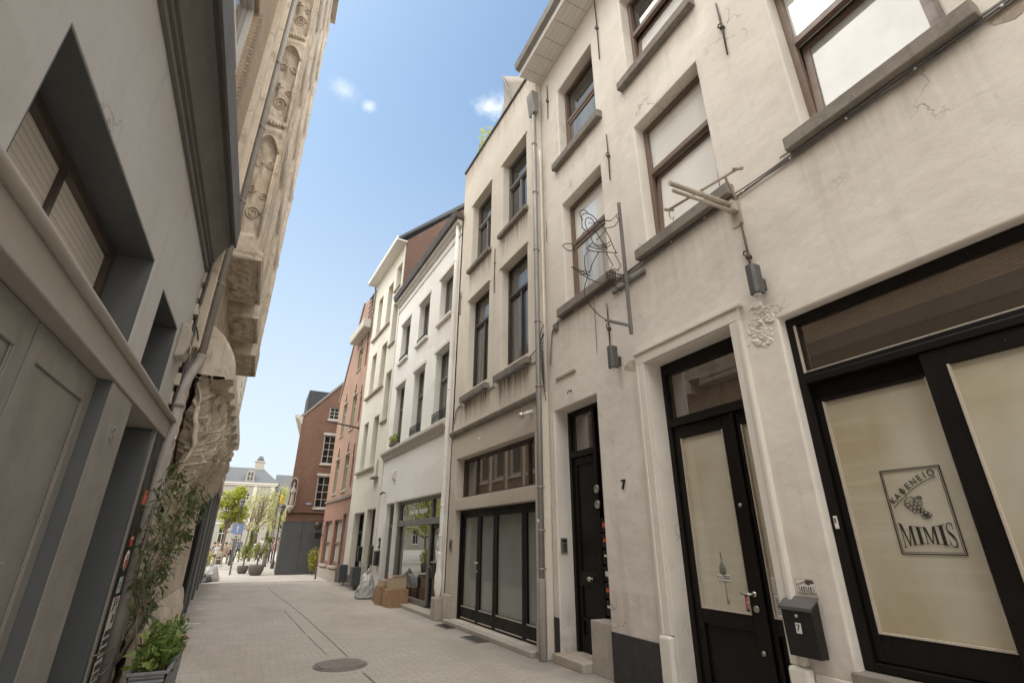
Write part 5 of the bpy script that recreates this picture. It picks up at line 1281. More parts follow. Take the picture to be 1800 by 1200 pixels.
# deep windows; dark sheets on the reveals partly paint in their shade
for (a, b, c) in ((2.16, 4.36, 3.70), (-.7, 1.72, 3.70)):
    m = MB(o); m.box(b - .012, b - .001, -.30, -.004, 2.862, c - .002).box(a + .001, a + .012, -.30, -.004, 2.862, c - .002).box(a + .012, b - .012, -.30, -.004, c - .013, c - .002); LN = m.build('reveal_shade_lining', M['darkL1'], L1)
    W = window(L1, o, a + .013, b - .013, 2.862, c - .014, .30, 'darkbrown', 'gblind', .07, mull=((a + b) / 2 - .02,), deep=.05)
m = MB(o); a, b, c = 4.85, 5.84, 3.68
m.box(b - .012, b - .001, -.60, -.004, 2.862, c - .002).box(a + .001, a + .012, -.60, -.004, 2.862, c - .002).box(a + .012, b - .012, -.60, -.004, c - .013, c - .002); m.build('reveal_shade_lining', M['darkL1'], L1)
window(L1, o, 4.862, 5.828, 2.862, 3.666, .62, 'darkbrown', 'gdark', .06)
# ledge over the shop front
m = MB(o); m.box(-5, 6.42, -.30, .07, 2.61, 2.80); m.build('ledge', M['plL1led'], L1, bevel=.008)
m = MB(o); m.tube([(-5 + .5 * i, .085 + .002 * math.sin(i * 3), 2.815) for i in range(23)] + [(6.46, .085, 2.815)], .032, 10); m.box(-5, 6.44, -.0, .075, 2.801, 2.835); m.build('ledge_roll', M['plL1led'], L1)
# pilasters, doors
m = MB(o); m.box(4.10, 4.74, -.30, .055, 0, 2.608); m.build('pilaster', M['paintL1'], L1, bevel=.008)
MB(o).box(4.085, 4.098, -.30, .05, 0, 2.607).box(4.742, 4.755, -.30, .05, 0, 2.607).build('pilaster_shade_return', M['darkL1'], L1)  # dark facings, partly painting in the shade on the pilaster sides
for (a, b) in ((3.02, 4.08), (1.94, 3.0)):
    m = MB(o); m.box(a, b, -.10, -.045, .04, 2.60)
    m.box(a, a + .11, -.045, -.03, .04, 2.60).box(b - .13, b, -.045, -.03, .04, 2.60).box(a + .11, b - .13, -.045, -.03, 2.42, 2.60).box(a + .11, b - .13, -.045, -.03, .04, .30)
    t = .018
    m.box(a + .11, a + .11 + t, -.044, -.036, .30, 2.42).box(b - .13 - t, b - .13, -.044, -.036, .30, 2.42)
    m.build('door_leaf', M['paintL1'], L1, bevel=.005)
m = MB(o); m.box(-5, 1.92, -.10, -.04, 0, 2.60); m.build('shutter_panel', M['paintL1'], L1)
m = MB(o); m.box(4.76, 5.86, -.42, -.38, 0, 2.60).box(5.861, 5.95, -.42, .03, 0, 2.60).box(4.756, 4.77, -.42, -.301, 0, 2.6); m.build('porch_shade_lining', M['darkL1'], L1)  # dark back and jambs, partly shade put into the colour of the recess
m = MB(o); m.box(4.80, 5.82, -.379, -.35, .1, 2.5); m.build('porch_door', M['darkL1'], L1, bevel=.01)
MB(o).box(5.952, 6.02, -.2, .045, 0, 2.607).build('porch_frame', M['paintL1'], L1, bevel=.005)
MB(o).box(6.022, 6.40, -.2, .05, 0, 2.607).build('black_post', M['black'], L1, bevel=.005)
add_text('house_number', '8', .16, M['paintL1'], L1, 4.44, -.056, 2.30, M4=ROT_L, ext=.008)
# scratched tag on the shop door
m = MB(o)
def scr(pts, w_=.0035):
    m.tube([(a, -.0285, b) for a, b in pts], w_ * .5, 4)
random.seed(21)
zz = 1.55
for k in range(6):
    cx, cz = 3.62 - .02 * k + random.uniform(-.01, .01), 1.42 - .10 * k
    scr([(cx + .05 * math.cos(t * .9 + k), cz + .05 * math.sin(t * .9 + k) + .01 * t) for t in range(6 + k % 3)])
m.build('scratched_tag', M['palewood'], L1)
for (a, b) in ((3.2, 5.42), (.2, 2.4), (-2.6, -.5)):
    window(L1, o, a, b, 6.22, 8.1, .14, 'whiteframe', 'gdarkc', .08, 6.95, mull=((a + b) / 2,), lower_mull=(a + (b - a) / 3, a + 2 * (b - a) / 3), sillm='trimwhite', sill=(.05, .06, .04))
    m = MB(o)
    n_ = int((b - a + .2) / .075)
    for i in range(n_):
        m.box(a - .1 + i * .075, a - .1 + i * .075 + .062, -.018, .055, 5.99, 6.165)
    m.build('brick_sill', M['brickL1'], L1)
m = MB(o)
for i in range(30): m.box(5.44 + .0, 5.62, -.0195, .012, 6.2 + i * .066, 6.2 + i * .066 + .054)
m.build('brick_quoin', M['brickL1'], L1)
MB(o).box(6.36, 6.60, -.3, .05, 5.5, 10.2).build('corner_strip', M['carvedpale'], L1, bevel=.01)
ab = root('alarm_box', 'cream alarm siren box under the cornice end of the grey house', 'alarm box', (-1.10, 0, 0), 0)
m = MB(o); m.prism_x([(.001, 3.42), (.08, 3.44), (.11, 3.54), (.11, 3.70), (.08, 3.80), (.001, 3.82)], 5.98, 6.24); m.build('housing', M['limestone'], ab, bevel=.012)
m = MB(o); m.box(6.05, 6.12, .1105, .113, 3.50, 3.57); m.build('printed_mark', M['ink'], ab)
m = MB(o)
for i in range(5): m.box(6.06, 6.18, .1105, .1125, 3.62 + i * .022, 3.63 + i * .022)
m.build('vent', M['darkbrown'], ab)
cl_ = root('loose_wiring', 'tangle of dark cables hanging in the joint between grey and carved houses', 'cable', (-1.10, 0, 0), 0)
m = MB(o)
for k in range(6):
    m.tube(catm([(6.40 + .02 * k, .03, 5.2), (6.42 + random.uniform(-.04, .06), .05, 4.7), (6.46 + random.uniform(-.03, .05), .04, 4.2), (6.44 + .02 * k, .05, 3.6), (6.47 + random.uniform(-.02, .03), .03, 2.6)], 6), .010 + .004 * (k % 2), 5)
m.tube(catm([(6.42, .04, 4.0), (6.6, .09, 3.85), (6.62, .08, 3.6), (6.45, .05, 3.45)], 6), .009, 5)
m.build('strand', M['bagdark'], cl_)
m = MB(o)
for k in range(9): m.box(6.42, 6.52, -.06, .02 + .03 * (k % 2), 3.0 + k * .22, 3.0 + k * .22 + .14)
m.box(6.42, 6.52, -.08, -.0, 2.95, 5.0)
m.build('broken_masonry', M['carved'], L1)
# stickers on the black post
def sticker(name, label, s0, s1, z0, z1, mat, marks=(), txt=None, rnd=False, tm=None):
    r = root(name, label, 'sticker', (-1.10, 0, 0), 0)
    m = MB(o)
    if rnd: m.lathe([((z1 - z0) / 2, 0.051), ((z1 - z0) / 2, .053)], ((s0 + s1) / 2, 0, (z0 + z1) / 2), 24, 'y')
    else: m.box(s0, s1, .0505, .0525, z0, z1)
    m.build('face', M[mat], r)
    if marks:
        m = MB(o)
        for (a, b, c, e) in marks: m.box(a, b, .0530, .0545, c, e)
        m.build('printed_mark', M[tm or 'ink'], r)
    if txt:
        for (t, sz, a, c, tl) in txt: add_text('lettering', t, sz, M[tm or 'ink'], r, a, -.0535, c, M4=ROT_L, tilt=tl, ext=.001, bold=.001)
sticker('sticker', 'red triangular sticker on the black post left of the climber', 6.14, 6.27, 1.54, 1.63, 'redink', ((6.15, 6.26, 1.60, 1.615),), tm='paper')
sticker('sticker', 'round red and white sticker on the black post beside the climber', 6.12, 6.30, 1.32, 1.50, 'stick_white', txt=(('EAT', .055, 6.21, 1.445, 0), ('GOOD', .045, 6.21, 1.40, 0), ('FOOD', .045, 6.21, 1.36, 0)), rnd=True, tm='redink')
sticker('sticker', 'pale teal square sticker on the black post beside the climber', 6.15, 6.30, 1.13, 1.27, 'paleteal', ((6.19, 6.26, 1.18, 1.19), (6.18, 6.25, 1.21, 1.225)), tm='greyframe')
sticker('sticker', 'white poster strip headed SLA on the black post', 6.12, 6.38, .62, 1.10, 'stick_white', [(6.15, 6.20, .98, 1.0), (6.17, 6.22, 1.0, 1.02), (6.26, 6.33, .88, .95)] + [(6.13 + .035 * i + .0, 6.15 + .035 * i, .64 + .07 * j, .69 + .07 * j) for i in range(7) for j in range(3)], txt=(('SLA', .10, 6.24, 1.055, 0), ('1', .08, 6.34, .985, 0)))
sticker('sticker', 'torn white poster strip at the bottom of the black post', 6.10, 6.36, .36, .60, 'stick_white', [(6.12 + .036 * i, 6.14 + .036 * i, .38 + .07 * j, .43 + .07 * j) for i in range(6) for j in range(3)])
sticker('sticker', 'torn orange sticker high on the black post', 6.20, 6.36, 1.92, 2.06, 'orangeink')

# ================================================================== carved sandstone house (L2)
L2 = root('carved_stone_house', 'carved sandstone house with oriel and scalloped stone hood over its door', 'house', (-1.07, 0, 0), 0)
S0, S1 = 6.60, 12.25
def fb(x, y, z, k=1.0): return mnoise.fractal(Vector((x, y, z)) * k, 1.0, 2.0, 5)
m = MB(o); m.grid(lambda u, v: (S0 + (S1 - S0) * u, .012 * fb(S0 + 6 * u, 3, 4 * v, 1.6) + .02 * abs(fb(6 * u, 9, 5 * v, .8)), 3.0 * v), 60, 34); m.box(S0, S1, -7, -.35, 0, 17.5)
m.grid(lambda u, v: (S0 + (S1 - S0) * u, .01 * fb(6 * u, 7, 9 * v, 1.3), 3.0 + 14.5 * v), 30, 60); m.build('wall', M['carvedpale'], L2)
# bulging carved stones low on the wall
m = MB(o)
def lowf(u, v):
    s = 6.85 + 5.3 * u; z = .02 + .75 * v
    b = math.sin(min(1, v * 1.02) * math.pi) ** .5 * (.10 + .05 * math.sin(s * 4.1) + .05 * fb(s, 1, z, 2.2))
    return (s, .02 + max(0, b), z)
m.grid(lowf, 70, 16); m.build('carved_base', M['carvedpale'], L2)
# oriel: side face, front face, core
OA, OB, OZ, OY = 7.20, 12.22, 5.56, .44
MB(o).box(OA + .10, OB, .001, OY - .06, OZ, 17.3).build('oriel_core', M['carvedpale'], L2)
def panel(y, z):
    """relief of the oriel's side: arched sunk panels with a hooded head, mouldings between storeys"""
    d = .018 * fb(y * 3, 2, z, 2.4) + .03 * max(0, fb(y * 2, 5, z * 1.2, 1.3))
    for zc, hh in ((6.75, .95), (8.95, .85), (11.1, .95), (13.4, .95), (15.6, .9)):
        a = (y - .20) / .175; b = (z - zc) / hh
        if abs(a) < 1 and -1 < b < 1:
            top = 1 - .32 * abs(a) ** 2.2
            if b < top:
                e = min(1, (top - b) * hh / .06, (1 - abs(a)) * .175 / .03, (b + 1) * hh / .07)
                d -= .075 * max(0, e)
                d += .07 * math.exp(-((y - .22) / .055) ** 2 - ((z - zc - .25) / .16) ** 2) + .05 * math.exp(-((y - .16) / .04) ** 2 - ((z - zc + .25) / .22) ** 2)
                d += .035 * math.sin(9 * z + 22 * y) * max(0, e) * .5
        t = z - (zc + hh + .12)
        ed = max(0, 1 - max(0, (y - .36) / .06)); d += .035 * math.exp(-(t / .07) ** 2) * (1 - .3 * abs(a)) * ed
        d += .02 * math.exp(-((t - .20) / .05) ** 2) * ed
    d *= max(0, min(1, (OY - .012 - y) / .035)) if y > .36 else 1
    return d
m = MB(o); m.grid(lambda u, v: (OA + .02 - panel(OY * u, OZ + 11.7 * v), OY * u, OZ + 11.7 * v), 40, 560); 
random.seed(45)
def vol(cy, cz, r, turns, sg_, rad):
    pts = []; rr = []
    for i in range(int(turns * 14)):
        t = i / (turns * 14); a = sg_ * t * turns * 6.283; q = r * (1 - t * .85)
        y_, z_ = cy + q * math.cos(a), cz + q * math.sin(a) * 1.3
        pts.append((OA + .02 - panel(min(OY - .03, max(.02, y_)), z_) - .012, min(OY - .03, max(.02, y_)), z_)); rr.append(rad * (1 - .5 * t))
    m.tube(pts, rr, 6)
for zc, hh in ((6.75, .95), (8.95, .85), (11.1, .95), (13.4, .95), (15.6, .9)):
    vol(.12, zc + hh * .45, .07, 2, 1, .016); vol(.30, zc + hh * .45, .07, 2, -1, .016); vol(.21, zc - hh * .55, .10, 2.2, 1, .018); vol(.14, zc - hh * .1, .06, 1.6, -1, .014); vol(.30, zc - hh * .2, .06, 1.6, 1, .014)
    m.tube([(OA + .02 - .035, .045 + .33 * i / 14, zc + hh * (1.0 - .32 * abs((.045 + .33 * i / 14 - .20) / .175) ** 2.2)) for i in range(15)], .016, 6)
    for k in range(7): m.ell((OA - .01, .06 + .05 * k, zc + hh + .27), (.03, .02, .05), 8, 5)
    for k in range(2): m.tube([(OA - .005, .025 + .345 * k, zc - hh), (OA - .005, .025 + .345 * k, zc + hh * .66)], .014, 6)
for k in range(14):
    zz = OZ + .8 * k; m.box(OA + .0, OA + .004, .0, OY - .02, zz, zz + .006)
m.build('carved_side', M['carved'], L2)
def front(s, z):
    d = .012 * fb(s, 4, z, 1.5)
    for zc, hh in ((6.9, .95), (9.1, .85), (11.25, .95), (13.5, .95), (15.7, .9)):
        for sc in (8.0, 9.7, 11.4):
            a = (s - sc) / .72; b = (z - zc) / hh
            if abs(a) < 1 and abs(b) < 1:
                e = min(1, (1 - abs(a)) * 12, (1 - abs(b)) * 12); d -= .06 * e - .05 * math.exp(-(a / .35) ** 2 - (b / .5) ** 2) - .02 * fb(s, 8, z, 5) * e
        d += .02 * math.exp(-((z - zc - hh - .14) / .06) ** 2)
    d += .03 * (math.exp(-((s - OA - .09) / .04) ** 2) + math.exp(-((s - OB + .09) / .04) ** 2))
    return d * max(0, min(1, (s - OA) / .05, (OB - s) / .05))
m = MB(o); m.grid(lambda u, v: (OA + (OB - OA) * u, OY + front(OA + (OB - OA) * u, OZ + 11.7 * v), OZ + 11.7 * v), 110, 300); m.box(OB - .1, OB + .005, .0, OY, OZ, 17.25); m.build('carved_front', M['carved'], L2)
MB(o).box(OA - .08, OB + .08, 0, OY + .16, 17.26, 17.5).build('oriel_cornice', M['carvedpale'], L2)
# three carved corbel blocks under the oriel
for (a, b, zb) in ((7.12, 8.72, 5.36), (9.02, 10.36, 5.22), (10.62, 12.18, 5.06)):
    m = MB(o)
    hw, hy = (b - a) / 2, .245; cx, cy = (a + b) / 2, .245
    def under(u, v, a=a, b=b, zb=zb):
        s = a + (b - a) * u; y = .49 * v
        e = min(1, min(u, 1 - u) * (b - a) / .10, (1 - v) * .49 / .07)
        d = -.055 * max(0, e) + .04 * fb(s * 2, 3, y * 3, 2.2) * max(0, e)
        for (su, sv) in ((.32, .42), (.44, .42), (.68, .40), (.80, .40)):
            r = math.hypot((u - su) * (b - a) / .085, (v - sv) * .49 / .13)
            d += .055 * math.exp(-((r - .9) / .32) ** 2) - .06 * math.exp(-(r / .5) ** 2)
        d += .08 * math.exp(-((u - .5) / .10) ** 2 - ((v - .75) / .18) ** 2) * abs(fb(s * 4, 1, y * 6, 2)) * 2
        return (s, y, zb - d)
    m.grid(under, 70, 36)
    m.prism_z([(a, 0), (b, 0), (b, .40), (b - .09, .49), (a + .09, .49), (a, .40)], zb + .10, OZ - .004)
    m.grid(lambda u, v, a=a, zb=zb: (a - .012 * fb(5 * v, u * 5, 3, 1.5) - .02 * math.sin(v * 9) * .5, .40 * u, zb + .12 * v), 12, 8)
    m.prism_z([(a, .0), (a + .035, .0), (a + .035, .40), (a + .10, .455), (a + .09, .49), (a, .40)], zb - .01, zb + .12)
    m.prism_z([(b - .035, .0), (b, .0), (b, .40), (b - .09, .49), (b - .10, .455), (b - .035, .40)], zb - .01, zb + .12)
    m.prism_z([(a + .09, .455), (b - .09, .455), (b - .09, .49), (a + .09, .49)], zb - .01, zb + .12)
    m.build('carved_corbel', M['carved'], L2)
# scalloped hood and the carved drapery under it
def hood(u, v):
    s = 6.95 + 3.95 * u; sc = abs(math.sin(u * math.pi * 7.5))
    yy = .02 + (.38 + .05 * u + .085 * sc * v ** .6 + .014 * math.sin(u * 150) * v) * math.sin(v * math.pi / 2) ** .8
    zt = 4.22 - .4 * u * .6 ; zb = 3.60 - .36 * u - .075 * (1 - sc)
    return (s, yy, zt + (zb - zt) * v ** 1.7 + .012 * fb(s, 2, v * 3, 2.5))
m = MB(o); m.grid(hood, 130, 22)
m.grid(lambda u, v: (hood(u, 1)[0], hood(u, 1)[1] - (hood(u, 1)[1] - .02) * v, hood(u, 1)[2] - .03 - .03 * math.sin(v * 3.1)), 130, 6)
m.grid(lambda u, v: (hood(u, 1)[0], hood(u, 1)[1], hood(u, 1)[2] - .03 * v), 130, 1)
m.grid(lambda u, v: (6.95, hood(0, u)[1] * v, hood(0, u)[2]), 14, 4); m.grid(lambda u, v: (10.9, hood(1, u)[1] * v, hood(1, u)[2]), 14, 4)
m.build('scalloped_hood', M['carved'], L2)
def drape(u, v):
    s = 6.95 + 3.9 * u
    ru = min(1, u / .30); ru = ru * ru * (3 - 2 * ru)
    y0 = .36 * max(ru, .35) * (1 - v) ** 1.15 + .03
    ph = s * 5.2 - v * 4.5 + 1.2 * fb(s, v * 2, 1, .7)
    f_ = (.17 * abs(math.sin(ph * .8)) - .09 + .075 * abs(math.sin(1.9 * ph + 1)) + .05 * fb(s * 1.5, v * 3, 6, 1.8)) * (.35 + math.sin(math.pi * min(1, v * 1.1)) * .9)
    zt = 3.57 - .36 * u; zb = 2.05 - .25 * math.sin(u * 7)
    return (s, max(.012, y0 + f_), zt + (zb - zt) * v)
m = MB(o); m.grid(drape, 150, 70)
random.seed(44)
for k in range(80):                                       # carved fold ridges and vines running over the drapery
    u0 = random.uniform(.05, 1.0); v0 = random.uniform(0, .35); L_ = random.uniform(.3, .75); du = random.uniform(-.30, -.10); ph_ = random.uniform(0, 6)
    pts = []; rad = []
    for i in range(15):
        t = i / 14; u_ = min(.995, max(.005, u0 + du * t + .018 * math.sin(6 * t + ph_))); v_ = min(.99, v0 + L_ * t)
        q = drape(u_, v_); pts.append((q[0], q[1] + .012, q[2])); rad.append((.009 + .018 * (k % 4 == 0)) * math.sin(math.pi * (t * .92 + .05)) + .004)
    m.tube(pts, rad, 7)
for k in range(26):                                       # leaf and fruit lumps
    u_ = random.uniform(.15, .98); v_ = random.uniform(.02, .9); q = drape(u_, v_)
    m.ell((q[0], q[1] + .008, q[2]), (random.uniform(.03, .07), random.uniform(.02, .035), random.uniform(.02, .05)), 8, 5)
m.build('carved_drapery', M['carved'], L2)
def rope(s, y, z0, z1, r):
    m = MB(o); n_ = int((z1 - z0) / .02)
    m.tube([(s, y, z0), (s, y, z1)], r * .75, 10)
    for ph in (0, 2.1, 4.2): m.tube([(s + r * .6 * math.cos(ph + i * .28), y + r * .6 * math.sin(ph + i * .28), z0 + i * (z1 - z0) / n_) for i in range(n_ + 1)], r * .52, 6)
    m.build('rope_moulding', M['carvedpale'], L2)
rope(6.86, .03, .25, 3.4, .04); rope(8.9, .05, 1.2, 2.9, .045)
P_ = MB(o); P_.tube([(6.86, .10, 15), (6.86, .10, 9), (6.86, .10, 3.72)], .047, 14); P_.tube(catm([(6.86, .10, 3.74), (6.83, .09, 3.62), (6.70, .055, 3.42), (6.56, .04, 3.22), (6.53, .04, 3.1)], 5), .058, 14); P_.tube([(6.53, .04, 3.14), (6.53, .04, 2), (6.53, .04, .1)], .060, 14)
PP = P_.build('drainpipe', M['greypipe'], L2)
for zz in (4.75, 6.1, 7.5, 8.9): MB(o).lathe([(.052, -.012), (.058, 0), (.052, .012)], (6.86, .10, zz), 14).tube([(6.81, .10, zz), (6.74, .06, zz), (6.72, -.01, zz)], .012, 6).build('pipe_clip', M['greypipe'], PP)
MB(o).lathe([(.056, -.02), (.064, 0), (.056, .02)], (6.86, .10, 3.72), 14).build('pipe_clip', M['greypipe'], PP)
m = MB(o)
m.lathe([(.07, -.03), (.078, 0), (.07, .03)], (6.53, .04, 3.02), 14); m.build('pipe_clip', M['greypipe'], PP)
m = MB(o); m.box(6.60, 6.66, -.01, .09, 3.75, 15).box(6.69, 6.74, -.01, .07, 3.75, 15); m.build('corner_moulding', M['carvedpale'], L2, bevel=.01)
m = MB(o); m.lathe([(.04, 0), (.04, .004)], (6.53, .104, 2.62), 16, 'y'); m.box(6.485, 6.575, .1045, .107, 2.05, 2.19).box(6.485, 6.57, .1045, .107, 1.86, 2.0).box(6.49, 6.53, .1045, .107, 1.60, 1.76); m.build('sticker', M['stick_white'], PP)
m = MB(o); m.lathe([(.022, 0.0045), (.022, .007)], (6.53, .104, 2.62), 12, 'y')
for i in range(3): m.box(6.495 + .026 * i, 6.513 + .026 * i, .1075, .1085, 2.07, 2.10); m.box(6.495 + .026 * i, 6.515 + .026 * i, .1075, .1085, 2.13, 2.165)
m.prism_y([(6.49, 1.88), (6.565, 1.88), (6.53, 1.97)], .1075, .109); m.box(6.50, 6.52, .1075, .1085, 1.63, 1.72); m.build('sticker_print', M['ink'], PP)

# ================================================================== dark shopfront house beyond it (L3)
L3 = root('dark_shopfront_house', 'house with dark slatted shopfront pilasters beyond the carved house', 'house', (-1.04, 12.28, 0), -2.6)
MB(o).wall(0, 12.3, 3.6, 9.6, [(a, a + 1.0, z, z + 2.0) for a in (.7, 2.3, 3.9, 5.5, 7.1, 8.7, 10.3) for z in (4.1, 7.0)], rev=.12).build('wall', M['brickL1'], L3)
MB(o).box(0, 12.3, -7, -.5, 0, 9.5).build('rear_wall', M['brickL1'], L3)
for a in (.7, 2.3, 3.9, 5.5, 7.1, 8.7, 10.3):
    for z in (4.1, 7.0): window(L3, o, a, a + 1.0, z, z + 2.0, .10, 'whiteframe', 'gdarkc', .08, z + 1.3, sillm='trimwhite', sill=(.08, .07, .05))
m = MB(o)
for a in (.35, 1.9, 3.5, 5.1, 6.7, 8.3, 9.9, 11.6): m.box(a, a + .14, .002, .06, 3.62, 9.55)
m.build('white_strip', M['trimwhite'], L3)
m = MB(o); m.box(0, 12.3, .0, .12, 3.1, 3.58); m.build('fascia', M['brownframe'], L3, bevel=.01)
m = MB(o); m.box(0, 12.3, .121, .16, 3.3, 3.42); m.build('fascia_trim', M['trimwhite'], L3)
for i, a in enumerate((.02, .42, .95, 2.6, 4.2, 5.8, 7.4, 9.0, 10.6, 11.9)):
    m = MB(o); m.box(a, a + (.10 if i == 0 else .28), -.2, .05 + .02 * (i % 2), 0, 3.098); m.build('pilaster', M['black'] if i == 0 else M[('greyframe', 'darkL1')[i % 2]], L3, bevel=.008)
for a, b in zip((.52, 1.23, 2.88, 4.48, 6.08, 7.68, 9.28, 10.88), (.95, 2.6, 4.2, 5.8, 7.4, 9.0, 10.6, 11.9)):
    if b - a > .6: window(L3, o, a + .01, b - .01, .45, 3.0, .14, 'greyframe', 'gshop', .06, 2.3, name='shop_window')
    MB(o).box(a, b, -.2, .0, 0, .44).build('stall_riser', M['darkL1'], L3)
m = MB(o); m.tube([(12.2, .07, 9.4), (12.2, .07, .1)], .05, 10); m.build('drainpipe', M['zinc'], L3)

# ================================================================== climber and planter
pt = rootz('planter_box', 'grey woven planter box under the climber at the left wall', 'planter', (-.64, 6.78, 0))
m = MB(); m.prism_z([(-.13, -.66), (.13, -.66), (.13, .66), (-.13, .66)], .0, .02)
for (x0, y0, x1, y1) in ((-.13, -.66, .13, -.66), (.13, -.66, .13, .66), (.13, .66, -.13, .66), (-.13, .66, -.13, -.66)):
    nx, ny = (y1 - y0), -(x1 - x0); ln = math.hypot(nx, ny); nx /= ln; ny /= ln
    for j in range(11):
        z0 = .03 + j * .040; fl = .03 * j / 11
        m.add([(x0 * (1 + fl) + nx * fl * .4, y0 + (ny * fl * .4), z0), (x1 * (1 + fl) + nx * fl * .4, y1 + ny * fl * .4, z0), (x1 * (1 + fl) + nx * (.012 + fl * .4), y1 + ny * (.012 + fl * .4), z0 + .017), (x0 * (1 + fl) + nx * (.012 + fl * .4), y0 + ny * (.012 + fl * .4), z0 + .017), (x1 * (1 + fl) + nx * fl * .4, y1 + ny * fl * .4, z0 + .036), (x0 * (1 + fl) + nx * fl * .4, y0 + ny * fl * .4, z0 + .036)], [(0, 1, 2, 3), (3, 2, 4, 5)])
m.build('woven_body', M['wicker'], pt)
m = MB(); m.box(-.165, -.135, -.69, .69, .465, .49).box(.135, .165, -.69, .69, .465, .49).box(-.135, .135, -.69, -.655, .465, .49).box(-.135, .135, .655, .69, .465, .49); m.build('rim', M['wicker'], pt, bevel=.005)
MB().box(-.133, .133, -.65, .65, .40, .445).build('soil', M['soil'], pt)
pp = rootz('planter_plants', 'low bright green plants filling the grey planter box', 'plants', (-.64, 6.78, .445))
random.seed(5)
m = MB()
leaf_cloud(m, 260, lambda: (random.uniform(-.17, .15), random.uniform(-.66, .66), random.uniform(0, .16) + .05 * random.random()), .085, .62, -.5)
leaf_cloud(m, 170, lambda: (random.uniform(-.16, .13), random.gauss(-.05, .22), random.uniform(.05, .34)), .10, .5, -.3)
leaf_cloud(m, 120, lambda: (random.uniform(-.16, .1), random.gauss(.45, .12), random.uniform(.05, .30)), .09, .45, -.5); m.build('foliage', M['leafbright'], pp)
m = MB()
for _ in range(46):
    a, b = random.uniform(-.14, .1), random.uniform(-.55, .6); m.tube([(a, b, 0), (a + random.uniform(-.04, .05), b + random.uniform(-.05, .05), random.uniform(.1, .26))], .004, 4)
m.build('stem', M['leafolive'], pp)
m = MB()
for _ in range(14): m.ell((.10 + random.uniform(-.03, .07), random.uniform(.2, .6), random.uniform(.05, .14)), (.014, .014, .012), 6, 4)
m.build('flower', M['redink'], pp)
cp = rootz('climbing_plant', 'dark leafy climber hanging on the carved stone wall above the planter', 'climber', (-1.05, 0, 0))
random.seed(9)
blobs = [((6.05, .15, 1.92), (.45, .10, .26)), ((6.9, .20, 2.05), (.55, .14, .26)), ((7.8, .24, 2.12), (.55, .16, .22)), ((8.7, .24, 2.12), (.5, .15, .2)), ((9.2, .2, 1.98), (.35, .12, .2)),
         ((6.2, .16, 1.62), (.5, .11, .24)), ((7.1, .2, 1.72), (.55, .14, .26)), ((8.1, .2, 1.82), (.5, .13, .22)), ((6.3, .14, 1.32), (.42, .10, .25)), ((7.1, .16, 1.38), (.45, .12, .24)), ((8.2, .16, 1.55), (.35, .10, .14)),
         ((6.55, .12, 1.05), (.35, .09, .22)), ((7.35, .13, 1.08), (.35, .1, .2)), ((7.9, .14, 1.25), (.25, .09, .14)), ((6.95, .12, .86), (.25, .08, .14)), ((7.6, .12, .84), (.2, .07, .12)), ((6.9, .14, 2.32), (.3, .1, .14)), ((8.9, .14, 1.66), (.2, .08, .1))]
def climb():
    c, r = random.choice(blobs); p = blob(c, r); return (max(.03, p[1]), p[0], p[2])
m = MB(); leaf_cloud(m, 640, climb, .11, .30, .75); leaf_cloud(m, 560, climb, .065, .34, .6); leaf_cloud(m, 70, climb, .14, .26, .9); m.build('foliage', M['leafdark'], cp)
m = MB()
for k in range(16):
    c, r = blobs[k % len(blobs)]
    a = 6.75 + random.uniform(-.15, .2)
    m.tube(catm([(.25 if k < 3 else .06, a, .46), (.16, a + random.uniform(-.1, .1), .8), (.08, (a + c[0]) / 2, 1.2), (c[1] * .8, c[0], c[2])], 6), .007, 5)
m.tube(catm([(.04, 5.6, .72), (.05, 6.3, .66), (.05, 7.2, .64), (.08, 7.9, .60)], 5), .007, 5); m.tube(catm([(.05, 5.9, .52), (.06, 6.3, .50), (.05, 6.6, .6)], 5), .006, 5)
m.build('stem', M['bark'], cp)

# ================================================================== rubbish and boxes along the right side
def bagf(name, label, loc, r, h, mat, seed, group=None):
    rt = rootz(name, label, 'garbage bag', loc, 0, group)
    def f(u, v):
        a = 2 * math.pi * u; z = h * v
        rr = r * ((1.0 - .55 * v ** 1.6) if v < .82 else .62 * (1 - (v - .82) / .18 * .85)) * min(1, (v + .02) / .07) ** .4
        k = 1 + .26 * mnoise.noise(Vector((math.cos(a) * 1.3 + seed, math.sin(a) * 1.3, z * 3))) + .16 * mnoise.noise(Vector((math.cos(a) * 4 + seed, math.sin(a) * 4, z * 9))) + .10 * abs(mnoise.noise(Vector((math.cos(a) * 9 + seed, math.sin(a) * 9, z * 20))))
        return (rr * k * math.cos(a) + .12 * r * v, rr * k * math.sin(a) + .35 * r * v * v, z)
    m = MB(); m.grid(f, 56, 36); m.build('sack', M[mat], rt)
    m = MB(); m.tube([(0, 0, h * .93), (.02, .01, h * 1.02), (.06, .03, h * 1.08)], [.035, .02, .05], 9); m.build('knot', M[mat], rt)
bagf('garbage_bag', 'grey full garbage bag leaning by the ivory house side panel', (3.26, 16.35, 0), .27, .72, 'bag', 3.1)
bagf('garbage_bag', 'grey garbage bag lying at the far end of the dark shopfront', (-1.36, 25.5, 0), .36, .62, 'bag', 8.4)
bagf('garbage_bag', 'flat dark garbage bag in front of the grey bag by the dark shopfront', (-1.50, 25.0, 0), .30, .24, 'bagdark', 5.2)
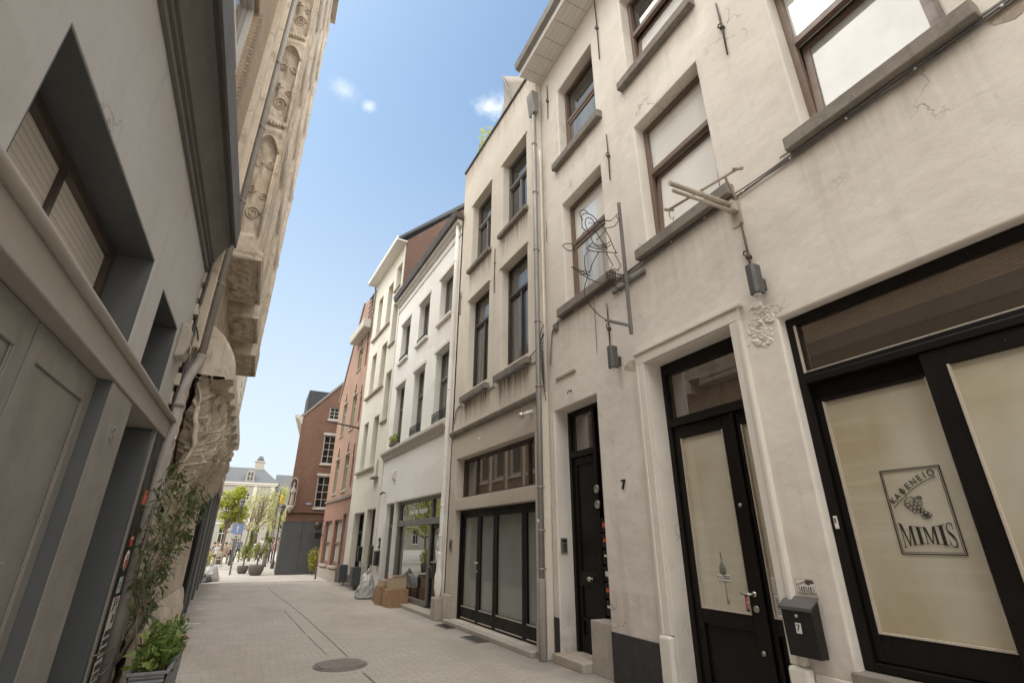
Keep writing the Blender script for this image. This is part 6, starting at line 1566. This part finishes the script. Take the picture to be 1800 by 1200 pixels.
def carton(label, loc, rz, sx, sy, sz, mat, open_=0, group='cardboard boxes by the record shop'):
    rt = rootz('cardboard_box', label, 'box', loc, rz, group)
    m = MB(); m.box(-sx, sx, -sy, sy, 0, sz); m.build('box', M[mat], rt, bevel=.008)
    m = MB(); m.box(-sx * 1.002, sx * 1.002, -.025, .025, sz * .72, sz + .002); m.build('tape', M['palewood'], rt)
    if open_:
        m = MB()
        m.add([(-sx, -sy, sz), (sx, -sy, sz), (sx * .9, -sy * 1.25, sz + open_), (-sx * .9, -sy * 1.25, sz + open_)], [(0, 1, 2, 3)])
        m.add([(-sx, sy, sz), (sx, sy, sz), (sx * .9, sy * .8, sz + open_), (-sx * .9, sy * .8, sz + open_)], [(0, 1, 2, 3)])
        m.add([(-sx, -sy, sz), (-sx, sy, sz), (-sx * .8, sy, sz + open_ * .8), (-sx * .8, -sy, sz + open_ * .8)], [(0, 1, 2, 3)])
        f_ = m.build('flap', M[mat], rt); t = f_.modifiers.new('t', 'SOLIDIFY'); t.thickness = .006
carton('large brown cardboard box nearest the shop window', (3.60, 14.12, 0), R_(12), .26, .22, .42, 'cardboard')
carton('open pale carton standing on the large brown box', (3.62, 14.16, .422), R_(5), .21, .17, .26, 'cardlight', .05)
carton('tall taped brown box behind the large one', (3.40, 14.72, 0), R_(8), .15, .20, .46, 'cardboard')
carton('small brown box on top of the tall taped one', (3.42, 14.74, .462), R_(20), .11, .14, .14, 'cardlight')
carton('low brown box between the bag and the taped box', (3.48, 15.45, 0), R_(-4), .16, .2, .34, 'cardboard')

# ================================================================== the square: sign, planters, lamps, trees, people, palace
sg2 = rootz('one_way_sign', 'blue square one way sign with white arrow on a leaning grey pole', 'road sign', (-.70, 29.5, 0), 0)
m = MB(); m.tube([(0, 0, 0), (-.02, .0, 1.2), (-.05, 0, 2.36)], .045, 10); m.build('pole', M['polegrey'], sg2)
MB().box(-.30, .20, -.075, -.05, 1.86, 2.34).build('sign_face', M['signblue'], sg2, bevel=.004)
m = MB(); m.prism_y([(-.075, 1.92), (-.025, 1.92), (-.025, 2.13), (.02, 2.13), (-.05, 2.26), (-.12, 2.13), (-.075, 2.13)], -.078, -.0755); m.build('arrow', M['paper'], sg2)
MB().box(-.24, .16, -.07, -.052, 1.64, 1.84).build('sub_plate', M['stick_white'], sg2); m = MB(); m.box(-.10, .02, -.0725, -.0705, 1.70, 1.75); m.build('symbol', M['ink'], sg2)

def potted(label, x, y, r, h, tz, blobs_, n, seed):
    random.seed(seed)
    t = rootz('potted_tree', label, 'potted tree', (x, y, 0), 0, 'round bowl planters with small trees')
    m = MB(); m.lathe([(r * .55, 0), (r * .78, .05), (r * .97, h * .5), (r, h * .8), (r * .98, h), (r * .90, h), (r * .9, h - .06)], n=28); m.build('pot', M['potgrey'], t)
    m = MB(); m.tube(catm([(0, 0, h - .05), (.02, .01, h + .15), (-.01, .0, tz)], 4), [.035] * 9, 8)
    for c, rr in blobs_: m.tube(catm([(0, 0, tz - .05), (c[0] * .5, c[1] * .5, (tz + c[2]) / 2), (c[0], c[1], c[2] + rr[2] * .5)], 4), .018, 6)
    m.build('trunk', M['bark'], t)
    m = MB(); leaf_cloud(m, n, lambda: blob(*random.choice(blobs_)), .085, .45, .1); m.build('crown', M['leafolive'], t)
potted('smaller round taupe bowl planter with low bushy tree beside the sign', -.20, 30.5, .26, .36, .62, [((-.14, 0, .85), (.30, .28, .28)), ((.20, .05, .95), (.28, .25, .30)), ((.02, 0, 1.18), (.24, .24, .24)), ((.16, 0, 1.5), (.10, .10, .3)), ((.12, 0, 1.85), (.06, .06, .25))], 2200, 3)
potted('larger round taupe bowl planter with forked tree left of the hoarding', .40, 28.75, .345, .46, .72, [((-.22, 0, 1.0), (.22, .22, .26)), ((.26, 0, 1.02), (.2, .2, .30)), ((.32, .0, 1.36), (.20, .18, .26)), ((-.1, 0, 1.25), (.16, .16, .2)), ((.40, 0, 1.58), (.10, .1, .14)), ((.22, 0, 1.8), (.05, .05, .28))], 1700, 4)

def lamp(label, x, y, top):
    r = rootz('street_lamp', label, 'street lamp', (x, y, 0), 0, 'lantern posts on the square')
    m = MB(); m.lathe([(.11, 0), (.11, .35), (.07, .42), (.055, .5), (.042, 2.2), (.035, top - .55), (.05, top - .5)], n=10); m.build('post', M['lampgrey'], r)
    m = MB(); z0 = top - .48
    for k in range(6):
        a = 2 * math.pi * k / 6 + .26; m.tube([(.07 * math.cos(a), .07 * math.sin(a), z0), (.19 * math.cos(a), .19 * math.sin(a), z0 + .42)], .011, 5)
    m.lathe([(.20, .41), (.22, .43), (.22, .45), (.13, .52), (.05, .56), (.03, .62), (.01, .66)], (0, 0, z0), 12); m.lathe([(.075, -.02), (.075, .01)], (0, 0, z0), 10); m.build('lantern_frame', M['lampgrey'], r)
    m = MB(); m.lathe([(.06, .01), (.175, .41)], (0, 0, z0), 6); m.build('lantern_glass', M['ggrey'], r)
lamp('dark lantern post behind the blue one way sign', -1.08, 40, 4.1)
lamp('dark lantern post left of the hoarding, in front of the yellow flag', 1.33, 35, 3.55)
fl = rootz('yellow_flag', 'yellow flag hanging over the square left of the corner statue', 'flag', (1.75, 46, 0))
m = MB(); m.grid(lambda u, v: (-.30 + .34 * u * (1 - .4 * v), .06 * math.sin(u * 7 + v * 3), 5.1 - .7 * v - .2 * u), 8, 8); f_ = m.build('cloth', M['flagyellow'], fl); t = f_.modifiers.new('t', 'SOLIDIFY'); t.thickness = .01
m = MB(); m.lathe([(.035, 0), (.025, 5.4), (.04, 5.42), (.01, 5.5)], (-.32, 0, 0), 8); m.build('pole', M['lampgrey'], fl)
bo = rootz('bollard', 'grey round bollard between the large bowl planter and the hoarding', 'bollard', (.93, 37.5, 0))
m = MB(); m.lathe([(.13, 0), (.13, .78), (.11, .82), (.125, .86), (.125, .98), (.08, 1.02)], n=16); m.build('shaft', M['polegrey'], bo); MB().lathe([(.15, 0), (.15, .06)], n=16).build('foot', M['lampgrey'], bo)

def tree(label, x, y, trunk_h, r, top, mat, n, seed, lean=0, dens=9):
    random.seed(seed)
    t = rootz('square_tree', label, 'tree', (x, y, 0), 0, 'young plane trees on the square')
    m = MB(); m.tube(catm([(0, 0, 0), (lean * .2, 0, trunk_h * .5), (lean * .6, 0, trunk_h), (lean, 0, top * .93)], 5), [.13 - .0065 * i for i in range(16)], 9)
    bl = []
    for k in range(dens):
        a = random.uniform(0, 6.28); zz = trunk_h + (top - trunk_h) * random.uniform(.1, 1) ; rr = r * random.uniform(.35, 1) * (1 - .55 * ((zz - trunk_h) / (top - trunk_h)) ** 2)
        c = (lean + rr * math.cos(a), rr * math.sin(a), zz)
        m.tube(catm([(lean * .5, 0, trunk_h * .9 + (zz - trunk_h) * .3), (c[0] * .5, c[1] * .5, zz - .35), c], 4), [.045, .04, .036, .032, .028, .024, .02, .015, .01], 6)
        bl.append((c, (r * random.uniform(.24, .42), r * random.uniform(.24, .42), r * random.uniform(.22, .4))))
    m.build('trunk', M['bark'], t)
    m = MB(); leaf_cloud(m, n, lambda: blob(*random.choice(bl)), .17, .75, .1); m.build('crown', M[mat], t)
tree('bright yellow green tree nearest the dark shopfronts on the square', -1.85, 42.5, 2.1, 1.15, 5.0, 'leafspring', 3800, 11, .1, 24)
tree('pale thin-leaved tree behind the bowl planters, left of the hoarding', .0, 47, 2.0, 1.6, 5.4, 'leafpale', 1000, 12, .3, 14)
tree('pale thin-leaved tree directly left of the hoarding behind the lantern', 1.35, 52, 2.2, 1.7, 6.2, 'leafpale', 1100, 13, .2, 14)
tree('tall pale tree far back before the palace centre', -.6, 60, 2.4, 2.0, 6.6, 'leafpale', 1100, 14, .2, 14)
tree('green tree behind the hoarding close to the corner house', 2.6, 56, 2.2, 1.5, 5.6, 'leafspring', 900, 15, 0, 12)
ys = rootz('yellow_shrub', 'yellow green tub shrub behind the garbage bags at the far left corner', 'shrub', (-1.80, 27.6, 0))
random.seed(31)
m = MB(); leaf_cloud(m, 500, lambda: blob((0, 0, .78), (.36, .36, .42)), .12, .4); m.build('foliage', M['leafyellow'], ys); m = MB(); m.lathe([(.22, 0), (.28, .4), (.26, .42), (.24, .38)], n=16); m.build('tub', M['potgrey'], ys)

# ---- people on the terrace: one skinned body each
def skin_body(verts, edges, radii, root_i=0):
    me = bpy.data.meshes.new('person'); me.from_pydata(verts, edges, []); ob = bpy.data.objects.new('person', me); COL.objects.link(ob)
    md = ob.modifiers.new('skin', 'SKIN'); md.use_smooth_shade = True
    for i, r in enumerate(radii):
        d_ = me.skin_vertices[0].data[i]; d_.radius = (r[0], r[1]) if isinstance(r, tuple) else (r, r); d_.use_root = (i == root_i)
    ob.modifiers.new('sub', 'SUBSURF').levels = 1
    dg = bpy.context.evaluated_depsgraph_get(); dg.update()
    me2 = bpy.data.meshes.new_from_object(ob.evaluated_get(dg)); bpy.data.objects.remove(ob); bpy.data.meshes.remove(me)
    return me2
def person(label, x, y, rz, pose, top_m, leg_m, hair_m='hair', turn=0, group='people on the square'):
    if pose == 'sit':
        V = [(0, 0, .55), (0, .02, .80), (0, .02, 1.02), (0, 0, 1.14), (0, -.01, 1.24), (0, -.02, 1.34),
             (.19, .02, 1.02), (.25, -.05, .80), (.20, -.28, .72), (.17, -.36, .73), (-.19, .02, 1.02), (-.25, -.05, .80), (-.18, -.28, .74), (-.14, -.36, .76),
             (.10, -.02, .53), (.14, -.42, .52), (.14, -.42, .10), (.14, -.52, .05), (-.10, -.02, .53), (-.13, -.40, .52), (-.15, -.46, .10), (-.15, -.56, .05)]
    elif pose == 'walk':
        V = [(0, 0, .95), (0, .0, 1.18), (0, .01, 1.40), (0, 0, 1.50), (0, -.01, 1.60), (0, -.02, 1.70),
             (.19, .01, 1.40), (.24, .08, 1.14), (.23, .02, .92), (.22, -.04, .83), (-.19, .01, 1.40), (-.24, -.06, 1.14), (-.22, -.18, .96), (-.20, -.26, .92),
             (.09, 0, .90), (.10, -.16, .50), (.10, -.20, .08), (.10, -.32, .04), (-.09, 0, .90), (-.10, .06, .48), (-.10, .24, .12), (-.10, .16, .05)]
    else:
        V = [(0, 0, .95), (0, .0, 1.18), (0, .01, 1.40), (0, 0, 1.50), (0, -.01, 1.60), (0, -.02, 1.70),
             (.19, .01, 1.40), (.25, .02, 1.14), (.22, -.12, .98), (.16, -.20, 1.02), (-.19, .01, 1.40), (-.24, .0, 1.13), (-.24, -.03, .90), (-.24, -.04, .80),
             (.09, 0, .90), (.10, -.02, .48), (.10, .0, .08), (.11, -.12, .04), (-.09, 0, .90), (-.11, -.01, .48), (-.12, .0, .08), (-.13, -.12, .04)]
    E2 = [(0, 1), (1, 2), (2, 3), (3, 4), (4, 5), (2, 6), (6, 7), (7, 8), (8, 9), (2, 10), (10, 11), (11, 12), (12, 13), (0, 14), (14, 15), (15, 16), (16, 17), (0, 18), (18, 19), (19, 20), (20, 21)]
    Rd = [(.15, .115), (.135, .10), (.15, .095), .05, .085, .075, .06, .045, .035, .03, .06, .045, .035, .03, .085, .06, .042, .035, .085, .06, .042, .035]
    me = skin_body(V, E2, Rd); me.name = 'person'
    for nm in (top_m, leg_m, 'skin', 'ink'): me.materials.append(M[nm])
    hipz = .50 if pose == 'sit' else .93
    for p in me.polygons:
        c = p.center
        sh = 1.11 if pose == 'sit' else 1.47
        if c.z > sh: k = 2
        elif abs(c.x) > .155 and c.z < (.84 if pose == 'sit' else 1.08) and c.y < .12 and c.z > (.6 if pose == 'sit' else .72): k = 2
        elif c.z < .07: k = 3
        elif (pose == 'sit' and (c.z < .60 or c.y < -.22 and c.z < .66)) or (pose != 'sit' and c.z < hipz): k = 1
        else: k = 0
        p.material_index = k
    ob = bpy.data.objects.new('person', me); COL.objects.link(ob); ob.location = (x, y, 0); ob.rotation_euler = (0, 0, rz)
    tag(ob, label, 'person', group)
    hz = 1.30 if pose == 'sit' else 1.66
    m = MB(); m.ell((0, .012, hz + .035), (.092, .10, .095), 12, 8); m.build('hair', M[hair_m], ob)
    return ob
M['shirt_white'] = flat('white_shirt', (.62, .60, .57), .85); M['shirt_pink'] = flat('pale_pink_shirt', (.52, .36, .31), .85); M['shirt_black'] = flat('black_shirt', (.03, .03, .032), .85)
M['shirt_blue'] = flat('grey_blue_shirt', (.16, .19, .25), .85); M['trouser_dark'] = flat('dark_trousers', (.035, .037, .045), .85); M['trouser_tan'] = flat('tan_trousers', (.36, .28, .20), .85); M['hair_fair'] = flat('fair_hair', (.30, .20, .10), .7)
def terr_chair(label, x, y, rz):
    c = rootz('terrace_chair', label, 'chair', (x, y, 0), rz, 'terrace chairs')
    m = MB(); m.box(-.21, .21, -.22, .20, .43, .455); m.build('seat', M['palewood'], c, bevel=.01)
    m = MB(); m.grid(lambda u, v: (-.22 + .44 * u, .22 + .05 * v - .05 * (2 * u - 1) ** 2, .56 + .34 * v), 8, 4); b_ = m.build('backrest', M['palewood'], c); t = b_.modifiers.new('t', 'SOLIDIFY'); t.thickness = .02
    for sx_, sy_ in ((-1, -1), (1, -1), (-1, 1), (1, 1)):
        m = MB(); m.tube([(sx_ * .19, sy_ * .19, .44), (sx_ * .23, sy_ * .23, 0)], .016, 6); m.build('leg', M['palewood'], c)
    return c
def terr_table(label, x, y):
    c = rootz('terrace_table', label, 'table', (x, y, 0), 0, 'terrace tables')
    MB().lathe([(.35, .72), (.36, .735), (.35, .75)], n=20).build('table_top', M['palewood'], c); MB().lathe([(.03, .03), (.025, .72)], n=8).build('leg', M['lampgrey'], c); MB().lathe([(.24, 0), (.2, .03)], n=16).build('foot', M['lampgrey'], c)
for i, (x, y, rz, lab) in enumerate(((-2.22, 38.6, 2.6, 'pale terrace chair, front left of the terrace'), (-1.72, 38.4, 3.4, 'pale terrace chair, front right of the terrace near the sign pole'), (-2.75, 42.9, .5, 'pale terrace chair under the seated person in grey blue'), (-2.15, 43.2, -.3, 'pale terrace chair under the seated person in white'), (-1.62, 43.1, .2, 'pale terrace chair under the seated person in pink'), (.55, 46.9, .1, 'pale terrace chair under the person seated behind the bowl planters'))): terr_chair(lab, x, y, rz)
terr_table('small round terrace table between the two front chairs', -1.98, 39.3); terr_table('small round terrace table before the seated group', -2.0, 42.2)
person('person in grey blue shirt seated leftmost on the terrace', -2.75, 42.9, .5, 'sit', 'shirt_blue', 'trouser_dark')
person('person in white shirt seated in the middle of the terrace group', -2.15, 43.2, -.3, 'sit', 'shirt_white', 'trouser_tan', 'hair_fair')
person('person in pink shirt seated right in the terrace group', -1.62, 43.1, .2, 'sit', 'shirt_pink', 'trouser_tan')
person('person in white shirt and dark trousers standing left of the sign pole', -1.32, 43.6, .9, 'stand', 'shirt_white', 'trouser_dark')
person('person in pale pink shirt seated behind the bowl planters', .55, 46.9, .1, 'sit', 'shirt_pink', 'trouser_dark', 'hair_fair')
person('person in white clothes walking left of the hoarding', 1.12, 42.5, 2.8, 'walk', 'shirt_white', 'trouser_tan')
person('person dressed in black standing left of the hoarding', 1.42, 43.5, -.5, 'stand', 'shirt_black', 'trouser_dark')
person('person in pink top and white trousers at the edge of the hoarding', 1.62, 40.2, 3.0, 'walk', 'shirt_pink', 'shirt_white', 'hair_fair')
person('person in grey blue shirt walking right of the sign pole', -.85, 45.5, .3, 'walk', 'shirt_blue', 'trouser_dark')

person('person in black shirt seated at the back left of the terrace', -2.5, 46.2, 1.2, 'sit', 'shirt_black', 'trouser_tan')
terr_chair('pale terrace chair under the seated person in black', -2.5, 46.2, 1.2)
person('person in white shirt walking behind the large bowl planter', .75, 49.5, -2.6, 'walk', 'shirt_white', 'trouser_dark', 'hair_fair')
person('person in grey blue shirt standing far back, left of the lantern by the hoarding', 1.05, 52.0, .4, 'stand', 'shirt_blue', 'trouser_tan')
PL = rootz('palace', 'pale stone palace with slate hipped roof, dormer and chimney across the square', 'palace', (0, 90, 0))
o = -1
wx = tuple(-36.6 + 2.9 * i for i in range(10)) + (-7.0, -4.25, -2.0, .22)
hP = []
for c in wx: hP += [(c - .42, c + .42, 7.25, 8.30), (c - .46, c + .46, 4.35, 6.55), (c - .55, c + .55, .9, 3.4)]
MB(o).wall(-45, 2.05, 0, 9.75, hP, rev=.25).build('wall', M['plP'], PL)
MB(o).box(-45, 2.05, -12, -.5, 0, 9.7).build('rear_wall', M['plP'], PL)
m = MB(o); m.box(-45, 2.25, .002, .35, 9.76, 9.95); m.box(-45, 2.15, .002, .2, 9.5, 9.755); m.box(-45, 2.06, .002, .08, 3.75, 3.95).box(1.25, 2.0, .002, .07, 3.96, 9.49).box(-3.45, -2.95, .002, .05, 3.96, 9.49).box(-1.2, -.7, .002, .05, 3.96, 9.49); m.build('cornice', M['trimD'], PL)
m = MB(o)
m.add([(-45, .35, 9.955), (2.4, .35, 9.955), (-.35, -6, 12.9), (-45, -6, 12.9), (2.4, -12, 9.955), (-45, -12, 9.955)], [(0, 1, 2, 3), (1, 4, 2), (4, 5, 3, 2)]); m.build('roof', M['slate'], PL)
m = MB(o); m.box(-1.75, -.35, -6.6, -5.4, 12.0, 13.9); m.box(-1.85, -.25, -6.7, -5.3, 13.901, 14.05); m.build('chimney', M['limestone'], PL); m = MB(o); m.lathe([(.55, 14.3), (.6, 14.4), (.40, 14.5), (.34, 14.85), (.2, 14.95)], (-1.05, -6, 0), 12); m.box(-1.5, -1.42, -6.0, -5.9, 14.06, 14.3).box(-.7, -.62, -6.0, -5.9, 14.06, 14.3); m.build('chimney_cowl', M['slate'], PL)
def dorm(x):
    m = MB(o); m.prism_y([(x - .75, 10.1), (x + .75, 10.1), (x + .62, 10.5), (x + .55, 11.6), (x + .3, 11.95), (x - .3, 11.95), (x - .55, 11.6), (x - .62, 10.5)], -2.5, -.05); d_ = m.build('dormer', M['plP'], PL)
    m = MB(o); m.box(x - .36, x + .36, -.049, -.02, 10.35, 11.55); m.build('pane', M['gdark'], d_)
    m = MB(o); m.box(x - .03, x + .03, -.019, .0, 10.35, 11.55).box(x - .36, x + .36, -.018, -.002, 10.9, 10.96); m.build('window_bar', M['whiteframe'], d_)
dorm(-2.0); dorm(-6.6)
for i, h in enumerate(hP):
    window(PL, o, *h, .2, 'whiteframe', 'gdark', .07, h[2] + (h[3] - h[2]) * .62, mull=((h[0] + h[1]) / 2,), lower_mull=((h[0] + h[1]) / 2,), sillm='trimD', sill=(.1, .12, .1))
m = MB(o); m.tube([(1.95, .12, 9.6), (1.95, .12, .1)], .07, 8); m.build('drainpipe', M['lampgrey'], PL)
PW = rootz('palace_wing', 'lower pale wing with slate roof right of the palace', 'palace wing', (0, 94, 0))
hW = [(3.3, 4.1, 5.9, 7.1), (3.3, 4.1, 3.2, 5.0), (6.2, 7.0, 3.2, 5.0), (6.2, 7, 5.9, 7.1)]
MB(o).wall(1.9, 14, 0, 8.0, hW, rev=.2).build('wall', M['plP'], PW); MB(o).box(1.9, 14, -10, -.4, 0, 7.9).build('rear_wall', M['plP'], PW)
m = MB(o); m.prism_x([(.4, 8.0), (-4.5, 12.3), (-10, 8.0)], 1.9, 14.2); m.build('roof', M['slate'], PW)
m = MB(o); m.box(1.9, 14, .002, .25, 7.75, 7.99); m.build('cornice', M['trimD'], PW)
for h in hW: window(PW, o, *h, .15, 'whiteframe', 'gdark', .07, None, grid=(2, 2))

tree('broad fresh green plane tree on the left of the square, seen in the shop glass', -5.6, 37, 1.7, 2.2, 6.5, 'leafspring', 2600, 21, .2, 24)
tree('second fresh green plane tree further left, seen in the shop glass', -8.8, 43, 1.8, 2.4, 7.0, 'leafspring', 2200, 22, .2, 20)
tree('third fresh green plane tree by the old houses, seen in the shop glass', -13, 50, 2.6, 2.8, 8, 'leafspring', 1400, 23, -.2, 14)
OH = rootz('old_brick_house', 'dark brick house closing the left side of the square', 'house', (-38, 40, 0), R_(-90))
hO = [(-18 + 3 * i, -16.8 + 3 * i, z, z + 2.0) for i in range(12) for z in (1.0, 4.6, 8.0)]
MB(-1).wall(-20, 20, 0, 12, hO, rev=.2).build('wall', M['brickG'], OH); MB(-1).box(-20, 20, -8, -.4, 0, 11.9).build('rear_wall', M['brickG'], OH)
OH.rotation_euler = (0, 0, R_(90))
for h in hO: window(OH, -1, *h, .15, 'whiteframe', 'gdark', .08, None, grid=(2, 3))
